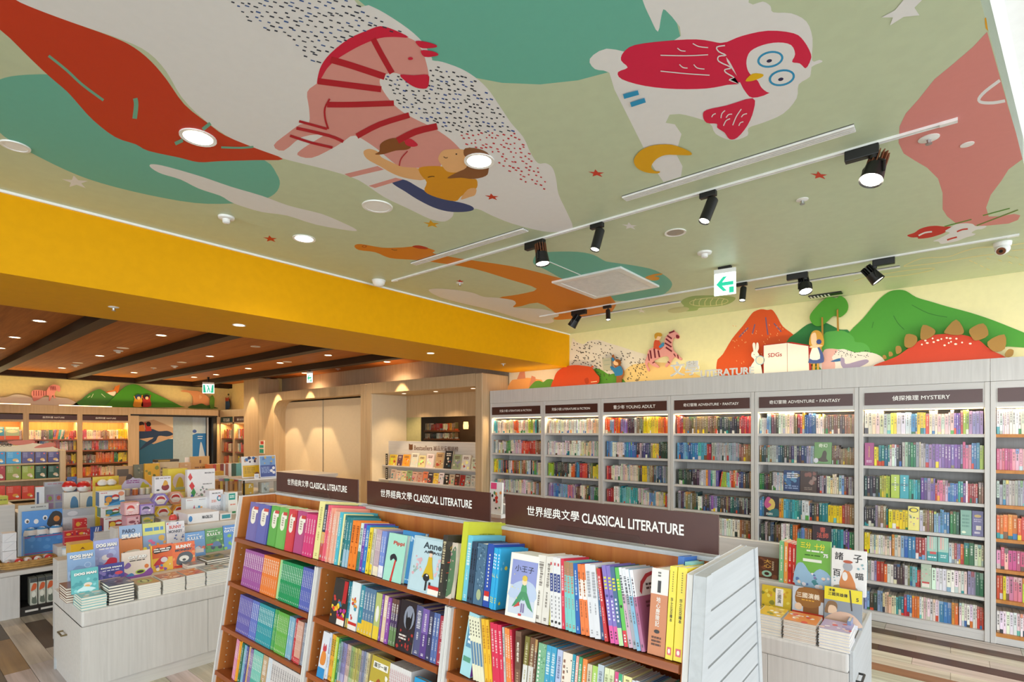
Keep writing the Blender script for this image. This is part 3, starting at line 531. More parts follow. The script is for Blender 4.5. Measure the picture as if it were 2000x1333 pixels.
# tracks and spots
def track(x0, x1, y, label):
    t = thing('lighting_track', label, 'lighting track', (x0, y, CZ)); MB().box(x0, y - .012, CZ - .012, x1, y - .005, CZ).box(x0, y + .005, CZ - .012, x1, y + .012, CZ).box(x0, y - .005, CZ - .003, x1, y + .005, CZ).build('rail', 'plastic', t)
    for x in (x0, x1): MB().box(x - .03, y - .013, CZ - .014, x + .03, y + .013, CZ).build('end_cap', 'plastic', t)
TY1, TY2 = 2.972, 4.977
track(-3.80, -.012, TY1, 'long white lighting track nearest the viewer, crossing the mural'); track(-3.66, .32, TY2, 'white lighting track close along the mural wall')
def camdir(r, f, u): return (RGT * r + FWD * f + UP * u).normalized()
def tube_spot(px, y, label, aim, on=True, e=14, small=1.0, lens='lamp'):
    x = onY(px, 400, y).x; z = CZ - .012; t = thing('track_spotlight', label, 'spotlight', (x, y, z)); a = Vector(aim).normalized()
    MB().box(x - .045, y - .016, z - .03, x + .045, y + .016, z).build('adapter', 'black', t, bevel=.003)
    c = Vector((x + .01, y, z - .085)); MB().cyl((x + .01, y, z - .03), c, .007, n=10).build('stem', 'black', t, True)
    r, L = .03 * small, .125 * small; p0, p1 = c - a * L * .35, c + a * L * .75
    MB().cyl(p0 - a * .006, p0, r * .86, r, 24).cyl(p0, p1, r, r, 24, caps=(0, 0)).cyl(p1, p1 - a * .008, r, r * .82, 24, caps=(0, 0)).build('housing', 'black', t, True)
    MB().cyl(p1 - a * .012, p1 - a * .007, r * .84, n=24).build('lens', lens if on else 'dark', t, True)
    if on: spot('spotlight_lamp', p1 + a * .01, a, e, 70, .5, NEUT, .03)
def box_spot(px0, px1, y, label, aim, on=True, e=16, fins='black', pxl=None):
    x0, x1 = onY(px0, 400, y).x, onY(px1, 400, y).x; z = CZ - .012; a = Vector(aim).normalized()
    t = thing('track_floodlight', label, 'spotlight', ((x0 + x1) / 2, y, z))
    MB().box(x0, y - .02, z - .05, x1, y + .02, z).build('driver_box', 'black', t, bevel=.004)
    xl = x1 - .02 if pxl is None else onY(pxl, 400, y).x; c = Vector((xl, y, z - .125)); s = a.cross(UP); s = s.normalized() if s.length > .05 else Vector((1, 0, 0))
    MB().cyl((xl, y, z - .05), (xl, y, z - .065), .02, n=12).build('pivot', 'black', t, True)
    for k in (-1, 1): MB().tube([Vector((xl, y, z - .062)), c + s * k * .05 + UP * .03, c + s * k * .052 + a * .02], .006).build('yoke', 'black', t)
    p0, p1 = c - a * .03, c + a * .05
    MB().cyl(p0, p1, .042, .05, 24, caps=(1, 0)).cyl(p1, p1 - a * .008, .05, .044, 24, caps=(0, 0)).build('lamp_head', 'black', t, True)
    b1 = a.orthogonal().normalized(); b2 = a.cross(b1)
    for i in range(14):
        d = b1 * math.cos(i * .4488) + b2 * math.sin(i * .4488); n_ = a.cross(d); q = p0 + d * .027
        mb = MB(); w = .0022
        mb.add([q - n_ * w - d * .012, q + n_ * w - d * .012, q + n_ * w + d * .014, q - n_ * w + d * .014] + [v - a * .065 for v in (q - n_ * w - d * .012, q + n_ * w - d * .012, q + n_ * w + d * .014, q - n_ * w + d * .014)], [(0, 1, 2, 3), (7, 6, 5, 4), (0, 4, 5, 1), (1, 5, 6, 2), (2, 6, 7, 3), (3, 7, 4, 0)], 'ffffff').build('cooling_fin', fins, t)
    MB().cyl(p1 - a * .012, p1 - a * .008, .045, n=24).build('lens', 'lamp' if on else 'dark', t, True)
    if on: spot('floodlight_lamp', p1 + a * .01, a, e, 75, .5, NEUT, .04)
box_spot(1650, 1717, TY1, 'largest track floodlight with copper cooling fins and lit lens', camdir(-.42, -.15, -1), True, 24, 'copper')
tube_spot(1383, TY1, 'black tube spotlight, middle one of the near track', camdir(-.42, -.1, -1)); tube_spot(1166, TY1, 'black tube spotlight over the teal tree on the near track', camdir(-.28, -.12, -1))
box_spot(1027, 1063, TY1, 'copper-finned floodlight at the giraffe end of the near track', camdir(.12, -.1, -1), True, 16, 'copper')
box_spot(1117, 1145, TY2, 'dark floodlight turned away, nearest the yellow beam', camdir(-.55, .35, -.9), False, pxl=1121)
tube_spot(1186, TY2, 'short bright lit spotlight above the giraffe hoof', camdir(-.02, -.25, -1), True, 14, .8); tube_spot(1449, TY2, 'short bright lit spotlight just behind the exit sign', camdir(-.18, -.2, -1), True, 14, .9)
box_spot(1537, 1578, TY2, 'lit floodlight in front of the orange volcano', camdir(-.05, -.4, -1), True, 16, pxl=1572); box_spot(1704, 1748, TY2, 'lit floodlight tilted to the left side, before the green mountain', camdir(.5, -.3, -.8), True, 16, pxl=1707)
def slot(x0, x1, y, w, n, label, name='slot_diffuser'):
    t = thing(name, label, 'air vent', (x0, y, CZ)); MB().box(x0, y - w / 2, CZ - .003, x1, y + w / 2, CZ - .0005, '55564f').build('slot_back', 'print', t)
    for i in range(n): yy = y - w / 2 + w * (i + .5) / n; MB().box(x0, yy - w / n * .27, CZ - .012, x1, yy + w / n * .27, CZ - .003).build('blade', 'plastic', t)
slot(-3.31, -2.175, 2.775, .064, 4, 'slatted air slot over the giraffe head'); slot(-1.45, -.33, 2.766, .064, 4, 'slatted air slot beneath the owl'); 
slot(onZ(1130, 618, CZ).x, onZ(1317, 583, CZ).x, 5.33, .05, 1, 'thin white air slot above the zebra rider cutout'); slot(onZ(1466, 558, CZ).x, onZ(1755, 511, CZ).x, 5.33, .05, 1, 'thin white air slot in front of the volcano')
t = thing('air_conditioner_grille', 'square white ceiling cassette grille over the teal tree print', 'air vent', (-2.41, 4.26, CZ)); X0, X1, Y0, Y1 = -2.757, -2.07, 3.89, 4.63
m = MB(); q = .06
m.box(X0, Y0, CZ - .018, X1, Y0 + q, CZ).box(X0, Y1 - q, CZ - .018, X1, Y1, CZ).box(X0, Y0 + q, CZ - .018, X0 + q, Y1 - q, CZ).box(X1 - q, Y0 + q, CZ - .018, X1, Y1 - q, CZ).build('frame', 'plastic', t, bevel=.003)
MB().box(X0 + q, Y0 + q, CZ - .004, X1 - q, Y1 - q, CZ - .001, '8e8e8a').build('backing', 'print', t)
for i in range(30): yy = Y0 + q + (Y1 - Y0 - 2 * q) * (i + .5) / 30; MB().box(X0 + q, yy - .0065, CZ - .014, X1 - q, yy + .0065, CZ - .006).build('louver', 'plastic', t)
a, b = onZ(1058, 505, CZ), onZ(1127, 541, CZ); t = thing('ceiling_trim_strip', 'thin white strip running from the finned floodlight to the cassette grille', 'trim strip', a); MB().box(min(a.x, b.x), a.y - .004, CZ - .004, max(a.x, b.x), a.y + .004, CZ - .0005).build('strip', 'plastic', t) if abs(a.x - b.x) > abs(a.y - b.y) else MB().box(a.x - .004, min(a.y, b.y), CZ - .004, a.x + .004, max(a.y, b.y), CZ - .0005).build('strip', 'plastic', t)
a = onZ(1612, 575, CZ); t = thing('return_vent', 'narrow black slotted vent above the tree cutout', 'air vent', a); MB().box(a.x - .14, a.y - .05, CZ - .012, a.x + .14, a.y + .05, CZ - .001).build('plate', 'black', t)
for i in range(6): MB().box(a.x - .125 + i * .03, a.y - .04, CZ - .017, a.x - .115 + i * .03, a.y + .04, CZ - .012).build('slat', 'plastic', t)
def exit_sign(c, w, h, label, right, arrow=True, rod=True):
    t = thing('exit_sign', label, 'exit sign', c + Vector((0, 0, h / 2))); r = Vector(right).normalized(); n = r.cross(UP)
    k = lambda u, v, d: c + r * u + UP * v + n * d
    MB().prism([k(-w / 2, h * .34, .014), k(w / 2, h * .34, .014), k(w / 2, h / 2, .014), k(-w / 2, h / 2, .014)], -n * .028, 'ffffff').build('housing', 'plastic', t)
    MB().prism([k(-w / 2, -h / 2, .008), k(w / 2, -h / 2, .008), k(w / 2, h * .33, .008), k(-w / 2, h * .33, .008)], -n * .016, 'ffffff').build('panel', 'exit', t)
    zt = c.z + h / 2 + .02 if rod is True else rod
    if rod: MB().box(c.x - (.05 if rod is True else .01), c.y - .02, c.z + h / 2, c.x + (.05 if rod is True else .01), c.y + .02, zt).build('mount', 'black', t)
    g = MB(); d = .010
    if arrow:
        g.poly([k(u * w, v * h, d) for u, v in ((-.40, -.08), (-.08, .2), (.1, .2), (-.12, -.01), (.4, -.01), (.4, -.15), (-.12, -.15), (.1, -.36), (-.08, -.36))], 'ffffff')
        g.poly([k(u * w, v * h, d) for u, v in ((.2, -.45), (.42, -.45), (.42, -.22), (.2, -.22))], 'ffffff')
    else:
        g.poly([k(u * w, v * h, d) for u, v in ((-.44, -.45), (-.2, -.45), (-.3, .25), (-.44, .3))], 'ffffff'); g.poly([k(u * w, v * h, d) for u, v in ((.44, -.45), (.2, -.45), (.3, .25), (.44, .3))], 'ffffff')
        g.poly([k(u * w, v * h, d) for u, v in ((-.16, -.42), (-.05, -.42), (.02, -.12), (.1, -.42), (.2, -.4), (.06, .05), (-.05, .26), (-.14, .2), (-.02, .02))], 'ffffff')
    g.build('symbol', 'exitg', t)
a = onZ(1416, 552, CZ - .13) ; d = (CZ - onZ(1416, 552, 2.9).z)
t0 = onZ(1416, 521, CZ); c0 = Vector((t0.x, t0.y, CZ - .125)); exit_sign(c0, .165, .21, 'hanging lit exit sign with green arrow below the front ceiling', (1, .12, 0))
c1 = onX(407, 758, -13.0); exit_sign(c1, .23, .25, 'lit exit sign with running figure over the whale doorway', (.35, 1, 0), False, 2.93)
c2 = onY(605, 737, 5.2); exit_sign(c2, .15, .2, 'small exit arrow sign before the rounded beige panels', (1, .1, 0), True, 2.93)
# camera on the ceiling
p = onZ(1958, 474, CZ); t = thing('security_camera', 'white turret security camera at the ceiling corner', 'camera', p)
MB().lathe(p, [(.052, 0), (.05, -.02), (.046, -.03), (.001, -.03)], 24).build('base', 'plastic', t, True)
a = camdir(-.75, -.55, -.55); c = p - Vector((0, 0, .045)); MB().lathe(c, [(.001, .03), (.03, .026), (.043, .008), (.043, -.01), (.03, -.03), (.001, -.036)], 24).build('ball', 'plastic', t, True)
MB().cyl(c + a * .025, c + a * .047, .036, .03, 24).build('shroud', 'plastic', t, True); MB().cyl(c + a * .046, c + a * .049, .026, n=20).build('lens_ring', 'copper', t, True); MB().cyl(c + a * .049, c + a * .051, .011, n=16).build('lens', 'dark', t, True)
# downlights of the back room
bl = [(77, 627), (29, 659), (0, 680), (315, 655), (195, 695), (121, 719), (410, 696), (262, 728), (641, 694), (547, 709), (485, 720), (379, 737), (422, 732), (756, 707), (480, 743), (595, 729)]
nm = ['first from the beam', 'second along the wall side', 'by the open end', 'bright one', 'small one', 'far small one', 'middle bright one', 'far one', 'one nearest the taupe wall', 'one behind it', 'deep one', 'deepest one', 'one above the exit sign', 'one over the niche', 'one near the pillar', 'one over the beige panels']
grp = 'downlights of the wooden ceiling'
for i, (px, py) in enumerate(bl):
    y = onZ(px, py, 2.93).y; k = sum(y > b for b in (-.9, .33, 1.55, 2.78, 4.0, 5.2))
    bay = ['nearest strip', 'nearest strip', 'second strip', 'third strip', 'fourth strip', 'fifth strip', 'last strip'][k]
    downlight(px, py, 2.93, .065, f'lit downlight in the dark wooden ceiling, {bay} between beams, {nm[i]}', True, 42, (1, .78, .52), 'lampwarm', grp, 150)
downlight(499, 677, 2.93, .065, 'unlit downlight in the dark wooden ceiling', False)
for px, py, lb in ((240, 680, 'third'), (152, 709, 'second'), (355, 708, 'fourth'), (561, 707, 'fifth')):
    p = onZ(px, py, 2.93); disc_thing('ceiling_speaker', f'pale flat round speaker in the wooden ceiling, {lb} strip between beams', 'speaker', p, [('grille', [(.075, 0), (.075, -.004), (.001, -.005)], 'white')])
for px, py, lb in ((231, 685, 'beside the pale speaker'), (147, 713, 'on the far left strip'), (341, 715, 'large one in the middle'), (467, 751, 'above the yellow corner wall')): detector(px, py, 2.93, f'white detector under the wooden ceiling, {lb}', .06)
for px, py, lb in ((300, 719, 'before the green hill'), (524, 739, 'near the taupe wall'), (660, 721, 'over the beige panels')): sprinkler(px, py, 2.93, f'sprinkler under the wooden ceiling, {lb}', .05)

# ================================================================ WALL BOOKCASE
BAYS = [(-5.164, -4.215), (-4.215, -3.335), (-3.335, -2.44), (-2.44, -1.552), (-1.552, -.657), (-.657, .235), (.235, 1.127)]
SHELF = [1.677, 1.39, 1.11, .84, .595, .352, .082]
HEAD = ['兒童小說 LITERATURE & FICTION', '兒童小說 LITERATURE & FICTION', '青少年 YOUNG ADULT', '奇幻冒險 ADVENTURE・FANTASY', '奇幻冒險 ADVENTURE・FANTASY', '偵探推理 MYSTERY', None]
HLAB = ['leftmost wall bookcase headed LITERATURE & FICTION, beside the taupe wall', 'second wall bookcase headed LITERATURE & FICTION with a white top row', 'wall bookcase headed YOUNG ADULT', 'wall bookcase headed ADVENTURE FANTASY, next to YOUNG ADULT', 'wall bookcase headed ADVENTURE FANTASY, next to MYSTERY', 'wide view wall bookcase headed MYSTERY', 'wall bookcase right of MYSTERY with a blank dark header']
TW = [.60, .66, .60, .66, .68, .44, 0]
for i, (xa, xb) in enumerate(BAYS):
    t = thing('wall_bookcase', HLAB[i], 'bookcase', ((xa + xb) / 2, CF + .2, 0), 'wall bookcases under the mural'); g = .0015
    inner = 'brownx' if i == 6 else 'oak'
    for x0, x1 in ((xa + g, xa + .034), (xb - .034, xb - g)): MB().box(x0, CF, 0, x1, WY - .002, 2.10).build('side_panel', 'oak', t, bevel=.002)
    MB().box(xa + .034, WY - .02, 0, xb - .034, WY - .004, 2.10).build('back_panel', 'oak', t)
    MB().box(xa + .034, CF + .004, 1.895, xb - .034, CF + .03, 2.10).build('header_panel', 'oakx', t)
    s = MB().box(xa + .045, CF - .006, 1.935, xb - .045, CF + .004, 2.045).build('sign_panel', 'sign', t)
    if HEAD[i]: MB().text(HEAD[i], ((xa + xb) / 2 + .0, CF - .0072, 1.99), (1, 0, 0), (0, 0, 1), w=(xb - xa) * TW[i], col='f4f0ea', bold=.025).build('lettering', 'flat', s)
    MB().box(xa + .034, CF + .03, 1.895, xb - .034, WY - .02, 1.915).build('top_board', 'oakx', t)
    for z in SHELF: MB().box(xa + .034, CF + .008, z - .026, xb - .034, WY - .02, z).build('shelf', 'oakx' if i < 6 else 'honey', t, bevel=.0015)
    MB().box(xa + .034, CF + .012, 0, xb - .034, CF + .03, .056).build('plinth', 'oakx', t)
    MB().box(xa + .04, CF + .032, 1.885, xb - .04, CF + .044, 1.894).build('light_strip', 'strip', t)
    area('case_strip_light', ((xa + xb) / 2, CF + .045, 1.878), (R(-18), 0, 0), xb - xa - .1, .015, 3.2, (1, .74, .42))
t = thing('bookcase_cornice', 'long pale oak cornice board running above the wall bookcases', 'cornice', (-2, CF, 2.1))
xs = [-5.164, -3.335, -.657 - .9, .235, 1.13]
for a, b in ((-5.164, -.95), (-.95, .235), (.235, 1.13)): MB().box(a + .001, CF - .002, 2.102, b - .001, CF + .02, 2.285).build('panel', 'oak', t)
MB().box(-5.164, CF + .02, 2.24, 1.13, WY - .003, 2.262).build('top_board', 'oakx', t)
area('mural_wash_light', (-2.2, CF + .12, 2.30), (R(180 - 22), 0, 0), 5.6, .03, 6.5, (1, .80, .45))
# ---------------------------------------------------------------- rows of books that fill the wall bookcases (past the count: one body of books)
PAL = dict(white=['efece6', 'e4ded6', 'f2eeea', 'e8e2d8'], warmw=['f0e6d0', 'ecdcc0', 'f2ead8', 'e8cfa8'], dark=['34343c', '443a38', '2e3844', '4a3e44', '36443c'], blue=['3f74b0', '2f5a90', '6a9ccc', '3c86b8', '88b0cc'], teal=['2b8f96', '46aab0', '1f7a80', '74c0c0'],
           red=['c83a34', 'a82c30', 'd8503c', 'b8342c'], orange=['e07a2c', 'd86028', 'eaa03c', 'd84a28'], yellow=['f0d020', 'f2d840', 'ead018'], lime=['a8c43c', 'b8cc50', '94b43a'], green=['3c8c48', '2f7a4c', '5a9c50', '286a40'], purple=['7a5aa0', '8c70b0', '6a4c90', '9a86bc'], pink=['d87a98', 'e8a0b4', 'c85a80', 'ecb8c0'],
           brown=['7a5a40', '96724e', '8a7a5c', '6a5444', 'a08a68'], grey=['a8aab0', '9098a4', 'c0c4c8', 'b4b0ac'], pastel=['d8c8c0', 'c8d4d8', 'e0d8c0', 'd8c0cc', 'c0ccc0'])
PAL['mix'] = [c for k in ('white', 'warmw', 'blue', 'teal', 'red', 'orange', 'green', 'brown', 'pastel', 'pastel', 'grey', 'dark', 'yellow') for c in PAL[k]]
PAL['rainbow'] = [c for k in ('blue', 'teal', 'red', 'orange', 'lime', 'purple', 'pink', 'yellow', 'pastel', 'white') for c in PAL[k]]
PAL['darkmix'] = PAL['dark'] + PAL['brown'] + PAL['grey'] +  ['3a4a70', '503048', '2a5a5c']
ROWS = {0: ['teal.08 warmw.34 orange.1 warmw.2 lime.1 mix.18', 'grey.1 white.16 green.1 pastel.22 red.28 brown.14', 'yellow.09 mix.5 brown.1 mix.31', 'teal.05 pastel.6 mix.35', 'mix', 'mix', 'mix'],
        1: ['warmw.16 white.6 warmw.12 warmw.12', 'white.4 white.25 warmw.2 pastel.15', 'lime.12 dark.3 mix.2 red.15 darkmix.1 yellow.13', 'purple.1 blue.3 rainbow.15 mix.45', 'mix', 'mix', 'mix'],
        2: ['mix.15 orange.1 purple.12 darkmix.25 yellow.22 orange.16', 'blue.1 white.2 blue.2 darkmix.25 yellow.1 dark.15', 'red.08 white.2 mix.42 darkmix.3', 'red.12 white.1 teal.3 pastel.1 mix.38', 'mix', 'mix', 'mix'],
        3: ['red.08 brown.44 dark.26 red.14', 'blue.3 teal.12 red.06 grey.36 brown.16', 'dark.2 darkmix.2 rainbow.18 L.1 rainbow.16 darkmix.16', 'darkmix.3 white.06 dark.1 purple.1 darkmix.44', 'purple.1 darkmix.25 white.5 brown.15', 'darkmix.3 brown.2 white.3 brown.2', 'darkmix.7 red.3'],
        4: ['darkmix.1 blue.06 darkmix.1 warmw.2 brown.05 red.06 yellow.03 blue.14 warmw.1 brown.36', 'darkmix.6 F.18 brown.22', 'green.05 dark.1 pastel.12 F.36 darkmix.1 warmw.12 blue.05 darkmix.1', 'blue.05 F.17 orange.05 teal.2 white.08 darkmix.1 mix.35', 'darkmix.25 white.1 mix.08 blue.08 mix.08 F.2 teal.12 purple.06 green.05', 'teal.15 white.1 teal.15 darkmix.6', 'mix'],
        5: ['rainbow.42 blue.05 yellow.07 rainbow.46', 'F.09 yellow.04 teal.1 white.06 dark.05 mix.16 darkmix.04 purple.3 rainbow.16', 'dark.14 lime.1 F.16 teal.1 purple.12 rainbow.34 brown.04', 'dark.1 darkmix.1 teal.02 yellow.17 F.1 darkmix.12 blue.13 green.08 F.18', 'yellow.05 mix.2 rainbow.3 F.18 rainbow.12 green.08 warmw.07', 'grey.06 rainbow.2 darkmix.14 teal.06 red.03 F.09 white.28 purple.06 green.06', 'blue.05 dark.07 blue.05 warmw.12 teal.07 rainbow.2 white.1 mix.1 orange.06 white.14 red.05'],
        6: ['white', 'pink.7 purple.3', 'grey.6 white.4', 'orange.5 blue.5', 'pink.3 red.3 grey.4', 'rainbow', 'white']}
TALL = {(5, 0): .185, (5, 1): .2, (4, 0): .19, (6, 0): .2}
stuffb = MB(); FACE = {}
def upright(mb, x0, x1, y0, z0, h, d, col, lean=0, fancy=True):
    """one book of the row: a body with bands of print round its back"""
    r = rnd.random(); cc = jit(col, 16); ink = 'f4f0e8' if sum(int(cc[i:i + 2], 16) for i in (0, 2, 4)) < 400 else '4a4644'
    y0 += rnd.uniform(0, .006); h *= rnd.uniform(.985, 1.01)
    if fancy and r < .3: bands = [(0, .10 + .2 * rnd.random(), jit(rnd.choice(PAL['mix'] + ['e8c030', 'e05030', 'f0ece4']), 8)), (0, .93, cc), (0, 1, mix(cc, ink, .2))]
    elif r < .55: bands = [(0, .72 + .2 * rnd.random(), cc), (0, 1, jit(mix(cc, rnd.choice(PAL['mix']), .55), 8))]
    else: bands = [(0, 1, cc)]
    if x1 - x0 > .008:                                   # title down the spine
        xm, w2 = (x0 + x1) / 2, (x1 - x0) * rnd.uniform(.12, .22); za = rnd.uniform(.3, .5); ic = mix(cc, ink, rnd.uniform(.35, .8)); sh_ = math.tan(lean)
        while za < .86:
            zb = za + rnd.uniform(.03, .14)
            mb.add([(xm - w2 + sh_ * h * za, y0 - .0006, z0 + h * za), (xm + w2 + sh_ * h * za, y0 - .0006, z0 + h * za), (xm + w2 + sh_ * h * min(zb, .9), y0 - .0006, z0 + h * min(zb, .9)), (xm - w2 + sh_ * h * min(zb, .9), y0 - .0006, z0 + h * min(zb, .9))], [(0, 1, 2, 3)], ic); za = zb + rnd.uniform(.015, .05)
    g = .0007; x0 += g; x1 -= g; sh = math.tan(lean); b = 0; V = []; n = len(bands) + 1
    for f in [0] + [q[1] for q in bands]:
        z = z0 + h * f; dx = sh * h * f; V += [(x0 + dx, y0, z), (x1 + dx, y0, z), (x1 + dx, y0 + d, z), (x0 + dx, y0 + d, z)]
    o = len(mb.v); mb.v += [Vector(v) for v in V]
    for k, q in enumerate(bands):
        a = o + 4 * k
        for e in range(4):
            if e != 2: mb.f.append([a + e, a + (e + 1) % 4, a + 4 + (e + 1) % 4, a + 4 + e]); mb.c.append(q[2])
    a = o + 4 * len(bands); mb.f.append([a, a + 1, a + 2, a + 3]); mb.c.append('e9e0cf')
def fill_row(mb, xa, xb, y0, z, spec, h0, key=None, depth=.14, tw=.021):
    W_ = xb - xa; x = xa; segs = []
    for s in spec.split():
        k = s.rstrip('.0123456789'); f = float(s[len(k):] or 1); segs.append((k, f))
    tot = sum(f for k, f in segs)
    for k, f in segs:
        e = x + W_ * f / tot
        if k == 'F': FACE.setdefault(key, []).append((x, e)); x = e; continue
        h = h0 * rnd.uniform(.93, 1.08); same = rnd.random() < .55; th = tw * rnd.uniform(.62, 1.15); lean = 0
        if k == 'L': k = 'rainbow'; lean = R(9); h *= .95
        left = 0
        while x < e - .006:
            if left <= 0: c = rnd.choice(PAL[k]); hh = h * (1 if same else rnd.uniform(.86, 1.06)); t_ = th * rnd.uniform(.75, 1.35); left = rnd.choice((1, 1, 1, 2, 2, 3, 5)); dd = rnd.uniform(0, .012)
            left -= 1; t2 = min(t_, e - x)
            upright(mb, x, x + t2, y0 + dd, z, hh, depth, c, lean); x += t2
        x = e
for i, (xa, xb) in enumerate(BAYS):
    for r, z in enumerate(SHELF):
        if i == 6 and xb > .95: xb_ = .95
        else: xb_ = xb
        h0 = TALL.get((i, r), .178 if r else .182); gap = rnd.uniform(.0, .03)
        fill_row(stuffb, xa + .04 + (0 if i > 3 else gap), xb_ - .038, CF + .035, z + .0005, ROWS[i][r], h0, (i, r))
o = stuffb.build('shelved_paperbacks', 'print'); o['kind'] = 'stuff'; o['label'] = 'rows of many-coloured paperbacks filling the wall bookcases'; o['category'] = 'books'
# ================================================================ PRINT ON FACES, BOXES AND BOOKS
def art(mb, o, r, u, n, w, h, items, d0=.0005):
    """flat print on a face: o lower-left corner, r/u unit vectors, items in fractions of the face"""
    o, r, u, n = Vector(o), Vector(r), Vector(u), Vector(n); k = 0
    P_ = lambda x, y: o + r * (x * w) + u * (y * h) + n * (d0 + k * .00018)
    for it in items:
        k += 1; t = it[0]
        if t == 'r': _, x0, y0, x1, y1, c = it; mb.poly([P_(x0, y0), P_(x1, y0), P_(x1, y1), P_(x0, y1)], c)
        elif t == 'e': _, x, y, a, b, c = it; mb.poly([P_(px, py) for px, py in ell(x, y, a, b, 0, 14)], c)
        elif t == 'p': mb.poly([P_(x, y) for x, y in it[1]], it[2])
        elif t == 's': mb.poly([P_(x, y) for x, y in smooth(it[1], 3)], it[2])
        elif t == 't': _, b, x, y, tw, c = it[:6]; mb.text(b, P_(x, y), r, u, w=tw * w, h=(it[6] * h if len(it) > 6 and it[6] else None), col=c, bold=it[7] if len(it) > 7 else .03)
        elif t == 'd':                                   # small print: lines too fine to read
            _, x0, y0, x1, y1, nl, c = it
            for i in range(nl):
                y = y1 - (y1 - y0) * (i + .5) / nl; hh = (y1 - y0) / nl * .28; x = x0
                while x < x1: e = min(x1, x + (x1 - x0) * rnd.uniform(.15, .5)); mb.poly([P_(x, y - hh), P_(e, y - hh), P_(e, y + hh), P_(x, y + hh)], c); x = e + (x1 - x0) * .06
        elif t == 'v':                                   # a column of small marks down a spine
            _, x, y0, y1, hw, c = it; y = y0
            while y < y1: e = min(y1, y + rnd.uniform(.012, .04)); hx = hw * rnd.uniform(.6, 1); mb.poly([P_(x - hx, y), P_(x + hx, y), P_(x + hx, e), P_(x - hx, e)], c); y = e + rnd.uniform(.006, .016)
        elif t == 'b':                                   # scattered blots of a busy picture
            _, x0, y0, x1, y1, nb, cs, s = it
            for i in range(nb):
                x, y = rnd.uniform(x0, x1), rnd.uniform(y0, y1); a = s * rnd.uniform(.5, 1.2)
                mb.poly([P_(x + p * a, y + q * a * w / h) for p, q in smooth([(math.cos(v) * rnd.uniform(.5, 1), math.sin(v) * rnd.uniform(.5, 1)) for v in (0, 1.05, 2.1, 3.15, 4.2, 5.25)], 2)], rnd.choice(cs)); k += .2
    return mb
EX, EY = Vector((1, 0, 0)), Vector((0, 1, 0))
def xbox(name, label, cat, px0, py0, px1, py1, X, d, c, items=(), z0=None, group=None, side=None, mat='print', pname='print'):
    a = onX(px0, (py0 + py1) / 2, X).y; b = onX(px1, (py0 + py1) / 2, X).y; pm = (px0 + px1) / 2
    z1 = onX(pm, py0, X).z; zb = onX(pm, py1, X).z if z0 is None else z0
    t = thing(name, label, cat, (X - d / 2, (a + b) / 2, zb), group)
    MB().box(X - d, a, zb, X, b, z1, c).build('box', mat, t, bevel=.0015)
    if items: art(MB(), (X, a, zb), EY, UP, EX, b - a, z1 - zb, items).build(pname, 'print', t)
    return t
_bm = {}
def book_meshes(Wd, H, T, cov, bands, spine=None):
    key = (round(Wd, 4), round(H, 4), round(T, 4), cov, tuple(bands), spine)
    if key in _bm: return _bm[key]
    c = min(.0022, T * .16); prof = [(0, 0), (Wd, 0), (Wd, c), (c, c), (c, T - c), (Wd, T - c), (Wd, T), (0, T)]
    zs = [0] + [q[0] for q in bands] if bands else [0, 1]
    mb = MB(); n = 8
    for f in zs: mb.v += [Vector((x, y, f * H)) for x, y in prof]
    for k in range(len(zs) - 1):
        bc = bands[k][1] if bands else (spine or cov); wrap = bands and len(bands[k]) > 2
        for i in range(n):
            col = bc if i == 7 else (bc if wrap else cov)
            mb.f.append([k * n + i, k * n + (i + 1) % n, (k + 1) * n + (i + 1) % n, (k + 1) * n + i]); mb.c.append(col)
    mb.f.append(list(range(n - 1, -1, -1))); mb.c.append(cov); o = (len(zs) - 1) * n; mb.f.append([o + i for i in range(n)]); mb.c.append(cov)
    me = mb.build('book', 'print'); pg = MB().box(c * 1.02, c * 1.02, .0025, Wd - .0025, T - c * 1.02, H - .0025, 'efe6d4').build('pages', 'paper')
    _bm[key] = (me.data, pg.data); bpy.data.objects.remove(me); bpy.data.objects.remove(pg)
    return _bm[key]
def put_book(name, label, cat, mat4, Wd, H, T, cov, bands=(), spine=None, front=(), spineart=(), group=None, _c={}):
    a, b = book_meshes(Wd, H, T, cov, bands, spine)
    o = bpy.data.objects.new(name, a); COL.objects.link(o); o.matrix_world = mat4; tag(o, label, cat, group)
    p = bpy.data.objects.new('pages', b); COL.objects.link(p); p.parent = o
    if front:
        k = ('f', round(Wd, 4), round(H, 4), repr(front))
        if k not in _c: q = art(MB(), (0, 0, 0), EX, UP, -EY, Wd, H, front).build('cover_print', 'print'); _c[k] = q.data; bpy.data.objects.remove(q)
        q = bpy.data.objects.new('cover_print', _c[k]); COL.objects.link(q); q.parent = o
    if spineart:
        k = ('s', round(T, 4), round(H, 4), repr(spineart))
        if k not in _c: q = art(MB(), (0, T, 0), -EY, UP, -EX, T, H, spineart).build('spine_title', 'print'); _c[k] = q.data; bpy.data.objects.remove(q)
        q = bpy.data.objects.new('spine_title', _c[k]); COL.objects.link(q); q.parent = o
    return o
RZ = Matrix.Rotation(R(90), 4, 'Z')
def face_x(px0, py0, px1, py1, X, z0=None, lean=6):
    """matrix and size of an upright book or card that shows its front towards +X"""
    pm = (px0 + px1) / 2; a, b = onX(px0, py1, X).y, onX(px1, py1, X).y; z1 = onX(pm, py0, X).z; zb = onX(pm, py1, X).z if z0 is None else z0
    return Matrix.Translation((X, a, zb)) @ Matrix.Rotation(R(-lean), 4, 'Y') @ RZ, b - a, (z1 - zb)
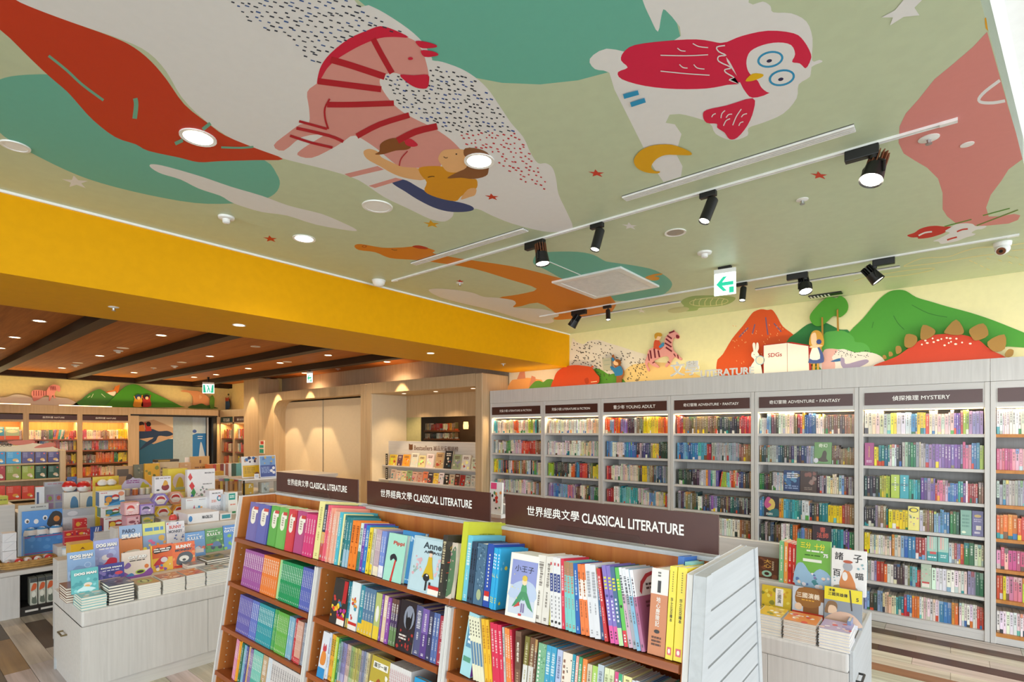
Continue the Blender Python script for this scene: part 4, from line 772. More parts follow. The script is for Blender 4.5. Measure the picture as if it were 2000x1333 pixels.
def face_y(px0, py0, px1, py1, Y, z0=None, lean=6):
    pm = (px0 + px1) / 2; a, b = onY(px0, py1, Y).x, onY(px1, py1, Y).x; z1 = onY(pm, py0, Y).z; zb = onY(pm, py1, Y).z if z0 is None else z0
    return Matrix.Translation((a, Y, zb)) @ Matrix.Rotation(R(-lean), 4, 'X'), b - a, (z1 - zb)

# face-out books on the wall bookcases (large enough to single out)
FO = {(4, 1): [('green cover with a dark caped figure', '6f9a5c', [('t', '奇幻', .5, .85, .5, 'e8f0dc'), ('s', [(.15, .2), (.4, .3), (.5, .55), (.62, .62), (.72, .5), (.7, .25), (.8, .12), (.4, .1)], '4a4030'), ('e', .1, .15, .14, .12, 'd8d8e0')])],
      (4, 2): [('deep blue cover with a pale title', '27406e', [('b', .1, .3, .9, .9, 14, ['3f6a9c', '5f94b8', '2a5078', '8a7a50'], .2), ('d', .2, .62, .9, .9, 3, 'd8dce8'), ('d', .1, .1, .9, .3, 2, '8aa0c8')]), ('dark brown cover with faint rosy print', '4a3a36', [('b', .1, .4, .9, .95, 12, ['8a5a50', '6a4a44', '9a8078'], .16), ('d', .25, .1, .75, .25, 2, '8a7a70')])],
      (4, 3): [('dark cover with a yellow moon and teal hills', '33303c', [('e', .42, .6, .34, .3, 'e2c46a'), ('s', [(.0, .6), (.2, .95), (.45, .9), (.3, .7), (.5, .6), (.2, .4)], 'c85a90'), ('s', [(.2, .05), (.5, .35), (.95, .4), (.98, .05)], '2e6f76'), ('d', .15, .08, .6, .2, 2, 'f0ece0')])],
      (4, 4): [('charcoal cover with red brush title', '453a44', [('t', '書\n法師', .55, .68, .62, 'd86a60', .5), ('s', [(.1, .1), (.3, .35), (.6, .25), (.9, .3), (.8, .08)], 'c8c4d4')])],
      (5, 1): [('magenta cover with gold lettering', 'a8407c', [('d', .42, .35, .55, .85, 7, 'e0b860'), ('d', .2, .12, .8, .24, 2, 'e8c0d8')])],
      (5, 2): [('lime green cover with white title', 'b4cc44', [('d', .42, .3, .6, .92, 6, 'f4f4e8'), ('e', .25, .58, .2, .06, '8a9a60'), ('e', .75, .58, .2, .06, '8a9a60')]), ('cyan cover with white title', '35a6b4', [('d', .42, .3, .6, .92, 6, 'f4f4f0'), ('e', .25, .58, .2, .06, '2f7c8c'), ('e', .75, .58, .2, .06, '2f7c8c')])],
      (5, 3): [('yellow comic cover with small portraits', 'efe27a', [('e', .5, .85, .42, .1, '3a3a30'), ('e', .52, .85, .3, .07, 'f0dc30'), ('b', .15, .15, .85, .7, 10, ['a8a0b0', 'c88a90', '708a60', 'e8e4dc'], .11)]), ('sea green cover of soft brush strokes', '78a894', [('d', .15, .3, .8, .85, 4, '4f8472'), ('e', .3, .12, .2, .05, 'e0e8c8')]), ('violet cover with gold emblem', '574f88', [('e', .5, .8, .32, .06, 'c8a850'), ('d', .15, .55, .85, .7, 2, 'b0a8c8'), ('r', .35, .25, .8, .42, 'd8d0c0'), ('r', .2, .1, .7, .18, 'c0b8c8')])],
      (5, 4): [('teal boxed set with striped top, first of two', '2f9696', [('r', 0, .38, 1, 1, '9cc4b4'), ('r', .25, .5, .38, 1, 'e0a0a0'), ('r', .45, .45, .58, 1, 'd8c0b0'), ('r', .65, .5, .8, 1, 'b0d0c0'), ('r', .28, .28, .9, .38, 'c84038'), ('d', .1, .1, .9, .2, 1, 'd8f0f0')]), ('teal boxed set with striped top, second of two', '2f9a98', [('r', 0, .4, 1, 1, 'a0c8b8'), ('r', .2, .5, .38, 1, 'e0a8a0'), ('r', .45, .5, .58, 1, 'd8c4b0'), ('r', .65, .5, .8, 1, 'b8d4c4'), ('d', .25, .15, .8, .3, 2, 'd8f0f0')])],
      (5, 5): [('pale green boxed set with a red tag', 'b8c8b0', [('b', .1, .3, .9, .9, 8, ['d8a8a0', 'a0c0a0', 'd8d8c8'], .14), ('r', .1, .2, .8, .27, 'c83a34'), ('r', .1, .05, .8, .2, 'ece4d8')])]}
ROWN = ['top', 'second', 'third', 'fourth', 'fifth', 'sixth', 'lowest']; BAYN = {4: 'second ADVENTURE bookcase', 5: 'MYSTERY bookcase'}
for k in sorted(FACE):
    seg = list(FACE[k]); spec = FO[k]
    while len(seg) < len(spec): s_ = max(seg, key=lambda q: q[1] - q[0]); q = seg.index(s_); m_ = (s_[0] + s_[1]) / 2; seg[q:q + 1] = [(s_[0], m_), (m_, s_[1])]
    for (a, b), (lb, c, it) in zip(seg, spec):
        a += .002; b -= .002; mono = f'{lb}, {ROWN[k[1]]} shelf of the {BAYN[k[0]]}'
        put_book('book', mono, 'book', Matrix.Translation((a, CF + .032, SHELF[k[1]] + .001)) @ Matrix.Rotation(R(-4), 4, 'X'), b - a, .205, .02, c, front=it)

# ================================================================ A-FRAME STAND OF CLASSICS
AX = [-3.118, -2.236, -1.372, -.5095]; LEAN = R(8.3); T0, T1, TZ = 1.346, 1.797, 1.332     # front/rear top edge, height
def yf(z): return T0 - math.tan(LEAN) * (TZ - z)
def yr(z): return T1 + math.tan(R(7.6)) * (TZ - z)
AS = [1.106, .868, .631, .397]
for i, lb in enumerate(('left', 'middle', 'right')):
    xa, xb = AX[i], AX[i + 1]
    t = thing('display_bookcase', f'{"sloping walnut and white display bookcase, " + ["left end bay with sets of bright paperbacks", "middle bay between two white uprights", "right bay ending in the white slatted side"][i]}', 'bookcase', ((xa + xb) / 2, 1.57, 0), 'sloping classics stand')
    def side(x0, x1, ztop, name, mat='oak', inner=None):
        pts = [(yf(0), 0), (yr(0), 0), (yr(ztop), ztop), (yf(ztop), ztop)]
        MB().prism([(x0, y, z) for y, z in pts], (x1 - x0, 0, 0), 'ffffff').build(name, mat, t, bevel=.002)
    th = .016
    def lining(x0, x1, ztop):
        MB().prism([(x0, y, z) for y, z in [(yf(0) + .012, 0), (1.545, 0), (1.545, ztop - .004), (yf(ztop) + .012, ztop - .004)]], (x1 - x0, 0, 0), 'ffffff').build('lining', 'brown', t)
    zl = TZ if i == 0 else 1.078; zr = TZ if i == 2 else 1.078
    side(xa + .0006, xa + th, zl, 'side_panel'); side(xb - th, xb - .0006, zr, 'side_panel'); lining(xa + th, xa + th + .008, zl); lining(xb - th - .008, xb - th, zr)
    MB().box(xa + th, 1.548, .02, xb - th, 1.592, 1.325).build('back_panel', 'brown', t)
    MB().box(xa + th, 1.545, 1.325, xb - th, 1.595, 1.338).build('top_rail', 'whitewood', t)
    for z in AS + [.10]:
        for s in ((1,) if z > .2 else (1, -1)):
            x0, x1 = (xa + th + .0085, xb - th - .0085); y0 = yf(z)
            if z > 1: x0, x1 = (xa + (th + .0085 if i == 0 else .0006)), xb - (th + .0085 if i == 2 else .0006)
            dp = 1.548 - y0; c_, s_ = math.cos(LEAN), math.sin(LEAN); tk = .022
            q = [(y0, z), (y0 + dp, z - dp * s_ / c_), (y0 + dp, z - dp * s_ / c_ - tk), (y0 - tk * s_, z - tk * c_)]
            if s < 0: q = [(3.14 - y, zz_) for y, zz_ in q][::-1]
            MB().prism([(x0, y, zz_) for y, zz_ in q], (x1 - x0, 0, 0), 'ffffff').build('shelf', 'brownx', t, bevel=.0015)
    for s in (0, 1):                                    # rows of shelf-pin holes in the linings
        m = MB(); x = xa + th + .0085 if s == 0 else xb - th - .0085
        for k in range(26):
            z = .14 + k * .036
            if z < (1.06 if (zl, zr)[s] < 1.2 else 1.3): m.cyl((x, yf(z) + .045, z), (x + (.0008 if s == 0 else -.0008), yf(z) + .045, z), .0032, n=8, col='d8cdb8')
        o = m.build('pin_holes', 'flat', t); o['kind'] = 'stuff'
    if i == 2:                                          # slatted white end panel
        x0 = xb + .0006; top = [(yf(TZ), TZ), (yr(TZ), TZ)]
        zb = [TZ] + [1.234 - .0705 * k for k in range(17)] + [.02]
        for a, b in zip(zb, zb[1:]):
            b2 = b + .009; MB().prism([(x0, y, z) for y, z in ((yf(b2) + .04, b2), (yr(b2) - .03, b2), (yr(a) - .03, a), (yf(a) + .04, a))], (.03, 0, 0), 'ffffff').build('slat', 'whitewood', t, bevel=.001)
        MB().prism([(x0, y, z) for y, z in ((yf(.02) + .04, .02), (yr(.02) - .03, .02), (yr(1.25) - .03, 1.25), (yf(1.25) + .04, 1.25))], (.024, 0, 0), 'ffffff').build('slat_backing', 'oak', t)
        for y0, y1, nm_ in ((0, .0395, 'f'), (-.0295, 0, 'r')):
            f = yf if nm_ == 'f' else yr; MB().prism([(x0, y, z) for y, z in ((f(0) + y0, 0), (f(0) + y1, 0), (f(TZ) + y1, TZ), (f(TZ) + y0, TZ))], (.0335, 0, 0), 'ffffff').build('edge_post', 'whitewood', t, bevel=.0015)
# brown topic signs with clear holders
for i, (q0, q1, cj, en) in enumerate((((541, 922), (700, 938), (562, 603), (605.5, 678)), ((718, 937), (958, 972), (744, 805), (808.5, 922)), ((988, 965), (1404, 1007), (1030, 1131.5), (1137, 1336)))):
    a, b = onY(*q0, 1.57), onY(*q1, 1.57); z0, z1 = 1.342, 1.457
    t = thing('topic_sign', 'brown sign reading CLASSICAL LITERATURE standing on the %s bay of the classics stand' % ('left', 'middle', 'right')[i], 'sign', ((a.x + b.x) / 2, 1.57, z0), 'signs of the classics stand')
    MB().box(a.x, 1.567, z0, b.x, 1.573, z1).build('board', 'sign', t); w = b.x - a.x
    c0, c1, e0, e1 = [onY(v, 1000, 1.567).x for v in cj + en]
    MB().text('世界經典文學', ((c0 + c1) / 2, 1.5655, 1.405), EX, UP, w=c1 - c0, col='f3efe8', bold=.02).build('chinese_lettering', 'flat', t)
    MB().text('CLASSICAL LITERATURE', ((e0 + e1) / 2, 1.5655, 1.402), EX, UP, w=e1 - e0, h=.034, col='f3efe8', bold=.02).build('english_lettering', 'flat', t)
    c = (a.x + b.x) / 2 + .0 * w; MB().prism([(c - .18, 1.557, z0), (c + .18, 1.557, z0), (c + .155, 1.557, z0 + .026), (c - .155, 1.557, z0 + .026)], (0, .003, 0), 'ffffff').build('clear_holder', 'acrylic', t)

ORD = ['top', 'second', 'third', 'fourth']; BN = ['left', 'middle', 'right']
used = {}
def dashes(ink, lo=.2, hi=.9, k=0):
    h = hi - lo; return [('v', .5, lo + h * .52, hi, .2 + .06 * (k % 3), ink), ('v', .5, lo + h * (.12 + .1 * (k % 2)), lo + h * .42, .13, ink), ('v', .5, .05, .1, .22, ink)]
NTH = ['first', 'second', 'third', 'fourth', 'fifth', 'sixth', 'seventh', 'eighth', 'ninth', 'tenth', 'eleventh', 'twelfth', 'thirteenth', 'fourteenth', 'fifteenth']
NUM = 'zero one two three four five six seven eight nine ten eleven twelve thirteen fourteen fifteen'.split()
def booklabel(desc, bay, r, k, n):
    tail = f', {BN[bay]} classics bay, {ORD[r]} shelf'
    if n > 1: tail = f', {NTH[k]} of {NUM[n]} from left' + tail
    d = desc
    if len((d + tail).split()) > 16: d = d.split(' with')[0]
    lb = d + tail; k2 = 1
    while lb in used: k2 += 1; lb = f'{NTH[k2 - 1]} {d}' + tail
    used[lb] = 1; return lb
def row(bay, r, items):
    z = AS[r]; Y = yf(z) + .012; prev = None
    for it in items:
        x0p, x1p, n, H, cov, desc = it[:6]; op = it[6] if len(it) > 6 else {}
        xa, xb = onY(x0p, 1000, Y).x, onY(x1p, 1000, Y).x; T = (xb - xa) / n; Wd = op.get('w', .15 if H > .19 else .13)
        ln = R(op.get('lean', 0)); zs = z + (T * abs(math.sin(ln)) if ln < 0 else 0)
        ink = op.get('ink', 'f2eee6'); sa = op.get('sa') or (dashes(mix(cov, ink, .72), *op.get('dl', (.16, .9)), k=int(x0p) % 6) if not op.get('plain') else ())
        for k in range(n):
            X = xa + T * (k + 1); yy = Y + op.get('dy', 0) + (rnd.uniform(0, .006) if n < 4 else 0); hh = H
            Mx = Matrix.Translation((X, yy, zs + .0005)) @ Matrix.Rotation(-LEAN, 4, 'X') @ Matrix.Rotation(ln, 4, 'Y') @ RZ
            lb = booklabel(desc, bay, r, k, n)
            put_book('book', lb, 'book', Mx, Wd, hh, T - .0006, cov, op.get('b', ()), op.get('sp'), op.get('front', ()), sa, group=(f'{desc}, {BN[bay]} classics bay, {ORD[r]} shelf' if n > 1 else None))
def front(bay, r, x0p, x1p, H, cov, desc, it, dy=0, T=.018, lean=11, n=1, turn=0):
    z = AS[r]; Y = yf(z) + .012 + dy; xa, xb = onY(x0p, 1000, Y).x, onY(x1p, 1000, Y).x
    for k in range(n):
        lb = f'{desc}, {BN[bay]} classics bay, {ORD[r]} shelf' if k == 0 else f'{NTH[k - 1]} copy behind the {desc.split(" titled")[0].split(" with")[0]}, {BN[bay]} classics bay, {ORD[r]} shelf'
        used[lb] = 1
        put_book('book', lb, 'book', Matrix.Translation((xa, Y + k * (T + .001), z + .0005 - k * T * math.tan(LEAN))) @ Matrix.Rotation(R(-lean), 4, 'X') @ Matrix.Rotation(R(turn), 4, 'Z'), xb - xa, H, T, cov, front=it, group=f'copies behind the {desc}' if k else None)
tagart = lambda c: [('r', .12, .0, .88, 1, c), ('s', [(.5, .44), (.72, .5), (.74, .66), (.74, .82), (.5, .9), (.26, .82), (.26, .66), (.28, .5)], 'ece4d4'), ('r', .45, .82, .9, .9, 'c83a30'), ('r', .45, .74, .9, .82, 'f0e8dc'), ('d', .4, .55, .6, .78, 4, 'a89a88')]
# left bay
row(0, 0, [(478.5, 497, 1, .205, '6a5fa6', 'violet slipcase with a cream label', dict(sa=tagart('6a5fa6'))), (497.6, 517.6, 1, .205, '585aa8', 'blue slipcase with a cream label', dict(sa=tagart('585aa8'))), (518.4, 535.8, 1, .205, '57a63c', 'green slipcase with a cream label', dict(sa=tagart('57a63c'))), (536.4, 553.2, 1, .205, '6ab24e', 'pale green slipcase with a cream label', dict(sa=tagart('6ab24e'))),
    (553.9, 569, 1, .205, 'd03a44', 'red slipcase with a cream label', dict(sa=tagart('d03a44'))), (569.8, 588.4, 1, .205, 'b4487e', 'plum slipcase with a cream label', dict(sa=tagart('b4487e'))), (589, 608, 4, .198, 'd63a78', 'thin magenta paperback'), (609, 619.4, 1, .266, 'ece49a', 'tall cream picture book over the white upright', dict(w=.2, ink='b0a860'))])
row(0, 1, [(470, 506, 10, .192, 'a2529c', 'thin mauve paperback', dict(dl=(.12, .92))), (506.3, 536, 8, .192, 'ec7f34', 'thin orange paperback', dict(dl=(.12, .92))), (536.3, 541.6, 1, .19, 'a9dc9c', 'mint paperback', dict(plain=1)), (542, 582, 12, .192, '17955a', 'thin green paperback', dict(dl=(.12, .92))), (582.4, 602.5, 6, .192, '5a68b8', 'thin blue paperback', dict(dl=(.12, .92)))])
row(0, 2, [(459.5, 483.6, 8, .192, '6560b0', 'thin indigo paperback', dict(dl=(.1, .92))), (484, 497, 4, .192, '6478c8', 'thin cornflower paperback', dict(dl=(.1, .92))), (497.6, 526, 9, .192, '2a9aa6', 'thin teal paperback', dict(dl=(.1, .92))), (526.4, 533.6, 3, .192, '55a85a', 'thin leaf green paperback'), (534.2, 554.6, 7, .192, '66b04a', 'thin lime paperback', dict(dl=(.1, .92))), (555, 565.8, 3, .19, '84b4cc', 'thin light blue paperback'), (566.2, 571.4, 2, .19, 'c6323c', 'thin red paperback'), (571.8, 582.6, 5, .188, 'd8a490', 'thin peach paperback', dict(b=((.14, 'c83a44'), (1, 'd8a490')))), (583, 590, 3, .188, '8a93a4', 'thin slate paperback')])
row(0, 3, [(450, 457, 3, .2, 'e08cb0', 'thin pink paperback'), (457.3, 462, 2, .2, 'f0a92c', 'thin amber paperback'), (462.3, 466.5, 1, .2, '1f6a4c', 'dark green paperback'), (466.8, 471.5, 2, .195, '7db4d0', 'thin pale blue paperback'), (471.8, 475.2, 1, .195, '54549a', 'indigo paperback'), (475.5, 479, 1, .2, 'd8ac70', 'tan paperback'), (479.3, 485, 2, .195, '8a72a8', 'thin violet paperback'), (485.3, 503, 6, .2, '7ac8b8', 'thin aqua paperback', dict(b=((.3, '4aa89a'), (1, '7ac8b8')))), (503.5, 513, 1, .2, 'c2a07a', 'thick tan book with green wear', dict(b=((.4, '9a9a58'), (1, 'c2a07a')))), (513.4, 521, 1, .2, 'd4dce4', 'pale blue white book'), (521.4, 586, 15, .2, 'd9d2cf', 'thin off-white paperback', dict(ink='8a8488'))])
# middle bay
row(1, 0, [(620, 626, 1, .255, '2c3850', 'dark floral picture book over the white upright', dict(w=.2, b=((.3, 'c84a50'), (.5, 'e8b060'), (1, '2c3850')))), (627, 634, 2, .255, 'e8687a', 'tall coral picture book', dict(w=.21)), (634.3, 641.5, 2, .245, 'eda48e', 'salmon picture book', dict(w=.2)), (642, 651, 2, .232, 'e8b49c', 'flesh pink picture book', dict(w=.19)), (651.4, 657, 1, .232, '4fb8cc', 'turquoise picture book', dict(w=.19)), (657.3, 661, 1, .226, 'efe6a4', 'pale yellow book'), (661.3, 665.5, 1, .222, '1f6e70', 'dark teal book', dict(w=.17)), (666, 676.5, 2, .215, '3f8f98', 'teal grey book with a pale foot', dict(b=((.35, 'a0c0d4'), (1, '2f8088')))), (677.5, 692, 2, .206, 'ee8430', 'thick orange paperback', dict(ink='8a3a10')), (692.5, 698, 1, .2, 'd4e4dc', 'white and green paperback', dict(b=((.4, '2f7a6a'), (1, 'd4e4dc')), ink='4a6a60')),
    (698.4, 704, 1, .2, '7545ac', 'purple starry paperback'), (704.4, 711.5, 1, .196, '2b7cc2', 'sky blue paperback'), (712, 717.5, 1, .19, 'efd63c', 'yellow paperback', dict(ink='6a5a10')), (718, 724, 2, .188, 'd6d0bc', 'ivory and yellow paperback', dict(b=((.22, 'ecd23a'), (1, 'd6d0bc')), ink='6a645a')), (724.4, 735, 3, .186, 'bfa4ae', 'dusty mauve paperback', dict(b=((.2, 'f0e2c0'), (1, 'bfa4ae')))), (735.4, 745, 2, .184, '7a92d6', 'periwinkle paperback', dict(b=((.25, 'ece8f0'), (1, '7a92d6'))))])
front(1, 0, 747, 782, .185, 'a6dcc8', 'mint green book titled Pippi with red stockings', [('t', 'Pippi', .62, .8, .6, 'c8382c', .1), ('s', [(.25, .52), (.45, .58), (.62, .5), (.6, .42), (.45, .48), (.3, .42)], '2c2c34'), ('p', [(.52, .45), (.6, .45), (.5, .05), (.4, .02)], 'd03a34'), ('p', [(.4, .06), (.52, .06), (.5, 0), (.4, 0)], 'd03a34')], -.006)
front(1, 0, 773, 816, .2, '3f86be', 'blue book with a pale title and brown figure', [('t', 'TIN', .4, .86, .5, 'c4dcec', .1), ('s', [(.6, .25), (.75, .5), (.82, .68), (.9, .6), (.88, .35), (.78, .2)], '9a6a48'), ('e', .82, .68, .07, .04, 'e8c8a8'), ('d', .3, .06, .7, .1, 1, 'a8cce4')], .012)
front(1, 0, 795, 857, .2, 'b9d2da', 'pale blue book titled Anne with a yellow-coated figure', [('r', .03, .02, .97, .98, 'a8c4ce'), ('r', .045, .03, .955, .97, 'bcd4dc'), ('t', 'Anne', .62, .86, .56, '34424c', .12), ('t', 'ARRIVES', .66, .74, .56, '34424c', .05), ('b', .08, .2, .4, .65, 14, ['e0b8bc', 'd8a8b0', '98b0a8'], .05), ('b', .8, .3, .95, .7, 10, ['e0b8bc', '98b0a8'], .05), ('p', [(.42, .28), (.78, .28), (.68, .55), (.66, .66), (.55, .66), (.53, .52)], 'd0b02c'), ('e', .61, .70, .05, .045, 'f0ccb0'), ('r', .5, .735, .73, .75, '3a3a3a'), ('e', .61, .755, .06, .025, '3a3a3a'), ('e', .56, .29, .1, .07, '2c2c2e'), ('e', .58, .33, .03, .015, 'efefef'), ('r', .55, .06, .6, .22, '2c2c2e'), ('r', .66, .06, .71, .22, '2c2c2e'), ('r', .66, .02, .98, .11, 'f0e8dc'), ('r', .66, .11, .98, .17, 'c8302c')], -.028, .03)
front(1, 0, 846, 880, .195, 'd8c6b4', 'beige book with green leafy sprigs', [('s', [(.3, .05), (.6, .2), (.5, .5), (.7, .8), (.95, .9), (.98, .1)], '5a7a58'), ('b', .4, .1, .9, .9, 12, ['3f6a48', 'c8a098', '7a9a70'], .08), ('r', .08, .12, .4, .3, '5a4a42')], -.012, .02)
front(1, 1, 642, 671, .19, '34302e', 'dark book with a crowd of children and flowers', [('b', .05, .42, .95, .62, 8, ['e0a078', '3a7a9a', 'c83a34', '6a4a3a'], .13), ('b', .02, .05, .98, .4, 16, ['d8383c', 'e89a28', 'b03a90', '5a9a3c', 'e8d040'], .13), ('r', .66, .5, .9, .98, 'b8282c'), ('r', .5, .02, .98, .14, 'ece4dc'), ('r', .5, .14, .98, .2, 'c8302c')], -.006, .03)
row(1, 1, [(671.5, 677, 2, .19, '2f7f92', 'teal book with a yellow foot', dict(b=((.2, 'e8c038'), (1, '2f7f92')))), (678, 694, 1, .195, 'dde6e8', 'thick white book with red scribbles', dict(sa=[('b', .2, .2, .8, .75, 12, ['c84a3c', '3a90a8', 'e8a040'], .16), ('r', 0, .1, 1, .16, 'c8302c'), ('r', 0, 0, 1, .1, 'ece4dc')])), (695, 702.5, 1, .19, '2d8ba0', 'teal leafy book with a yellow foot', dict(b=((.2, 'e8c038'), (1, '2d8ba0')))), (703, 724.5, 4, .188, '5a7c9c', 'steel blue book with a yellow foot', dict(b=((.3, 'e6bc36'), (1, '5a7c9c')))), (725, 736, 1, .18, 'b4bc74', 'olive book with a pale figure and yellow foot', dict(b=((.28, 'e8c83c'), (1, 'b4bc74')), sa=[('e', .5, .55, .3, .18, 'e8e4dc')])), (736.4, 740, 1, .18, '7e4aa0', 'purple slim book'), (740.4, 748, 1, .178, 'e2c6a6', 'cream peach book'), (748.4, 755, 1, .176, '8a4aa0', 'violet slim book'), (755.4, 768.5, 3, .176, '5a4a50', 'dark speckled book', dict(b=((.4, '6a8a5a'), (.7, '4a3a60'), (1, '6a4a40'))))])
front(1, 1, 771, 802, .185, '2a2228', 'black and red book with a wolf head', [('b', .05, .05, .95, .6, 18, ['8a2a28', 'a83430', '5a2024'], .09), ('e', .62, .68, .32, .24, '8a90a0'), ('s', [(.45, .8), (.52, .68), (.62, .7), (.72, .68), (.8, .82), (.8, .55), (.62, .42), (.45, .55)], '16141a'), ('d', .15, .22, .6, .34, 2, 'd8d0c8')], -.004, .03)
row(1, 1, [(803, 816, 1, .18, '57587e', 'grey violet ornate book'), (816.4, 829, 1, .176, '6a4f96', 'purple ornate book', dict(b=((.5, '5a3f86'), (1, '7a5fa6')))), (829.4, 838, 1, .174, '3a3a5c', 'navy ornate book'), (838.4, 850, 2, .174, '5a70a8', 'blue slim hardback'), (850.4, 861, 1, .17, 'a83a4c', 'crimson hardback'), (861.4, 868, 1, .168, 'cfc8b0', 'cream hardback', dict(ink='5a5a50'))])
front(1, 2, 618, 631, .19, 'dce0e8', 'white book with a red fox over blue', [('s', [(.2, .3), (.8, .3), (.9, .5), (.5, .62), (.2, .5)], 'e08a3c'), ('s', [(.3, .6), (.8, .6), (.7, .75), (.5, .68), (.4, .76)], 'c8404c'), ('r', 0, 0, 1, .22, '2d8cc8')], -.006, .014)
row(1, 2, [(632, 636, 1, .192, 'd4dcec', 'pale lilac slim book', dict(ink='8890a8')), (637, 645, 2, .19, 'e8a434', 'amber paperback', dict(ink='4a6a30')), (645.4, 650, 1, .188, 'b8d048', 'lime slim paperback'), (650.4, 655, 1, .186, '2c7d50', 'dark green slim paperback')])
cols = ['8aa0a8', '7a78a8', '8c88b8', 'c0a0a4', 'c4ac9c', '88a078', '98a860', 'b8b068', 'c0b060', 'a8a868', '9a96a8', '7c86a4', 'b8b4b0', 'd8c890']; nmz = ['grey teal', 'slate violet', 'lavender', 'dusty pink', 'pinkish tan', 'sage', 'moss', 'khaki', 'mustard', 'olive', 'grey mauve', 'dusk blue', 'stone', 'pale straw']
row(1, 2, [(655.5 + i * 4, 659.3 + i * 4, 1, .178, c, f'{nmz[i]} slim book in the shrink-wrapped set', dict(b=((.12, ['d89a78', 'e0b050', '58b0a0'][i % 3]), (.3, mix(c, 'f0f0f0', .3)), (1, c)), ink='6a6458')) for i, c in enumerate(cols)])
front(1, 2, 714, 750, .182, 'b8a23c', 'mustard book with a brown-haired girl', [('r', .12, .76, .9, .9, 'ece8dc'), ('t', '羅莎一場', .5, .83, .66, '3a3a30', .09), ('s', [(.3, .1), (.3, .4), (.5, .58), (.7, .4), (.7, .1)], 'a8542c'), ('e', .5, .36, .13, .12, 'f0d0b4'), ('p', [(.35, 0), (.65, 0), (.6, .2), (.4, .2)], 'dfe8ec'), ('b', .08, .3, .25, .7, 4, ['ece8dc'], .1), ('b', .75, .3, .92, .7, 4, ['ece8dc'], .1)], -.006, .02)
row(1, 2, [(752, 793, 11, .18, 'dedad8', 'slim white paperback', dict(ink='c08088'))])
front(1, 2, 797, 848, .17, '2c9ad0', 'bright blue book with black cat silhouettes', [('s', [(.1, .3), (.3, .55), (.4, .75), (.5, .55), (.8, .45), (.9, .2), (.7, .35), (.4, .3)], '14202c'), ('b', .1, .6, .9, .9, 5, ['14202c'], .1)], -.006, .02)
row(1, 3, [(604, 610, 1, .2, 'a83440', 'dark red book'), (632, 640, 2, .19, 'd8d4dc', 'pale grey book', dict(ink='8a8890')), (640.5, 646, 1, .19, '8a2a3a', 'maroon book'), (646.5, 700, 7, .185, '8890b8', 'dull violet paperback'), (701, 760, 6, .185, 'c8b8a0', 'sand coloured paperback')])
front(1, 3, 611, 631, .2, 'c8d0c0', 'pale book with a red-haired figure', [('e', .5, .55, .3, .2, 'a83a2c'), ('e', .5, .5, .18, .14, 'f0d0b4')], -.006, .016)
# right bay
row(2, 0, [(866, 874.5, 1, .222, '3c3733', 'dark brown starry tall book with gold title 小', dict(w=.17, dy=-.035, ink='ecdcae', front=[('t', '小', .16, .80, .12, 'ddb83c'), ('r', .06, .56, .22, .58, 'c84a30'), ('r', .05, .4, .2, .41, 'c84a30'), ('b', .02, .08, .9, .9, 16, ['ece4d0'], .02)])), (889.5, 899.5, 1, .272, 'c9cc3c', 'tall lime yellow picture book', dict(w=.21, front=[('t', 'LE PETIT PRINCE', .5, .84, .4, '7a8a2c', .022), ('r', 0, 0, 1, .02, 'b8bc30')], plain=1)), (899.8, 909, 1, .226, '6fc4dc', 'pale blue tall book', dict(w=.18)), (909.4, 921, 2, .208, '32485f', 'slate blue hardback with black print', dict(w=.16, ink='12181e')), (921.4, 939.5, 1, .206, '4d6f8a', 'thick blue grey patterned hardback', dict(w=.16, sa=[('b', .05, .25, .95, .98, 40, ['8aa8bc', '3a5870', '6a8ca4'], .1), ('e', .6, .17, .25, .09, 'a8b48c')])), (940, 952, 1, .21, '2a4fa8', 'royal blue hardback with red and white tag', dict(w=.17, sa=[('r', .1, .1, .9, .17, 'f0e8dc'), ('r', .1, .17, .9, .25, 'c8302c'), ('d', .4, .3, .6, .85, 10, 'e8e4dc')])), (952.5, 967, 3, .2, '2fa8dc', 'bright sky blue paperback with a yellow moon', dict(w=.15, sa=[('e', .5, .55, .35, .03, 'f0dc50'), ('e', .6, .555, .3, .026, '2fa8dc'), ('d', .3, .65, .7, .92, 5, 'e8f4fa'), ('d', .3, .1, .7, .2, 3, 'f0dc50')], front=[('b', .05, .05, .95, .95, 14, ['6cc4ec', 'a8e0f4', 'f0dc50'], .05)]))])
front(2, 0, 986, 1042, .2, 'e8e6dc', 'cream-bordered blue book titled 小王子 with a caped child', [('r', .08, .06, .92, .9, 'c4ccd8'), ('r', .08, .5, .92, .9, '8a92c8'), ('s', [(.1, .45), (.3, .55), (.6, .6), (.9, .52), (.9, .3), (.1, .3)], 'b4c2da'), ('t', '小王子', .5, .77, .62, '26262e', .1, .01), ('e', .55, .42, .1, .14, '4f9a68'), ('p', [(.45, .42), (.2, .16), (.4, .2), (.55, .35), (.72, .2), (.9, .14), (.65, .42)], '3f8a5c'), ('p', [(.25, .15), (.42, .26), (.46, .2)], 'c83a34'), ('e', .55, .58, .08, .06, 'f2d0a8'), ('e', .55, .63, .085, .045, 'd8b840'), ('r', .5, .1, .54, .24, '7a6a9a'), ('r', .57, .1, .61, .24, '7a6a9a'), ('r', .44, .08, .54, .045, 'c83a34'), ('b', .14, .3, .4, .7, 5, ['e8d88c'], .025)], -.012, .017, 10, 6, 4)
L1 = dict(lean=-5)
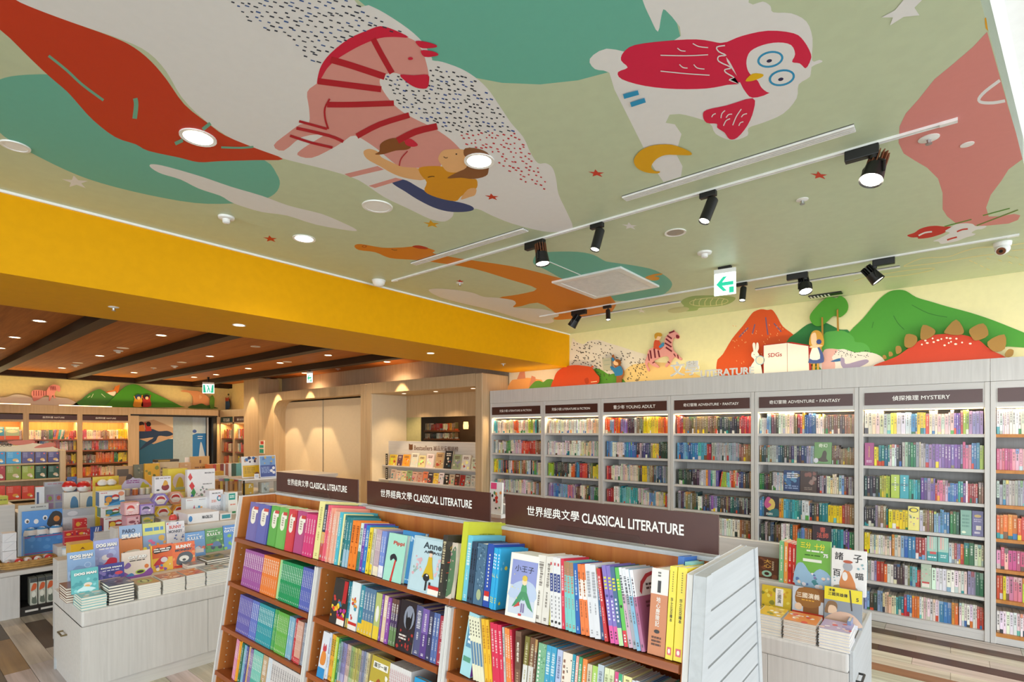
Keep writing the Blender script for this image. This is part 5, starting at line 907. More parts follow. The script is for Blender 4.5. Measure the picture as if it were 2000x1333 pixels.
row(2, 0, [(1040, 1055.5, 1, .205, 'e3ddd2', 'thick ivory hardback left of its pair', dict(ink='6a625a')), (1056, 1069.5, 1, .204, 'e0dad0', 'thick ivory hardback right of its pair', dict(ink='6a625a')), (1069.8, 1074, 1, .2, 'b9b04a', 'slim olive paperback', dict(b=((.25, 'c8c050'), (1, '4a8a90')))), (1074.5, 1096.5, 3, .206, 'e4e2e2', 'white paperback with a navy label', dict(lean=-7, plain=0, sa=[('r', .1, .5, .9, .76, '2f3f80'), ('d', .4, .52, .6, .74, 5, 'e8e8f0'), ('d', .4, .12, .6, .45, 6, '6a6a70'), ('r', .3, .88, .7, .92, 'c84a50'), ('e', .5, .07, .3, .02, '2a2a2a')])), (1097, 1102.6, 1, .206, 'd8304c', 'bright red slim paperback', dict(lean=-7)), (1103, 1124.6, 3, .2, '7cc8c4', 'aqua paperback with a brown top', dict(lean=-8.4, b=((.8, '7cc8c4'), (1, 'a8805a')), ink='d86a50')), (1125, 1133.4, 1, .2, '2060ae', 'strong blue paperback', dict(lean=-8.4)), (1134, 1150.6, 2, .2, 'ec7c3c', 'orange paperback with a white middle', dict(lean=-9.8, b=((.5, 'ec7c3c'), (.78, 'f0ece2'), (1, 'ec7c3c')), ink='8a4a20')), (1151, 1172.6, 2, .205, 'dcdce0', 'grey white paperback', dict(lean=-9.8, ink='8a8a90')), (1173, 1180, 1, .2, '2a4a78', 'navy and ochre paperback', dict(lean=-11.2, b=((.35, '2a4a78'), (.7, '3a6a90'), (1, 'a8884a')))), (1180.5, 1187.6, 1, .2, 'c8282c', 'deep red paperback with white title', dict(lean=-12.6)),
    (1192, 1208.6, 2, .212, '8270bc', 'purple comic with a pink foot', dict(lean=-12.6, w=.16, b=((.22, 'e0559c'), (1, '8270bc')), sa=[('d', .2, .68, .8, .86, 4, 'e4e040'), ('e', .5, .6, .3, .018, '3a3a80'), ('d', .3, .28, .7, .56, 6, 'e8e4f0'), ('d', .35, .05, .65, .16, 3, '2a2a30')])), (1209, 1217.8, 1, .212, '3f6488', 'blue comic with a pale green foot', dict(lean=-12.6, w=.16, b=((.22, 'b8dca0'), (1, '3f6488')), sa=[('d', .2, .68, .8, .86, 4, 'e4e040'), ('d', .3, .28, .7, .6, 6, 'e8e4f0')])), (1218.2, 1226, 1, .212, '5cba4c', 'green comic with a red foot', dict(lean=-12.6, w=.16, b=((.2, 'd8303c'), (1, '5cba4c')), sa=[('d', .2, .7, .8, .86, 4, 'f0e850'), ('e', .5, .5, .3, .02, '1c1c1c'), ('d', .3, .05, .7, .16, 3, 'f4f0ec')])),
    (1226.5, 1235, 1, .214, 'd6cfd6', 'light grey comic with a pink stripe', dict(lean=-14, w=.16, b=((.66, 'cfa8bc'), (1, 'e4e4e8')), ink='3a3a40')), (1235.3, 1243.4, 1, .214, 'c4c8cc', 'light grey comic with a grey stripe', dict(lean=-14, w=.16, b=((.66, 'a8a8b0'), (1, 'e4e4e8')), ink='3a3a40')), (1243.8, 1251.4, 1, .214, '9cc0d4', 'light grey comic with a blue stripe', dict(lean=-14, w=.16, b=((.66, '7fb0cc'), (1, 'e4e4e8')), ink='3a3a40')), (1251.8, 1259, 1, .214, 'b48aa4', 'light grey comic with a plum cover', dict(lean=-14, w=.165, b=((.66, 'b06a8c', 1), (1, 'ecebec', 1)), ink='3a3a40', front=[('p', [(.2, .68), (.3, .8), (.5, .88), (.8, .92), (.78, .96), (.45, .93), (.22, .84), (.14, .72)], 'b83a48'), ('d', .4, .72, .9, .82, 2, '4a4448'), ('d', .3, .5, .9, .6, 2, '6a3a50')])),
    (1262, 1296, 1, .225, 'c98056', 'thick terracotta book titled 地心歷險記', dict(w=.16, sa=[('r', 0, .7, 1, 1, 'e9e4da'), ('r', .38, .72, .58, .86, '2a2826'), ('t', '地\n心\n歷\n險\n記', .48, .5, .24, 'ece6dc', .34), ('e', .48, .27, .16, .022, '2a2420'), ('d', .2, .1, .75, .22, 3, '5a3420'), ('d', .38, .9, .55, .97, 2, '5a5654')])), (1298, 1312.4, 1, .238, 'ecd83f', 'yellow hardback titled 莎士比亞繪本, left of the pair', dict(w=.18, sa=[('t', '莎\n士\n比\n亞\n繪\n本', .5, .53, .34, '3a3218', .26), ('d', .45, .72, .58, .95, 9, '8a7a20'), ('r', .22, .05, .78, .13, 'd8606c'), ('e', .5, .09, .16, .025, 'f4ecd8')])), (1313, 1331.5, 1, .238, 'ecd83f', 'yellow hardback titled 莎士比亞繪本, right of the pair', dict(w=.18, sa=[('t', '莎\n士\n比\n亞\n繪\n本', .5, .53, .32, '3a3218', .26), ('d', .45, .72, .58, .95, 9, '8a7a20'), ('r', .22, .05, .78, .13, 'd8606c'), ('e', .5, .09, .16, .025, 'f4ecd8')]))])
for k, (c, nm_) in enumerate((('2a66b4', 'blue'), ('8fd0c8', 'mint'))):       # large picture books behind the yellow pair
    Y = yf(1.106) + .10; put_book('book', f'large {nm_} picture book behind the yellow hardbacks, top shelf of the right classics bay', 'book', Matrix.Translation((-.575 + k * .02, Y, 1.106 - .016)) @ Matrix.Rotation(-LEAN, 4, 'X') @ RZ, .12, .262 - k * .012, .018, c)
row(2, 1, [(897, 917, 1, .21, 'a4d4dc', 'pale blue book with a purple foot', dict(w=.15, lean=5, sa=[('r', .1, .22, .8, .3, '5a9a80'), ('r', .15, .45, .75, .8, '5a90b0'), ('d', .3, .5, .6, .95, 6, 'e8f0f0')], front=[('r', 0, .02, 1, .26, '8a4ab0'), ('b', .1, .06, .9, .22, 8, ['ece4f0'], .03)])), (924, 946, 4, .205, 'e6e3c6', 'slim cream paperback', dict(lean=-14, ink='4a5a78', sa=[('d', .35, .68, .65, .95, 5, '4a4a48'), ('r', .15, .25, .85, .6, '5f86a8')])), (947, 960, 2, .205, 'edbb34', 'yellow paperback', dict(lean=-12.6, ink='b0701c', b=((.06, 'd89a20'), (1, 'edbb34')))), (961, 984, 3, .2, 'd93052', 'crimson paperback', dict(lean=-11.2)), (985, 988, 1, .198, 'c8ccc8', 'slim grey paperback', dict(lean=-9.8, ink='4a4a48')), (988.5, 998.5, 2, .197, 'ec8a44', 'orange slim paperback', dict(lean=-9.8)), (998.8, 1002.6, 1, .196, 'd63a4c', 'rosy red slim paperback', dict(lean=-9.8, b=((.2, 'e0d4d4'), (1, 'd63a4c')))),
    (1003, 1014, 1, .196, '7b5a48', 'thick brown book titled 愛的教育', dict(lean=-5, sa=[('r', .1, .03, .9, .1, '9a7a5c'), ('r', .1, .42, .9, .92, '6a4a3a'), ('t', '愛\n的\n教\n育', .5, .68, .42, 'ece4d4', .3), ('d', .35, .14, .65, .38, 6, 'c8a888')])), (1015, 1024, 1, .19, '7a7034', 'olive topped white book', dict(b=((.55, 'dcdad4'), (1, '7a7034')), ink='d8d0b0')), (1024.4, 1035, 1, .19, '7a5238', 'brown topped white book', dict(b=((.55, 'd8d4ce'), (1, '7a5238')), ink='d8d0b0')), (1035.4, 1040, 1, .19, '6b4c3c', 'dark brown gilt book', dict(b=((.8, '6b4c3c'), (1, 'b89058')))), (1041, 1057, 1, .182, '7fb38c', 'green book of curling pattern', dict(sa=[('b', .5, .1, 1, .98, 26, ['4a8a64', 'a0c8a8'], .1), ('d', .15, .3, .35, .9, 9, 'ecf0e4')])), (1058, 1077.4, 2, .184, '3f9dc2', 'clear blue hardback', dict()), (1078, 1088.5, 1, .18, 'b6c0dc', 'pale lilac book', dict(ink='5a6488')), (1089, 1108, 1, .178, 'e8dccb', 'cream book with black brush birds', dict(sa=[('b', .45, .15, .95, .9, 12, ['1c1a18'], .09), ('d', .12, .2, .3, .9, 8, '8a5a4a')])), (1108.5, 1114.6, 1, .18, '2a93a8', 'teal slim hardback'), (1115, 1120.6, 1, .178, 'e8a294', 'shell pink slim paperback'), (1121, 1127.6, 1, .178, '459a6a', 'green slim paperback'), (1128, 1137, 1, .176, 'e8843c', 'orange hardback'),
    (1137.6, 1147, 1, .166, 'cfc2a8', 'tan paperback', dict(ink='5a5248')), (1147.4, 1158, 1, .166, 'a8cc5e', 'lime paperback'), (1159, 1171, 1, .176, 'b8c4cc', 'grey blue paperback', dict(ink='6a7480')), (1172, 1190, 2, .172, 'dbe0b4', 'pale lime slim paperback', dict(ink='7a8458')), (1191, 1199, 1, .168, 'dcccd0', 'white paperback with a pink top', dict(b=((.6, 'e2dad8'), (1, 'd84a84')))), (1199.4, 1207, 1, .168, 'dce0d4', 'white paperback with a green top', dict(b=((.6, 'e2dcd8'), (1, '35a070')))), (1208.5, 1225, 1, .166, 'eadf9c', 'straw yellow book titled 咱們一起', dict(sa=[('t', '咱\n們\n一\n起', .5, .55, .4, '3a3428', .55), ('d', .3, .86, .7, .96, 2, '8a8458')])), (1226, 1239, 2, .162, 'cfcfd4', 'light grey slim paperback', dict(ink='5a5a60')), (1239.6, 1251.6, 1, .16, 'a9c6d6', 'powder blue paperback'), (1252.4, 1262, 2, .158, '2d8ad0', 'blue slim paperback with a white title', dict(b=((.8, '2d8ad0'), (1, '3a4a58')))), (1262.6, 1281.4, 1, .16, '57b2b4', 'turquoise book with round white figures', dict(sa=[('b', .1, .1, .9, .9, 8, ['dfeeee', '2f7f86'], .16)])), (1282, 1293, 1, .156, 'd6dc30', 'acid yellow paperback', dict(ink='6a7010')), (1293.6, 1306, 1, .156, '27567e', 'dark blue paperback'), (1306.4, 1313, 1, .154, 'ddb676', 'tan slim paperback'), (1313.4, 1319, 1, .152, 'd9a794', 'rose tan slim paperback'), (1319.4, 1329, 2, .152, 'd8b23c', 'ochre slim paperback')])
# ================================================================ BACK ROOM: bookcases, doorway, pillar, niche
farb = MB(); FSH = [1.535, 1.30, 1.02, .74, .46, .10]
def far_case(y0, y1, label, head, rows, shelves=FSH, x=FX):
    t = thing('back_bookcase', label, 'bookcase', (x - .2, (y0 + y1) / 2, 0), 'lit bookcases of the back room')
    for a, b in ((y0, y0 + .045), (y1 - .045, y1)): MB().box(x - .4, a, 0, x, b, 2.06).build('side_panel', 'beige', t)
    MB().box(x - .41, y0, 0, x - .39, y1, 2.06).build('back_panel', 'honey', t)
    s = MB().box(x - .02, y0 + .045, 1.935, x + .004, y1 - .045, 2.04).build('sign_panel', 'sign', t)
    if head: MB().text(head, (x + .0052, (y0 + y1) / 2, 1.988), EY, UP, w=(y1 - y0) * .4, col='efe6dc').build('lettering', 'flat', s)
    MB().box(x - .39, y0 + .045, 1.89, x, y1 - .045, 1.935).build('top_board', 'beige', t)
    for z in shelves: MB().box(x - .39, y0 + .045, z - .03, x - .02, y1 - .045, z).build('shelf', 'brownx', t)
    area('back_case_light', (x - .06, (y0 + y1) / 2, 1.885), (0, R(22), 0), .02, y1 - y0 - .1, 7, (1, .62, .25))
    for z, sp in zip(shelves, rows): far_row(farb, y0 + .05, y1 - .05, x - .07, z, sp)
def far_row(mb, a, b, x, z, spec, h0=.2):
    tmp = MB(); fill_row(tmp, 0, b - a, 0, z, spec, h0, ('far', 0), .16, .022)
    o = len(mb.v); mb.v += [Vector((x - p.y, a + p.x, p.z)) for p in tmp.v]; mb.f += [[o + i for i in f] for f in tmp.f]; mb.c += tmp.c
WRM = 'orange.2 red.2 warmw.3 brown.2 yellow.1'
far_case(.6, 2.03, 'leftmost lit bookcase of the back room with picture books facing out', None, ['warmw.3', WRM, WRM, WRM, WRM, WRM])
far_case(2.03, 2.885, 'lit back bookcase with slanting picture books behind the display of boxes', '自然科普 NATURE', ['warmw.3 brown.2 green.1 L.4 red.2', 'red.3 L.4 ' + WRM, WRM, WRM, WRM, WRM])
far_case(2.885, 3.79, 'lit back bookcase beside the whale doorway', '自然科普 NATURE', ['pink.1 warmw.3 brown.2 warmw.2 yellow.2', 'grey.2 red.14 grey.2 orange.4', 'brown.3 orange.4 green.1 yellow.2', WRM, WRM, WRM])
for y0, c, nm_ in ((1.50, '4a9ac0', 'blue'), (1.72, 'a8c0a0', 'grey green')): put_book('picture_book', f'{nm_} picture book facing out in the leftmost back bookcase', 'book', Matrix.Translation((FX - .06, y0 + .02, 1.536)) @ Matrix.Rotation(R(-5), 4, 'Y') @ RZ, .2, .25, .02, c, front=[('r', 0, 0, 1, .3, 'd86a48'), ('e', .5, .65, .4, .12, 'ece0b8'), ('d', .1, .8, .9, .95, 2, 'ece4d8')])
m = MB().box(FX - .41, .6, 2.06, FX + .002, 5.66, 2.235)
t = thing('back_cornice', 'beige cornice board over the back room bookcases and whale doorway', 'cornice', (FX, 3, 2.06)); m.build('panel', 'beige', t)
for a, b in ((.9, 2.1), (2.55, 3.45)): MB().box(FX - .05, a, 2.236, FX - .02, b, 2.25).build('light_strip', 'strip', t)
area('back_mural_light', (FX - .12, 2.4, 2.27), (0, R(180 + 25), 0), .03, 3.4, 12, (1, .8, .42)); area('back_mural_light', (FX - .12, 4.8, 2.27), (0, R(180 + 25), 0), .03, 1.6, 5, (1, .8, .42))
wc = struct('wall_corner', MB().box(FX - .42, 6.08, 0, -12.1, 6.19, 2.93), 'farbase')
# whale doorway
d1 = struct('door_1', MB().box(FX - .3, 3.80, 0, FX - .28, 5.62, 2.06), 'dark'); dy = lambda px: onX(px, 843, FX - .26).y
MB().box(FX - .3, dy(272) - .2, 0, FX - .26, dy(338), 2.05).build('whale_panel', 'cream', d1)
P = Print('x', FX - .26, .001)
P.p([(255, 900), (255, 850), (272, 852), (300, 858), (338, 858), (338, 930), (255, 930)], '2d6486', 0, False); P.p([(272, 826), (300, 820), (320, 828), (338, 836), (338, 855), (300, 868), (272, 858)], 'c8a888', 0, False)
P.p([(250, 840), (272, 842), (295, 838), (310, 843), (326, 842), (336, 846), (337, 850), (326, 853), (310, 852), (304, 862), (290, 870), (272, 880), (285, 865), (300, 855), (272, 858), (250, 856)], '2b4060'); P.p(ell(276, 829, 6, 5), '3a2c30', 0, False); P.p([(270, 843), (270, 832), (280, 830), (284, 843)], 'd08040', 0, False); P.p(ell(290, 829, 5, 5), '2a2228', 0, False); P.p([(285, 843), (282, 826), (284, 825), (287, 833), (295, 834), (296, 842)], 'b8342c', 0, False)
P.build('whale_print', d1)
MB().box(FX - .3, dy(338), 0, FX - .255, dy(376), 2.05).build('plain_panel', paint('sliding_door_blue', 'a9c0cc', .4, .4), d1)
MB().box(FX - .3, dy(376), 0, FX - .26, dy(402), 2.05).build('poster_panel', paint('poster_pale_blue', 'b8d0e0', .4, .4), d1)
P = Print('x', FX - .26, .001); P.p([(376, 900), (376, 850), (384, 847), (402, 847), (402, 900)], '2a78c0', 0, False); P.p([(389, 900), (391, 868), (394, 866), (400, 890), (401, 900)], 'c0d4e8'); P.p(ell(380, 843, 4, 3.4), '3f62b0', 0, False); P.st([(386, 853), (396, 853)], 1.5, 'c8e0f4'); P.st([(386, 857), (395, 857)], 1.5, 'c8e0f4'); P.build('poster_print', d1)
MB().box(FX - .3, dy(404), 0, FX - .25, dy(407), 2.05).build('mirror_strip', 'white', d1)  # white strip stands in for a bright gap, brightness put in its colour
for a, b, c, d in ((3.79, 5.64, 2.055, 2.09), (dy(408), dy(414), 0, 2.06)): MB().box(FX - .1, a, c, FX + .006, b, d).build('frame', 'black', d1)
MB().box(FX - .41, 3.79, 0, FX, 3.955, 2.06).build('post', 'beige', d1); MB().box(FX - .41, dy(414) + .02, 0, FX, 5.70, 2.06).build('post', 'beige', d1)
# small angled cases right of the doorway
for i, (xa, xb, lb) in enumerate(((-14.30, -13.53, 'narrow lit bookcase left of its pair, right of the whale doorway'), (-13.53, -12.75, 'narrow lit bookcase right of its pair, beside the pillar'))):
    t = thing('corner_bookcase', lb, 'bookcase', ((xa + xb) / 2, 5.9, 0), 'narrow corner bookcases'); Y = 5.7
    for a, b in ((xa, xa + .04), (xb - .04, xb)): MB().box(a, Y, 0, b, 6.07, 2.06).build('side_panel', 'beige', t)
    MB().box(xa, 6.05, 0, xb, 6.075, 2.06).build('back_panel', 'honey', t)
    s = MB().box(xa + .04, Y - .004, 1.925, xb - .04, Y + .02, 2.045).build('sign_panel', paint('dark_green_sign', '24443c', .4, .4) if i == 0 else 'sign', t); MB().text(['英文童書', '繪本 BOOKS'][i], ((xa + xb) / 2, Y - .0055, 1.985), EX, UP, w=.36, col='e4e0d8').build('lettering', 'flat', s)
    MB().box(xa, Y, 1.885, xb, 6.06, 1.925).build('top_board', 'beige', t)
    for z in (1.53, 1.2, .87, .5): MB().box(xa + .04, Y + .02, z - .03, xb - .04, 6.05, z).build('shelf', 'brownx', t)
    area('corner_case_light', ((xa + xb) / 2, Y + .06, 1.88), (R(-20), 0, 0), .6, .02, 5, (1, .62, .25))
    for z in (1.53, 1.2, .87, .5): fill_row(farb, xa + .12, xb - .05, Y + .04, z, WRM if i == 0 else 'mix.4 ' + WRM, .22, None, .15, .026)
MB().box(-14.71, 5.70, 2.06, -12.70, 6.075, 2.235).build('corner_cornice_panel', 'beige', t)
o = farb.build('shelved_picture_books', 'print'); o['kind'] = 'stuff'; o['label'] = 'rows of warm-lit books filling the back room bookcases'; o['category'] = 'books'
# cut-outs on the far wall
def fcut(name, label, off, polys, strokes=(), th=.02):
    P = Print('x', FX - .42, .001, th, off)
    for i, (pts, c, z) in enumerate(polys): P.p(pts, c, z, True, solid=(i == 0) or None)
    for pts, w, c, z in strokes: P.st(pts, w, c, z)
    return tag(P.build(name, None, 'mural'), label, 'wall decoration')
fcut('cloud_cutout', 'white cloud cutout under the small striped zebra of the back room', .03, [([(-60, 640), (-60, 560), (0, 510), (80, 508), (180, 475), (260, 475), (360, 495), (420, 515), (560, 510), (700, 505), (780, 515), (880, 525), (960, 560), (1020, 605), (1020, 640)], 'eadfce', 10)])
fcut('mountain_cutout', 'lower green mountain cutout with white snow strokes in the back room', .03, [([(960, 600), (1060, 540), (1160, 460), (1280, 405), (1340, 420), (1440, 480), (1560, 540), (1560, 620), (960, 620)], '4a8a3c', 10)], [([(1140, 515), (1175, 490)], 1, 'dfe8c8', 10), ([(1190, 515), (1215, 465)], 1, 'dfe8c8', 10), ([(1320, 465), (1370, 510)], 1, 'dfe8c8', 10)])
fcut('mountain_cutout', 'tall bright green mountain cutout of the back room', .05, [([(1380, 620), (1450, 540), (1560, 430), (1650, 360), (1740, 340), (1820, 360), (1950, 430), (2100, 500), (2360, 625), (2360, 640), (1380, 640)], '4a9628', 10)])
fcut('fox_cutout', 'small orange fox cutout between the two green mountains', .07, [([(1380, 450), (1420, 425), (1480, 415), (1500, 370), (1530, 360), (1560, 345), (1550, 400), (1530, 450), (1515, 440), (1500, 425), (1440, 445)], 'e07a2c', 10), ([(1400, 455), (1450, 440), (1510, 440), (1480, 490)], 'ece0cc', 10)])
fcut('zebra_cutout', 'small striped pink zebra cutout walking in the back room', .06, [([(410, 470), (430, 420), (520, 415), (600, 425), (640, 370), (690, 345), (740, 350), (780, 370), (785, 430), (760, 435), (735, 420), (710, 470), (725, 520), (700, 520), (690, 480), (655, 545), (640, 555), (635, 490), (580, 490), (520, 530), (450, 560), (430, 540), (420, 500)], 'e8948c', 10)], [([(440 + 32 * k, 425), (440 + 32 * k, 490)], 1.4, '8a3038', 10) for k in range(6)] + [([(650 + 22 * k, 365), (665 + 20 * k, 420)], 1.2, '8a3038', 10) for k in range(4)])
for i, (px, c1, c2, lb) in enumerate(((270, 'e8a030', '2a4468', 'crouching child cutout in yellow with blue hair'), (286, 'b8302c', '2a2028', 'child cutout in red with raised arms'))):
    fcut('child_cutout', lb + ' before the tall green mountain', .075, [([(px - 9, 795), (px - 8, 784), (px - 5, 776), (px - 3, 772), (px + 4, 772), (px + 7, 780), (px + 9, 794)], c1, 0), (ell(px, 776, 6, 5), c2, 0), (ell(px + 1, 778, 3.2, 3), 'f0c898', 0)], [([(px + 6, 780), (px + 8, 772)], 1.6, c1, 0), ([(px - 6, 780), (px - 8, 774)], 1.6, c1, 0)])
def rcut(name, label, off, polys, strokes=()):
    P = Print('y', 6.08, .001, .02, off)
    for i, (pts, c, z) in enumerate(polys): P.p(pts, c, z, True, solid=(i == 0) or None)
    for pts, w, c, z in strokes: P.st(pts, w, c, z)
    return tag(P.build(name, None, 'mural'), label, 'wall decoration')
fcut('dinosaur_cutout', 'pink long-necked dinosaur cutout above the whale doorway', .04, [([(690, 160), (740, 148), (820, 158), (900, 160), (980, 190), (1040, 240), (1085, 300), (1085, 350), (860, 350), (850, 300), (840, 230), (800, 185), (720, 172)], 'e09868', 11), ([(930, 210), (965, 240), (930, 265)], 'eab084', 11)])
fcut('bush_cutout', 'dark green bush cutout at the feet of the pink dinosaur', .065, [([(800, 385), (830, 350), (880, 345), (960, 325), (1020, 350), (1080, 345), (1130, 370), (1160, 390)], '3f6a2c', 11)])
for x, y, lb in ((1095, 215, 'smaller cactus cutout beside the pink dinosaur'), (1180, 185, 'taller cactus cutout beside the pink dinosaur')): (rcut if x > 1178 else fcut)('cactus_cutout', lb, .10, [([(x - 20, 385), (x - 28, 300), (x - 15, y + 20), (x + 8, y), (x + 28, y + 40), (x + 32, 300), (x + 22, 385)], '5a8a30', 11)])
rcut('gift_cutout', 'blue box cutout with a red bird near the pillar', .06, [([(1245, 390), (1245, 295), (1308, 295), (1308, 390)], '3a6288', 11), ([(1255, 290), (1265, 245), (1290, 255), (1312, 240), (1305, 290)], 'c84a30', 11), (ell(1308, 207, 12, 12), '4a4a3a', 11)])
# pillar and rounded frames
t = thing('corner_pillar', 'beige veneer pillar with a small notice between bookcases and rounded panels', 'pillar', (-12.4, 5.8, 0)); MB().box(-12.74, 5.60, 0, -12.012, 6.07, 2.90).build('shaft', 'beige', t); MB().box(-12.9, 5.68, 0, -12.74, 6.07, 2.2).build('return', 'beige', t)
a, b = onY(509, 861, 5.6), onY(518, 887, 5.6)
P = thing('wall_notice', 'small teal and red notice board on the beige pillar', 'notice', (a.x, 5.597, b.z)); MB().box(a.x - .04, 5.585, b.z, b.x - .02, 5.5985, a.z, 'e8e4d8').build('board', 'flat', P); art(MB(), (a.x - .04, 5.585, b.z), EX, UP, -EY, b.x - a.x + .02, a.z - b.z, [('r', .1, .05, .9, .35, '2f9a84'), ('r', .1, .45, .9, .65, '3aa88c'), ('r', .3, .72, .9, .95, 'c84a40')]).build('print', 'flat', P)
def frame(x0, x1, ox0, ox1, oz, name, label, y0=5.6, y1=6.19, top=2.54, round_l=0):
    t = thing(name, label, 'wall frame', ((x0 + x1) / 2, 5.9, 0))
    MB().box(x0, y0, 0, ox0, y1, top).build('jamb', 'beige', t, bevel=.012); MB().box(ox1, y0, 0, x1, y1, top).build('jamb', 'beige', t, bevel=.012); MB().box(ox0, y0, oz, ox1, y1, top).build('header', 'beige', t)
    if round_l:
        pts = [(ox0, oz)] + [(ox0 + round_l * (1 - math.sin(v)), oz - round_l * (1 - math.cos(v))) for v in (R(k * 9) for k in range(11))]
        MB().prism([(x, y0 + .001, z) for x, z in pts], (0, y1 - y0, 0), 'ffffff').build('corner_fillet', 'beige', t)
    return t
f1 = frame(-12.006, -7.968, -11.3, -8.13, 2.36, 'panel_recess', 'beige rounded recess frame around two large cream sliding panels', round_l=.3)
gx = lambda px: onY(px, 843, 5.86).x
for px0, px1, lb in ((536, 629.5, 'left large cream sliding panel in the rounded recess'), (632, 712, 'right large cream sliding panel in the rounded recess')):
    s = thing('sliding_panel', lb, 'sliding panel', ((gx(px0) + gx(px1)) / 2, 5.87, 0), 'cream sliding panels'); MB().box(gx(px0), 5.86, 0, gx(px1), 5.90, 2.33).build('board', 'cream', s, bevel=.006)
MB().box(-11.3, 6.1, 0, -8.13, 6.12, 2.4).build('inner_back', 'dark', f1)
f2 = frame(-7.964, -5.178, -7.825, -5.318, 2.36, 'display_niche', 'beige niche frame around the bestsellers display', y1=6.40)
MB().box(-7.825, 5.61, 2.355, -5.318, 6.4, 2.40).build('soffit', 'beige', f2); MB().box(-7.84, 6.385, 1.955, -5.3, 6.40, 2.36).build('upper_back', 'beige', f2); MB().box(-7.83, 5.62, 0, -7.815, 6.384, 2.354).build('inner_side', 'cream', f2)
MB().box(-7.84, 6.385, 0, -5.3, 6.40, 1.30).build('lower_back', 'beige', f2)
xa, xb = onY(796, 843, 6.39).x, onY(822, 843, 6.39).x; MB().box(xa - .1, 6.392, 1.30, xb, 6.40, 1.955).build('pale_side_panel', paint('pale_green_panel', 'b4ae7c', .4, .3), f2)
w2 = struct('window_2', MB().box(xb, 6.386, 1.30, -5.3, 6.392, 1.955), 'glass')
MB().box(xb - 1.5, 7.1, 1.0, -4.9, 7.12, 2.3).build('far_shelving', paint('dark_brown_shelving', '4a3626', .4, .5), w2); MB().box(xb - 1.5, 6.41, .98, -4.9, 7.1, 1.0).build('floor_board', 'dark', w2); MB().box(xb - 1.5, 6.41, 2.3, -4.9, 7.12, 2.32).build('ceiling_board', 'dark', w2); MB().box(xb - 1.52, 6.41, .98, xb - 1.5, 7.12, 2.32).build('end_board', 'dark', w2); MB().box(-4.92, 6.41, 1, -4.9, 7.12, 2.3).build('end_board', 'ceilwood', w2)
mb = MB()
for (p0, p1, ya, yb, sp) in ((830, 859, 827, 841, 'warmw.4 red.6'), (864, 889, 827, 841, 'warmw.4 orange.3 brown.3'), (830, 859, 846, 857, 'warmw.3 dark.4 white.2'), (864, 889, 846, 857, 'warmw.4 brown.4')):
    a, b = onY(p0, yb, 7.0), onY(p1, ya, 7.0); fill_row(mb, a.x, b.x, 7.0, a.z, sp, b.z - a.z, None, .08, .03); MB().box(a.x - .02, 6.99, a.z - .03, b.x + .02, 7.1, a.z).build('shelf_board', 'brownx', w2)
o = mb.build('distant_books', 'print', w2); o['kind'] = 'stuff'; area('distant_shelf_light', (-6.5, 6.7, 2.25), (0, 0, 0), 1.4, .3, 6, (1, .7, .4))
a = onY(910, 832, 6.9); MB().lathe(a, [(.045, -.06), (.05, 0), (.04, .07)], 16).build('lamp_shade', 'lampdim', w2, True)
for px, py in ((789, 769), (851, 765), (924, 759)):
    p = onZ(px, py, 2.355); t = disc_thing('niche_downlight', {789: 'left', 851: 'middle', 924: 'right'}[px] + ' small lit downlight in the soffit of the bestsellers niche', 'downlight', p, [('trim_ring', [(.032, 0), (.033, -.004), (.042, -.005), (.042, 0)], 'plastic'), ('lens', [(.033, -.0005), (.033, -.003), (.001, -.003)], 'lampwarm')], 'niche downlights'); spot('niche_lamp', p - Vector((0, 0, .01)), (0, .1, -1), 34, 110, .6, WARM)
for px, e in ((543, 95), (606, 95), (785, 95), (493, 50)): x = onY(px, 765, 5.6).x; spot('wall_washer_lamp', (x, 5.36, 2.91), (0, 0.02, -1), e, 58, .25, WARM, .015)
# bestsellers stand in the niche
bz = lambda y, Y, px=840: onY(px, y, Y).z
t = thing('bestseller_stand', 'stepped oak stand headed Bestsellers inside the niche', 'display stand', (-6.5, 5.9, 0)); xa, xb = onY(759, 863, 5.98).x, -5.33
MB().box(xa, 5.975, 0, xb, 6.0, bz(863, 5.98)).build('header_board', 'oakx', t, bevel=.003); za, zb_ = bz(914, 5.88), bz(944, 5.80)
for y0, z in ((5.84, za), (5.76, zb_), (5.69, zb_ - .24), (5.64, zb_ - .48)): MB().box(xa, y0, z - .02, xb, 5.975, z).build('tier', 'oakx', t)
MB().box(xa, 5.66, 0, xb, 5.975, zb_ - .5).build('base', 'oakx', t); cx = onY(845, 876, 5.97).x
m = MB(); m.text('Bestsellers', (onY(826, 876, 5.97).x, 5.973, bz(876, 5.97)), EX, UP, w=onY(844, 876, 5.97).x - onY(808.5, 876, 5.97).x, col='6a4426', bold=.01); m.text('誠品兒童暢銷榜', (onY(870, 876, 5.97).x, 5.973, bz(876, 5.97)), EX, UP, w=onY(894, 876, 5.97).x - onY(846, 876, 5.97).x, col='6a4426', bold=.015); x0 = onY(798.5, 874, 5.97).x; m.prism([(x0, 5.973, bz(880, 5.97)), (x0 + .05, 5.973, bz(881, 5.97)), (x0 + .1, 5.973, bz(880, 5.97)), (x0 + .1, 5.973, bz(869, 5.97)), (x0 + .05, 5.973, bz(870, 5.97)), (x0, 5.973, bz(868, 5.97))], (0, -.002, 0), '6a4426'); m.build('lettering', 'flat', t)
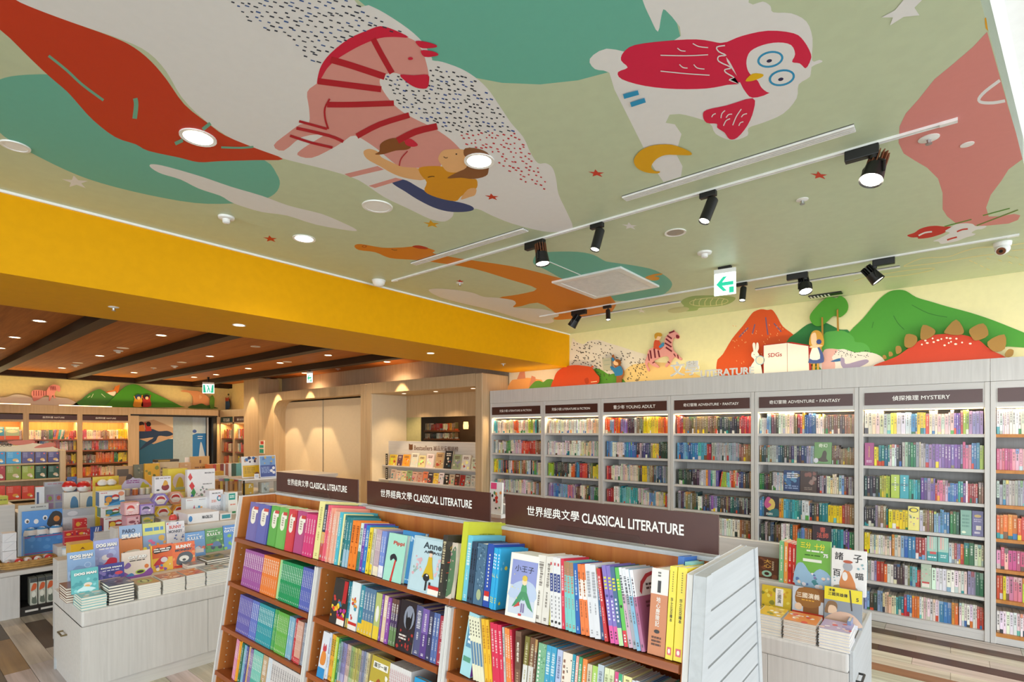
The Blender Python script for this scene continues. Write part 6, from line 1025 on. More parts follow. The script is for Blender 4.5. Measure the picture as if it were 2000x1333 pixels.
r1 = [(759, 774, 888, 'd8b838', 'yellow'), (775, 785, 889, '5a3a50', 'plum moonlit'), (785, 800, 888, 'e8a038', 'orange'), (801, 816, 885, 'dce0d4', 'pale green white'), (816, 830, 890, 'e4d8a0', 'cream yellow'), (831, 846, 887, 'e8d8d8', 'white and pink blossomy'), (849, 865, 884, 'b89a70', 'tan with a dark oval'), (866, 882, 881, '20262c', 'black and pink'), (883, 899, 888, '98a888', 'sage and gold'), (900, 917, 889, 'dcdcd8', 'white with a black doodle'), (919, 929, 895, 'c8d0c0', 'pale mint half-hidden')]
for i, (a_, b_, y, c, nm_) in enumerate(r1):
    mt, w_, h_ = face_y(a_, y, b_ - 1, 0, 5.86, za + .001, 10); h_ = bz(y, 5.86, a_) - za
    put_book('picture_book', f'{nm_} picture book on the upper step of the bestsellers stand', 'book', mt, w_, h_, .015, c, front=[('b', .1, .1, .9, .6, 7, [jit(c, 60), jit(c, 60), 'e8e0c8', 'b04838'], .16), ('d', .2, .7, .8, .9, 2, 'f0e8d8' if int(c[:2], 16) < 120 else '6a4a3a')])
r2 = ['c8b4a8 pinkish', 'd8c8b8 cream rosy', 'd8d0a0 pale yellow', '8aa878 leafy', 'd0a898 peachy', 'c89a88 rosy brown', 'd87a5a coral', '3a3440 dark dotted', 'e0c048 golden teal', 'd8d0d8 white violet', '1c1e20 black', 'ccb89c beige', '5a3024 deep brown', 'a82424 red', 'a8b8b0 grey green', 'c8c8c0 stone white']
for i, q in enumerate(r2):
    c, nm_ = q.split(' ', 1); a_ = 762 + i * 10.4; mt, w_, h_ = face_y(a_, 925, a_ + 9.2, 0, 5.78, zb_ + .001, 10)
    put_book('picture_book', f'small {nm_} picture book on the lower step of the bestsellers stand', 'book', mt, w_, .165 if i % 3 else .18, .014, c, front=[('b', .1, .1, .9, .65, 6, [jit(c, 60), 'e8dcc8', 'c05040', '5a8a90'], .2), ('d', .2, .75, .8, .9, 1, 'f0e8d8' if int(c[:2], 16) < 120 else '6a4a3a')])
for px, y, z, lb in ((754, 5.86, za, 'upper'), (754, 5.78, zb_, 'lower')): a = onY(px, 900, y); p = thing('rank_tag', f'black rank tag at the left end of the {lb} bestsellers step', 'tag', (a.x, y, z)); MB().box(a.x, y - .01, z, a.x + .05, y, z + .2, '1a1816').build('card', 'flat', p); art(MB(), (a.x, y - .01, z), EX, UP, -EY, .05, .2, [('d', .3, .1, .8, .9, 5, 'e8e0d0')]).build('print', 'flat', p)

# ================================================================ TABLES WITH COMICS AND TOYS (left)
def cabinet(name, label, x0, y0, x1, y1, h, facing, panels=3, handle=True, th=.10):
    t = thing(name, label, 'display table', ((x0 + x1) / 2, (y0 + y1) / 2, 0))
    MB().box(x0, y0, h - th, x1, y1, h).build('top', 'oak', t, bevel=.012)
    if facing == 'x':
        n = panels; L = (y1 - y0) / n
        for i in range(n): MB().box(x0 + .02, y0 + L * i + .001, .09, x1 - .006, y0 + L * (i + 1) - .001, h - th).build('side_board', 'oak', t, bevel=.001)
        MB().box(x0 + .02, y0 - .0, .09, x1 - .03, y0 + .012, h - th).build('end_board', 'oaky', t); MB().box(x0, y0, 0, x0 + .02, y1, h - th).build('end_post', 'whitewood', t)
        MB().box(x0 + .02, y0 + .012, 0, x1 - .022, y1, .09).build('plinth', 'oaky', t)
        if handle:
            m = MB(); hx, hz = (x0 + x1) / 2 - .1, .34; m.tube([(hx, y0, hz), (hx, y0 - .028, hz), (hx + .11, y0 - .028, hz), (hx + .11, y0, hz)], .006, 8).build('handle', 'brass', t, True)
    else:
        n = panels; L = (x1 - x0) / n
        for i in range(n): MB().box(x0 + L * i + .001, y0 + .006, .09, x0 + L * (i + 1) - .001, y1 - .02, h - th).build('side_board', 'oak', t, bevel=.001)
        MB().box(x0, y0 + .022, 0, x1 - .012, y1, .09).build('plinth', 'oakx', t)
        m = MB().prism([(x1 - .012, y0, .0), (x1 + .02, y0, .0), (x1 + .02, y0, h + .06), (x1 - .012, y0, h + .06)], (0, .0, 0), 'ffffff') if 0 else MB().box(x1, y0 + .02, 0, x1 + .02, y1, h + .01); m.build('end_board', 'whitewood', t, bevel=.004)
        if handle: MB().tube([(x1 + .02, y0 + .09, .44), (x1 + .045, y0 + .09, .44), (x1 + .045, y0 + .2, .44), (x1 + .02, y0 + .2, .44)], .006, 8).build('handle', 'black', t, True)
    return t
H1 = .573
cabinet('display_table', 'low whitewashed display table stacked with comics, brass handle on its end', -4.96, .852, -4.178, 3.05, H1, 'x')
t = thing('display_step', 'pale step on the comics table under the standing comics', 'display riser', (-4.68, 1.4, H1)); MB().box(-4.935, .98, H1, -4.40, 3.0, .652).build('block', 'oaky', t, bevel=.003)
S1 = .6535
def stack(cname, px0, px1, X, zb, n, th, cols, edge, label, Wd=.2, topart=(), grp=None, yoff=0):
    a, b = onX(px0, 1150, X).y, onX(px1, 1150, X).y
    for k in range(n):
        c = cols[k % len(cols)]; lb = f'{label}, topmost copy' if k == n - 1 else f'{label}, {["lowest", *NTH[1:]][k]} copy up'
        Mx = Matrix.Translation((X - Wd + rnd.uniform(-.003, .003), b - .001 + rnd.uniform(-.002, .002), zb + k * th + .0004)) @ Matrix(((1, 0, 0, 0), (0, 0, -1, 0), (0, 1, 0, 0), (0, 0, 0, 1)))
        put_book('comic_book', lb, 'comic', Mx, Wd, b - a - .004, th - .0006, c, spine=edge, front=() , group=None if k == n - 1 else label)
    q = art(MB(), (X - .002, a + .004, zb + n * th), -EX, EY, UP, Wd - .006, b - a - .01, topart, .0006).build('cover_print', 'print') if topart else None
    if q:
        o = [o for o in COL.objects if o.get('label') == f'{label}, topmost copy'][0]; q.parent = o; bpy.context.view_layer.update(); q.matrix_parent_inverse = o.matrix_world.inverted()
busy = lambda cs, n=12: [('b', .05, .05, .95, .95, n, cs, .14)]
stack('comic_book', 157.5, 209.5, -4.20, H1, 5, .0165, ['8ec8cc', '9ad0d0'], 'c8b070', 'stack of teal-covered hardback comics at the table corner', topart=[('r', 0, 0, 1, 1, '7fb8bc')] + busy(['a8d8dc', 'd8c8b8', '5a98a0', 'e8e8e8']))
stack('comic_book', 211.5, 263, -4.20, H1, 7, .0178, ['2c3a4c', '26323f'], '1c2430', 'stack of dark-edged hardback comics beside the corner stack', topart=[('r', 0, 0, 1, 1, '6a7488')] + busy(['8a90a8', '4a5068', 'c0b8c0', 'a89a90']))
stack('comic_book', 269, 315, -4.20, H1, 7, .0132, ['e4e2dc', 'd8d8d4'], 'e8e6e0', 'stack of white comics topped by a green-eyed cover', topart=[('r', 0, 0, 1, 1, 'b89a68'), ('e', .5, .5, .3, .34, 'a8c060'), ('e', .5, .5, .22, .2, '3a3a30'), ('e', .5, .5, .2, .12, 'c8d890')])
stack('comic_book', 317.5, 362.5, -4.20, H1, 8, .0122, ['e6e4e0', 'dcdcd8'], 'e8e6e0', 'stack of white comics topped by a busy orange cover', topart=[('r', 0, 0, 1, 1, 'c0907a')] + busy(['e07a48', 'd8c0a8', '9a5a60', 'e8d8c8']))
stack('comic_book', 363.5, 402, -4.20, H1, 8, .0122, ['e8e6e2', 'dcdce0'], 'e8e6e0', 'stack of white comics topped by a bright orange cover', topart=[('r', 0, 0, 1, 1, 'd88a5c')] + busy(['f0b078', 'c85a48', 'e8e0d0', 'e8a048']))
stack('comic_book', 403, 449, -4.20, H1, 8, .0128, ['e0e2e6', 'd4d8dc'], 'e8e6e0', 'stack of white comics nearest the classics stand', topart=[('r', 0, 0, 1, 1, '9aa0a0')] + busy(['c8c0b8', '7a8a90', 'b87a70']))
stack('comic_book', 128, 153, -4.46, H1, 6, .0165, ['8a5a40', '7a5040'], '9a6a48', 'stack of brown-backed comics at the table end', Wd=.2)
stack('comic_book', 367, 402, -4.44, S1, 2, .016, ['e0dcdc', 'd8d0d0'], 'e0dcd8', 'short second-row stack of white comics under the blue agents comic', topart=[('r', 0, 0, 1, 1, '98989c')] + busy(['c8c0c0', '6a6a78', 'b8807a'], 8)); stack('comic_book', 404, 449, -4.44, S1, 3, .016, ['2a2a30', '303038'], '22222a', 'short second-row stack of black-edged comics', topart=[('r', 0, 0, 1, 1, '9a8a6a')] + busy(['b89a5a', '5a6a70', '3a4a50'], 8))
def comic(px0, py0, px1, py1, X, z0, c, label, it, lean=7):
    mt, w_, h_ = face_x(px0, py0, px1, py1, X, z0, lean); return put_book('comic_book', label, 'comic', mt, w_, h_, .016, c, front=it)
DM = lambda s, x=.5, y=.84, w=.82: [('t', s, x + .012, y - .008, w, '2c3038', .12, .07), ('t', s, x, y, w, 'f6f4f0', .11, .07)]
comic(133, 1078, 187, 0, -4.72, S1, '8fb2de', 'light blue comic titled DOG MAN at the left end of the row', [('r', 0, 0, 1, .35, 'a8c4ea'), ('s', [(.05, .2), (.3, .5), (.6, .45), (.9, .3), (.7, .1), (.2, .08)], '7f9cc8'), ('e', .35, .28, .2, .08, 'e8e4e4'), ('e', .72, .5, .13, .1, 'b4cdec'), ('e', .72, .5, .1, .075, '8fb0de'), ('e', .5, .2, .14, .05, 'e8c0b0'), ('d', .2, .72, .85, .78, 1, 'f4f0ec')] + DM('DOG MAN'))
comic(185, 1055, 234, 0, -4.78, S1, 'a8b2e6', 'lilac comic titled DOG MAN with a red swoosh', [('b', .05, .05, .95, .6, 8, ['b8c4f0', '8fa0e0'], .2), ('s', [(.05, .25), (.4, .3), (.6, .45), (.9, .4), (.8, .15), (.4, .12)], 'c8304c'), ('e', .45, .48, .16, .08, 'ece8ec'), ('e', .62, .52, .14, .07, '9a90c0'), ('r', .62, .05, .95, .1, 'e05068'), ('d', .2, .7, .85, .76, 1, 'f0ecf4')] + DM('DOG MAN'))
comic(140, 1112, 193, 0, -4.33, H1 + .083, '62b8bc', 'teal comic titled DOG MAN standing on the corner stack', [('b', .05, .05, .95, .6, 14, ['8ad4d8', '4aa0a8', 'b8e4e4'], .1), ('e', .6, .32, .16, .09, 'e8dcd0'), ('e', .58, .26, .1, .06, 'e8b068'), ('s', [(.2, .12), (.5, .25), (.9, .1), (.5, .05)], 'd0eef0')] + DM('DOG MAN', .52, .8))
comic(193, 1102, 243, 0, -4.42, H1 + .126, '4a4a98', 'violet comic titled DOG MAN standing on the dark-edged stack', [('b', .05, .05, .95, .5, 12, ['6a60b0', '3a3a80', '8a7ac0'], .12), ('e', .78, .3, .16, .12, 'd84a58'), ('d', .15, .5, .8, .6, 1, 'ece8f4')] + DM('DOG MAN', .5, .74))
comic(240, 1078, 295, 0, -4.50, S1, 'e6d8cc', 'cream comic titled CAT KID with a green smile', [('s', [(0, .3), (.3, .12), (.7, .12), (1, .3), (1, 0), (0, 0)], '8a50a0'), ('e', .62, .2, .18, .09, 'b0c850'), ('e', .62, .2, .13, .05, '3a3a34'), ('s', [(.05, .45), (.2, .62), (.3, .48), (.15, .38)], '8a6ab0'), ('e', .85, .38, .08, .08, 'e08040'), ('s', [(.1, .1), (.3, .2), (.4, .08)], '4a88c0'), ('d', .25, .62, .8, .68, 1, '3a3634')] + DM('CAT KID', .54, .78, .66))
comic(296, 1065, 338, 0, -4.56, S1, 'e2662c', 'red and yellow comic with a white lettered burst', [('r', 0, 0, 1, .5, 'eab83c'), ('r', 0, 0, .06, 1, 'f0d850'), ('s', [(.1, .78), (.3, .9), (.6, .86), (.95, .92), (.9, .74), (.5, .7), (.2, .68)], '3a2a28'), ('d', .14, .72, .9, .88, 2, 'f4f0ec'), ('s', [(.1, .25), (.5, .55), (.8, .45), (.5, .25)], 'c82c34'), ('e', .6, .42, .16, .1, 'd8d4d8'), ('b', .1, .05, .95, .25, 7, ['4a90c8', 'd84058', 'f0e8d8', '8a5aa8'], .1)])
comic(338, 1060, 382, 0, -4.56, S1, 'ea6c2c', 'orange comic titled BUNNY MONKEY with a grey bird shape', [('b', .02, .02, .98, .98, 18, ['f09848', 'd8502c', 'f0b868'], .08), ('s', [(.15, .2), (.3, .55), (.7, .6), (.9, .4), (.75, .15), (.4, .1)], '4a5058'), ('e', .5, .35, .22, .12, 'e8e4dc'), ('e', .5, .3, .08, .05, '3a3a3a'), ('r', .05, .04, .5, .1, 'c8302c'), ('t', 'BUNNY', .5, .84, .7, 'f6f2ec', .13, .05), ('t', 'MONKEY', .5, .7, .76, '2c3a4a', .1, .05)])
comic(235, 1027, 280, 0, -4.90, S1, 'e2945c', 'orange and blue comic titled PARO SPLASH in the back row', [('r', 0, .7, 1, 1, '98b4d8'), ('t', 'PARO', .42, .86, .56, '3a4a68', .1, .04), ('t', 'SPLASH', .5, .74, .8, 'f4f4f2', .1, .06), ('d', .1, .66, .9, .69, 1, '2a3038'), ('s', [(.1, .1), (.15, .35), (.85, .38), (.9, .12)], 'e6e2d4'), ('b', .15, .1, .85, .35, 6, ['8a98a0', 'c8b898', '4a4a48'], .06), ('r', 0, 0, 1, .08, 'a8b868')])
comic(281, 1022, 325, 0, -4.905, S1, '8aa8d0', 'blue and pink comic with a flower and blue lettered title', [('b', .03, .05, .97, .6, 22, ['d86a9a', 'e8a040', '6a8ad0', 'f0e060', 'b878c0'], .12), ('r', 0, .7, 1, 1, 'd8dc7a'), ('d', .1, .76, .92, .92, 1, '4a8ac8'), ('e', .82, .6, .14, .07, 'd8a838'), ('e', .62, .36, .16, .05, 'ece8e8')])
comic(327, 1020, 363, 0, -4.91, S1, 'e4e0e4', 'white comic titled BUNNY MONKEY speckled with navy blots', [('b', .02, .02, .98, .98, 26, ['4a5a9c', '6a7ab0', 'd8584a', 'c8c0cc'], .08), ('r', .1, .66, .9, .94, 'dcd8de'), ('t', 'BUNNY', .5, .86, .66, 'c85040', .09, .04), ('t', 'MONKEY', .5, .74, .74, '4a4a58', .08, .04), ('e', .5, .3, .3, .14, 'ecebec')])
comic(364, 1040, 402, 0, -4.72, S1 + .032, '6a9cd4', 'blue comic titled Agents of S.U.I.T.', [('b', .05, .05, .95, .6, 12, ['88b4e0', '4a80c0', 'd06048', 'd8c8b0'], .12), ('t', 'Agents of', .4, .88, .6, 'f4f4f4', .06), ('t', 'S.U.I.T.', .5, .75, .84, 'f8f6f2', .12, .03), ('e', .6, .3, .14, .1, 'c8ccd4'), ('r', .5, .14, .9, .3, 'dcd4d0')])
comic(402.5, 1033, 437, 0, -4.72, S1 + .048, '5e9a5a', 'green comic titled Agents of S.U.I.T. with a motorbike', [('b', .02, .05, .98, .6, 16, ['7ab068', '4a8048', 'a8c878'], .12), ('t', 'Agents of', .4, .89, .6, 'f4f4f4', .06), ('t', 'S.U.I.T.', .5, .76, .84, 'f8f6f2', .12, .03), ('e', .4, .2, .12, .1, '3a4a60'), ('e', .8, .18, .12, .1, '3a4a60'), ('s', [(.3, .25), (.5, .42), (.75, .4), (.85, .22)], '5a7aa8'), ('r', .05, .3, .4, .36, 'd8443c')])
comic(438, 1026, 470, 0, -4.72, S1 + .048, '5a8ed2', 'blue comic titled InvestiGATORS beside the classics stand', [('t', 'Investi', .5, .88, .8, 'f4f4f4', .07), ('t', 'GATORS', .5, .76, .9, 'f4f4f4', .1), ('b', .05, .05, .95, .6, 10, ['78a8e0', '8ac060', 'e8d060'], .14)])
# tables behind
TLx = -6.556
t = thing('toy_table', 'low pale table with an open front bay, holding the straw basket', 'display table', (-7.0, 1.5, 0)); X0, X1, Y0, Y1, HL = -7.3, TLx, .75, 2.25, .43
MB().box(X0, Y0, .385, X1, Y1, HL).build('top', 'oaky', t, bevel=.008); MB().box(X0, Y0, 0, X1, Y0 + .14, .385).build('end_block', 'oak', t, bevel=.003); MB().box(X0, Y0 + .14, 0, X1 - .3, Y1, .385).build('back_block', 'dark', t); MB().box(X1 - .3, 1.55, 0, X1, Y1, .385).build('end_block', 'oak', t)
for k in range(3):
    x = onX(59 + k * 16, 1190, X1 - .03).y; b_ = onX(74 + k * 16, 1190, X1 - .03).y
    q = thing('boxed_toy', f'tall pale toy box with orange print in the open bay, {["first from the end", "middle one", "third one"][k]}', 'toy', (X1 - .1, (x + b_) / 2, .1)); MB().box(X1 - .16, x, .085, X1 - .03, b_ - .004, .33, 'c9cabc').build('box', 'print', q); art(MB(), (X1 - .03, x, .085), EY, UP, EX, b_ - x - .004, .245, [('r', 0, .85, 1, 1, '4a4e50'), ('s', [(.1, .55), (.4, .8), (.9, .78), (.8, .6), (.4, .55)], 'd8663c'), ('s', [(.2, .1), (.5, .45), (.8, .3), (.9, .05)], '6a7468'), ('e', .5, .4, .3, .12, 'e8e8dc')]).build('print', 'print', q)
q = thing('bottom_tray', 'dark tray with a pale maker name under the tall toy boxes', 'tray', (X1 - .1, 1.1, 0)); MB().box(X1 - .28, .89, 0, X1 - .012, 1.5, .084, '2a2826').build('tray', 'print', q); art(MB(), (X1 - .012, .89, 0), EY, UP, EX, .61, .084, [('d', .06, .3, .55, .7, 1, 'd8d4cc')]).build('print', 'print', q)
# straw basket with small toys
b0 = (-6.72, .965, HL + .001); t = thing('straw_basket', 'oval woven straw basket of red and white balls at the table corner', 'basket', b0)
m = MB(); N = 28
for prof, sg in ((((.9, 0), (1, .055), (.98, .075)), 1),):
    rings = []
    for s_, z in [(.001, .002), (.86, .002), (.92, .012), (1.0, .06), (1.03, .072), (.98, .074), (.9, .016), (.001, .010)]: rings.append([(b0[0] + .135 * s_ * math.copysign(abs(math.cos(v)) ** .6, math.cos(v)), b0[1] + .20 * s_ * math.copysign(abs(math.sin(v)) ** .6, math.sin(v)), b0[2] + z) for v in (2 * math.pi * i / N for i in range(N))])
    for a, b in zip(rings, rings[1:]):
        m.add(a + b, [(i, (i + 1) % N, N + (i + 1) % N, N + i) for i in range(N)], 'ffffff')
m.build('bowl', 'wicker', t, True)
for k in range(3): MB().tube([(b0[0] + .139 * (1 + k * .012) * math.copysign(abs(math.cos(v)) ** .6, math.cos(v)), b0[1] + .206 * (1 + k * .004) * math.copysign(abs(math.sin(v)) ** .6, math.sin(v)), b0[2] + .02 + k * .02) for v in (2 * math.pi * i / N for i in range(N + 1))], .006, 6).build('woven_band', 'wicker', t, True)
BALLS = ['red and white', 'white with a red dot', 'pearl white', 'red topped', 'cream white', 'white and rose']; k = 0
spots_ = [(dx, dy_) for dy_ in (-.14, -.07, 0, .07, .14) for dx in (-.055, .045)]
for i, (dx, dy_) in enumerate(spots_):
    c = Vector(b0) + Vector((dx + rnd.uniform(-.01, .01), dy_ + rnd.uniform(-.008, .008), .046 + .012 * (i % 2))); up = i % 3 == 0
    q = thing('toy_ball', f'{BALLS[i % 6]} toy ball in the straw basket, {["near end", "near end", "second pair", "second pair", "middle", "middle", "fourth pair", "fourth pair", "far end", "far end"][i]}, {["back", "front"][i % 2]} side', 'toy', c, 'balls in the straw basket')
    r = .031; pr = [(max(.001, r * math.sin(v)), -r * math.cos(v)) for v in (math.pi * j / 10 for j in range(11))]; MB().lathe(c, pr, 16, cols=['e8e2dc'] * 5 + ['c8302c' if up else 'dcd4cc'] * 6).build('shell', 'print', q, True); MB().cyl(c + Vector((r * .8, 0, .006)), c + Vector((r * 1.04, 0, .008)), .008, n=10, col='f4f0ec' if up else 'c83a34').build('button', 'print', q, True)
def riser(x0, y0, x1, y1, z0, z1, lb): q = thing('display_riser', lb, 'display riser', ((x0 + x1) / 2, (y0 + y1) / 2, z0)); MB().box(x0, y0, z0, x1, y1, z1).build('block', 'oaky', q, bevel=.003)
riser(-7.12, 1.17, -6.645, 1.44, HL + .001, .585, 'pale riser block under the red boxes'); riser(-6.95, 1.45, -6.57, 1.735, HL + .001, .69, 'pale riser block under the windowed toy boxes'); riser(-7.9, 1.0, -7.32, 2.3, 0, .85, 'tall pale plinth behind the toy table')
# stacked white boxes and blue hat display
for k in range(4):
    z = HL + .001 + k * .083; q = thing('white_carton', f'small white carton with a diagonal crease, {["lowest", "second", "third", "topmost"][k]} of the stack at the table end', 'carton', (-6.75, .83, z), 'stack of white cartons'); o_ = .01 * (k % 2); MB().box(-6.83 + o_, .79, z, -6.70 + o_, .885, z + .0815, 'e6e6e8').build('box', 'print', q, bevel=.002); art(MB(), (-6.70 + o_, .79, z), EY, UP, EX, .095, .0815, [('p', [(.1, .1), (.14, .1), (.9, .9), (.86, .9)], 'c4c8d0')]).build('print', 'print', q)
xbox('hat_display', 'bright blue cardboard display of white and blue caps', 'display box', 48, 1046, 124, 0, -6.86, .16, '4a8fd4', [('r', 0, .33, 1, .36, 'b84a78'), ('r', 0, .95, 1, .98, 'b84a78'), ('b', .05, .45, .95, .9, 6, ['5fa0e0'], .12)], z0=HL + .001)
t = xbox('hat_display_header', 'blue header card with small framed pictures above the cap display', 'display card', 43, 997, 122, 0, -6.98, .012, '5a9ae0', [('e', .12, .8, .06, .05, 'f0f0f0'), ('e', .34, .78, .06, .05, 'f0f0f0'), ('e', .56, .84, .06, .05, 'f0f0f0'), ('e', .13, .79, .03, .03, '6a5a50'), ('e', .56, .83, .03, .03, '3a4a50'), ('s', [(.6, .7), (.75, .95), (.98, .9), (.95, .65), (.8, .62)], '3a3a3a'), ('e', .85, .8, .08, .06, 'd8883c')], z0=HL + .001)
xbox('grey_card', 'grey backing card behind the blue cap display', 'display card', 36, 986, 95, 0, -7.02, .02, 'c9cac4', [('d', .4, .93, .9, .97, 1, '8a8a88')], z0=HL + .001)
for i, (px, py, s_, lb) in enumerate(((60, 1030, .055, 'left'), (82, 1026, .055, 'middle'), (109, 1025, .06, 'right'))):
    p = onX(px, py + 8, -6.93); zt = onX(86, 1046, -6.86).z
    q = thing('sun_hat', f'white cap with a blue visor on the blue display, {lb} one', 'cap', (p.x, p.y, zt + .001), 'caps on the blue display'); MB().lathe((p.x, p.y, zt + .001), [(s_, 0), (s_ * .98, .025), (s_ * .8, .055), (s_ * .45, .075), (.001, .08)], 20, cols=['ecebe8', 'f0efec', '4a90c8', 'f0efec']).build('crown', 'print', q, True); MB().lathe((p.x + s_ * .62, p.y, zt + .0015), [(s_ * .6, 0), (s_ * .6, .006), (.001, .01)], 16, '3a80c0').build('visor', 'print', q, True)
# red tins, grey displays, paper-white boxes
k = 0
for (x0, y0, x1, y1, X, z) in ((126, 1038, 152, 0, -6.66, .586), (151, 1036, 178, 0, -6.66, .586), (145, 1014, 170, 0, -6.76, .586)):
    xbox('red_tin', f'red and gold card box, {["left one of the front pair", "right one of the front pair", "taller stacked one behind the pair"][k]}', 'toy', x0, y0, x1, y1, X, .08, 'c92c30', [('r', 0, .1, 1, .2, 'e8a878'), ('r', 0, .55, 1, .62, 'd87a5a'), ('e', .3, .78, .18, .1, 'e0a83c'), ('b', .4, .65, .98, .98, 5, ['e8988a', '8a2a50', 'e8c0b0'], .1)], z0=z, group='red boxes on the riser'); k += 1
xbox('grey_display', 'large grey cardboard tray display behind the red boxes', 'display box', 122, 994, 186, 0, -6.98, .1, 'b4bac0', [('r', .02, .05, .98, .75, 'cfd3d6'), ('e', .3, .86, .16, .08, 'd8dade'), ('b', .1, .2, .6, .6, 6, ['c0c4c8'], .12)], z0=.586)
xbox('blue_card', 'small dark blue boxed card with white lines, right of the red boxes', 'toy', 177, 1029, 199, 0, -6.64, .03, '3a5aa0', [('p', [(.2, .05), (.3, .05), (.55, .95), (.45, .95)], 'e8e8f0'), ('p', [(.4, .05), (.5, .05), (.75, .95), (.65, .95)], 'e8e8f0')], z0=.586)
xbox('yellow_card', 'long yellow packet lying between basket and comics', 'toy', 138, 1062, 184, 1085, -5.6, .16, 'eab92c', [('s', [(.25, .3), (.5, .55), (.75, .3), (.6, .5), (.5, .7), (.4, .5)], '8a5a30')]); riser(-5.68, .97, -5.5, 1.27, 0, onX(160, 1085, -5.6).z - .001, 'plain pale plinth between toy table and comics table')
WD = lambda c1, c2: [('r', .2, .12, .78, .72, c1), ('e', .36, .45, .13, .2, c2), ('e', .62, .6, .14, .17, 'c8342c'), ('e', .62, .52, .13, .09, 'ece8e4'), ('e', .85, .8, .12, .15, 'e89a78'), ('e', .28, .18, .1, .1, 'e8b860'), ('s', [(.3, .05), (.6, .25), (.95, .35), (.95, .1)], '4a9ad0'), ('d', .05, .86, .3, .94, 1, 'c85a50')]
wb = onX(220, 1042, -6.60).z
for i, (X, y0, y1, p0, p1, c1, c2, lb) in enumerate(((-6.58, 1010, 1042, 203, 249, '9a3430', 'e8c040', 'red window, lowest of three'), (-6.60, 990, 1010, 197, 243, '4a7a48', '4a90b0', 'green window, middle of three'), (-6.62, 960, 990, 194, 244, '2f6a9c', 'd8963c', 'blue window, topmost of three'))):
    z0 = .691 if i == 0 else onX(220, y1, -6.60).z + .001; zt = onX(220, y0, -6.60).z; a, b = onX(p0, 1000, X).y, onX(p1, 1000, X).y
    q = thing('windowed_toy_box', f'white toy box with a {lb} in the stack', 'toy', (X - .07, (a + b) / 2, z0), 'stack of windowed toy boxes'); MB().box(X - .14, a, z0, X, b, zt, 'eae8e6').build('box', 'print', q, bevel=.0015); art(MB(), (X, a, z0), EY, UP, EX, b - a, zt - z0, WD(c1, c2)).build('print', 'print', q); art(MB(), (X - .14, a, z0), EX, UP, -EY, .14, zt - z0, [('r', .05, .05, .95, .95, c1)]).build('side_print', 'print', q)
for i, (p0, p1) in enumerate(((125, 155), (156, 187))): xbox('ball_toy_box', f'white toy box with a blue creature print, {["left", "right"][i]} one of the pair', 'toy', p0, 962, p1, 0, -7.28, .07, 'eceae2', [('s', [(.4, .75), (.55, .92), (.9, .85), (.95, .45), (.75, .3), (.6, .5)], '5a90c0'), ('p', [(.25, .05), (1, .3), (1, .05)], 'e0d040'), ('p', [(0, .05), (.3, .25), (1, .55), (1, .4), (.3, .05)], '4a4e54'), ('d', .08, .4, .4, .58, 2, '4a4a4a')], z0=.586 if 0 else HL + .001)
for i, (px, lb) in enumerate(((137.5, 'left'), (165.5, 'right'))):
    zt = onX(px, 961, -7.28).z; c = Vector((-7.33, onX(px, 950, -7.28).y, zt + .002)); q = thing('toy_case', f'round red and white toy case on the creature box, {lb} one', 'toy', c, 'round red and white toy cases'); r = .062
    MB().lathe(c, [(r * .55, 0), (r * .85, .018), (r, .042), (r * 1.02, .05), (r * .96, .072), (r * .7, .097), (r * .3, .108), (.001, .11)], 20, cols=['ecebea'] * 3 + ['cc2a24'] * 4).build('case', 'print', q, True); MB().cyl(c + Vector((r * .9, 0, .05)), c + Vector((r * 1.08, 0, .05)), .012, n=12, col='f4f4f2').build('button', 'print', q, True)
for i, (p0, p1, lb) in enumerate(((131, 150, 'left'), (151, 178, 'right'))): xbox('shaped_card', f'blue grey shaped display card behind the round toy cases, {lb} one', 'display card', p0, 932 + 2 * i, p1, 0, -7.62, .01, ['4a6aa0', 'c8bcb8'][i], [('b', .1, .1, .9, .9, 7, [['2f4a80', '8ab0e0'], ['e8e0dc', 'd8a0b0']][i], .2)], z0=.851)
xbox('grey_counter_display', 'stepped grey counter display with small purple boxes', 'display box', 87, 942, 125, 0, -7.5, .06, 'a9aeb6', [('d', .15, .92, .9, .95, 1, 'b03a50'), ('r', .1, .3, .45, .55, 'a884a8'), ('r', .55, .3, .9, .55, '9a90b0'), ('r', .1, .05, .45, .25, '9a80a8'), ('r', .55, .05, .9, .25, '8a98b8'), ('e', .28, .42, .1, .08, '8aa040'), ('e', .72, .42, .1, .08, 'c06050')], z0=.851 if 0 else .851)
xbox('white_package', 'upright white package left of the grey counter display', 'toy', 70, 952, 87, 0, -7.42, .05, 'dfe2e6', [('r', .1, .1, .35, .8, '4a5a80')], z0=.851)
xbox('yellow_display', 'yellow open display box with white eggs behind the windowed boxes', 'display box', 187, 950, 238, 0, -6.95, .12, 'e6c92a', [('d', .2, .35, .7, .65, 1, 'a89020')], z0=.691 if 0 else HL + .001)
xbox('egg_display_card', 'yellow header card with a red label rising from the egg display', 'display card', 181, 931, 232, 0, -7.1, .01, 'dfc43a', [('r', .1, .82, .4, .92, 'c84a40'), ('s', [(.5, .8), (.6, .98), (.8, .95), (.85, .8)], 'f0dc30')], z0=HL + .001)
for i, px in enumerate((203, 220)):
    zt = onX(212, 950, -6.95).z; c = Vector((-7.0, onX(px, 945, -6.95).y, zt + .001)); q = thing('toy_egg', f'white egg-shaped toy on the yellow display, {["left", "right"][i]} one', 'toy', c, 'white toy eggs'); MB().lathe(c, [(.02, 0), (.042, .014), (.048, .032), (.036, .055), (.015, .068), (.001, .07)], 16, 'ecebe6').build('shell', 'print', q, True)
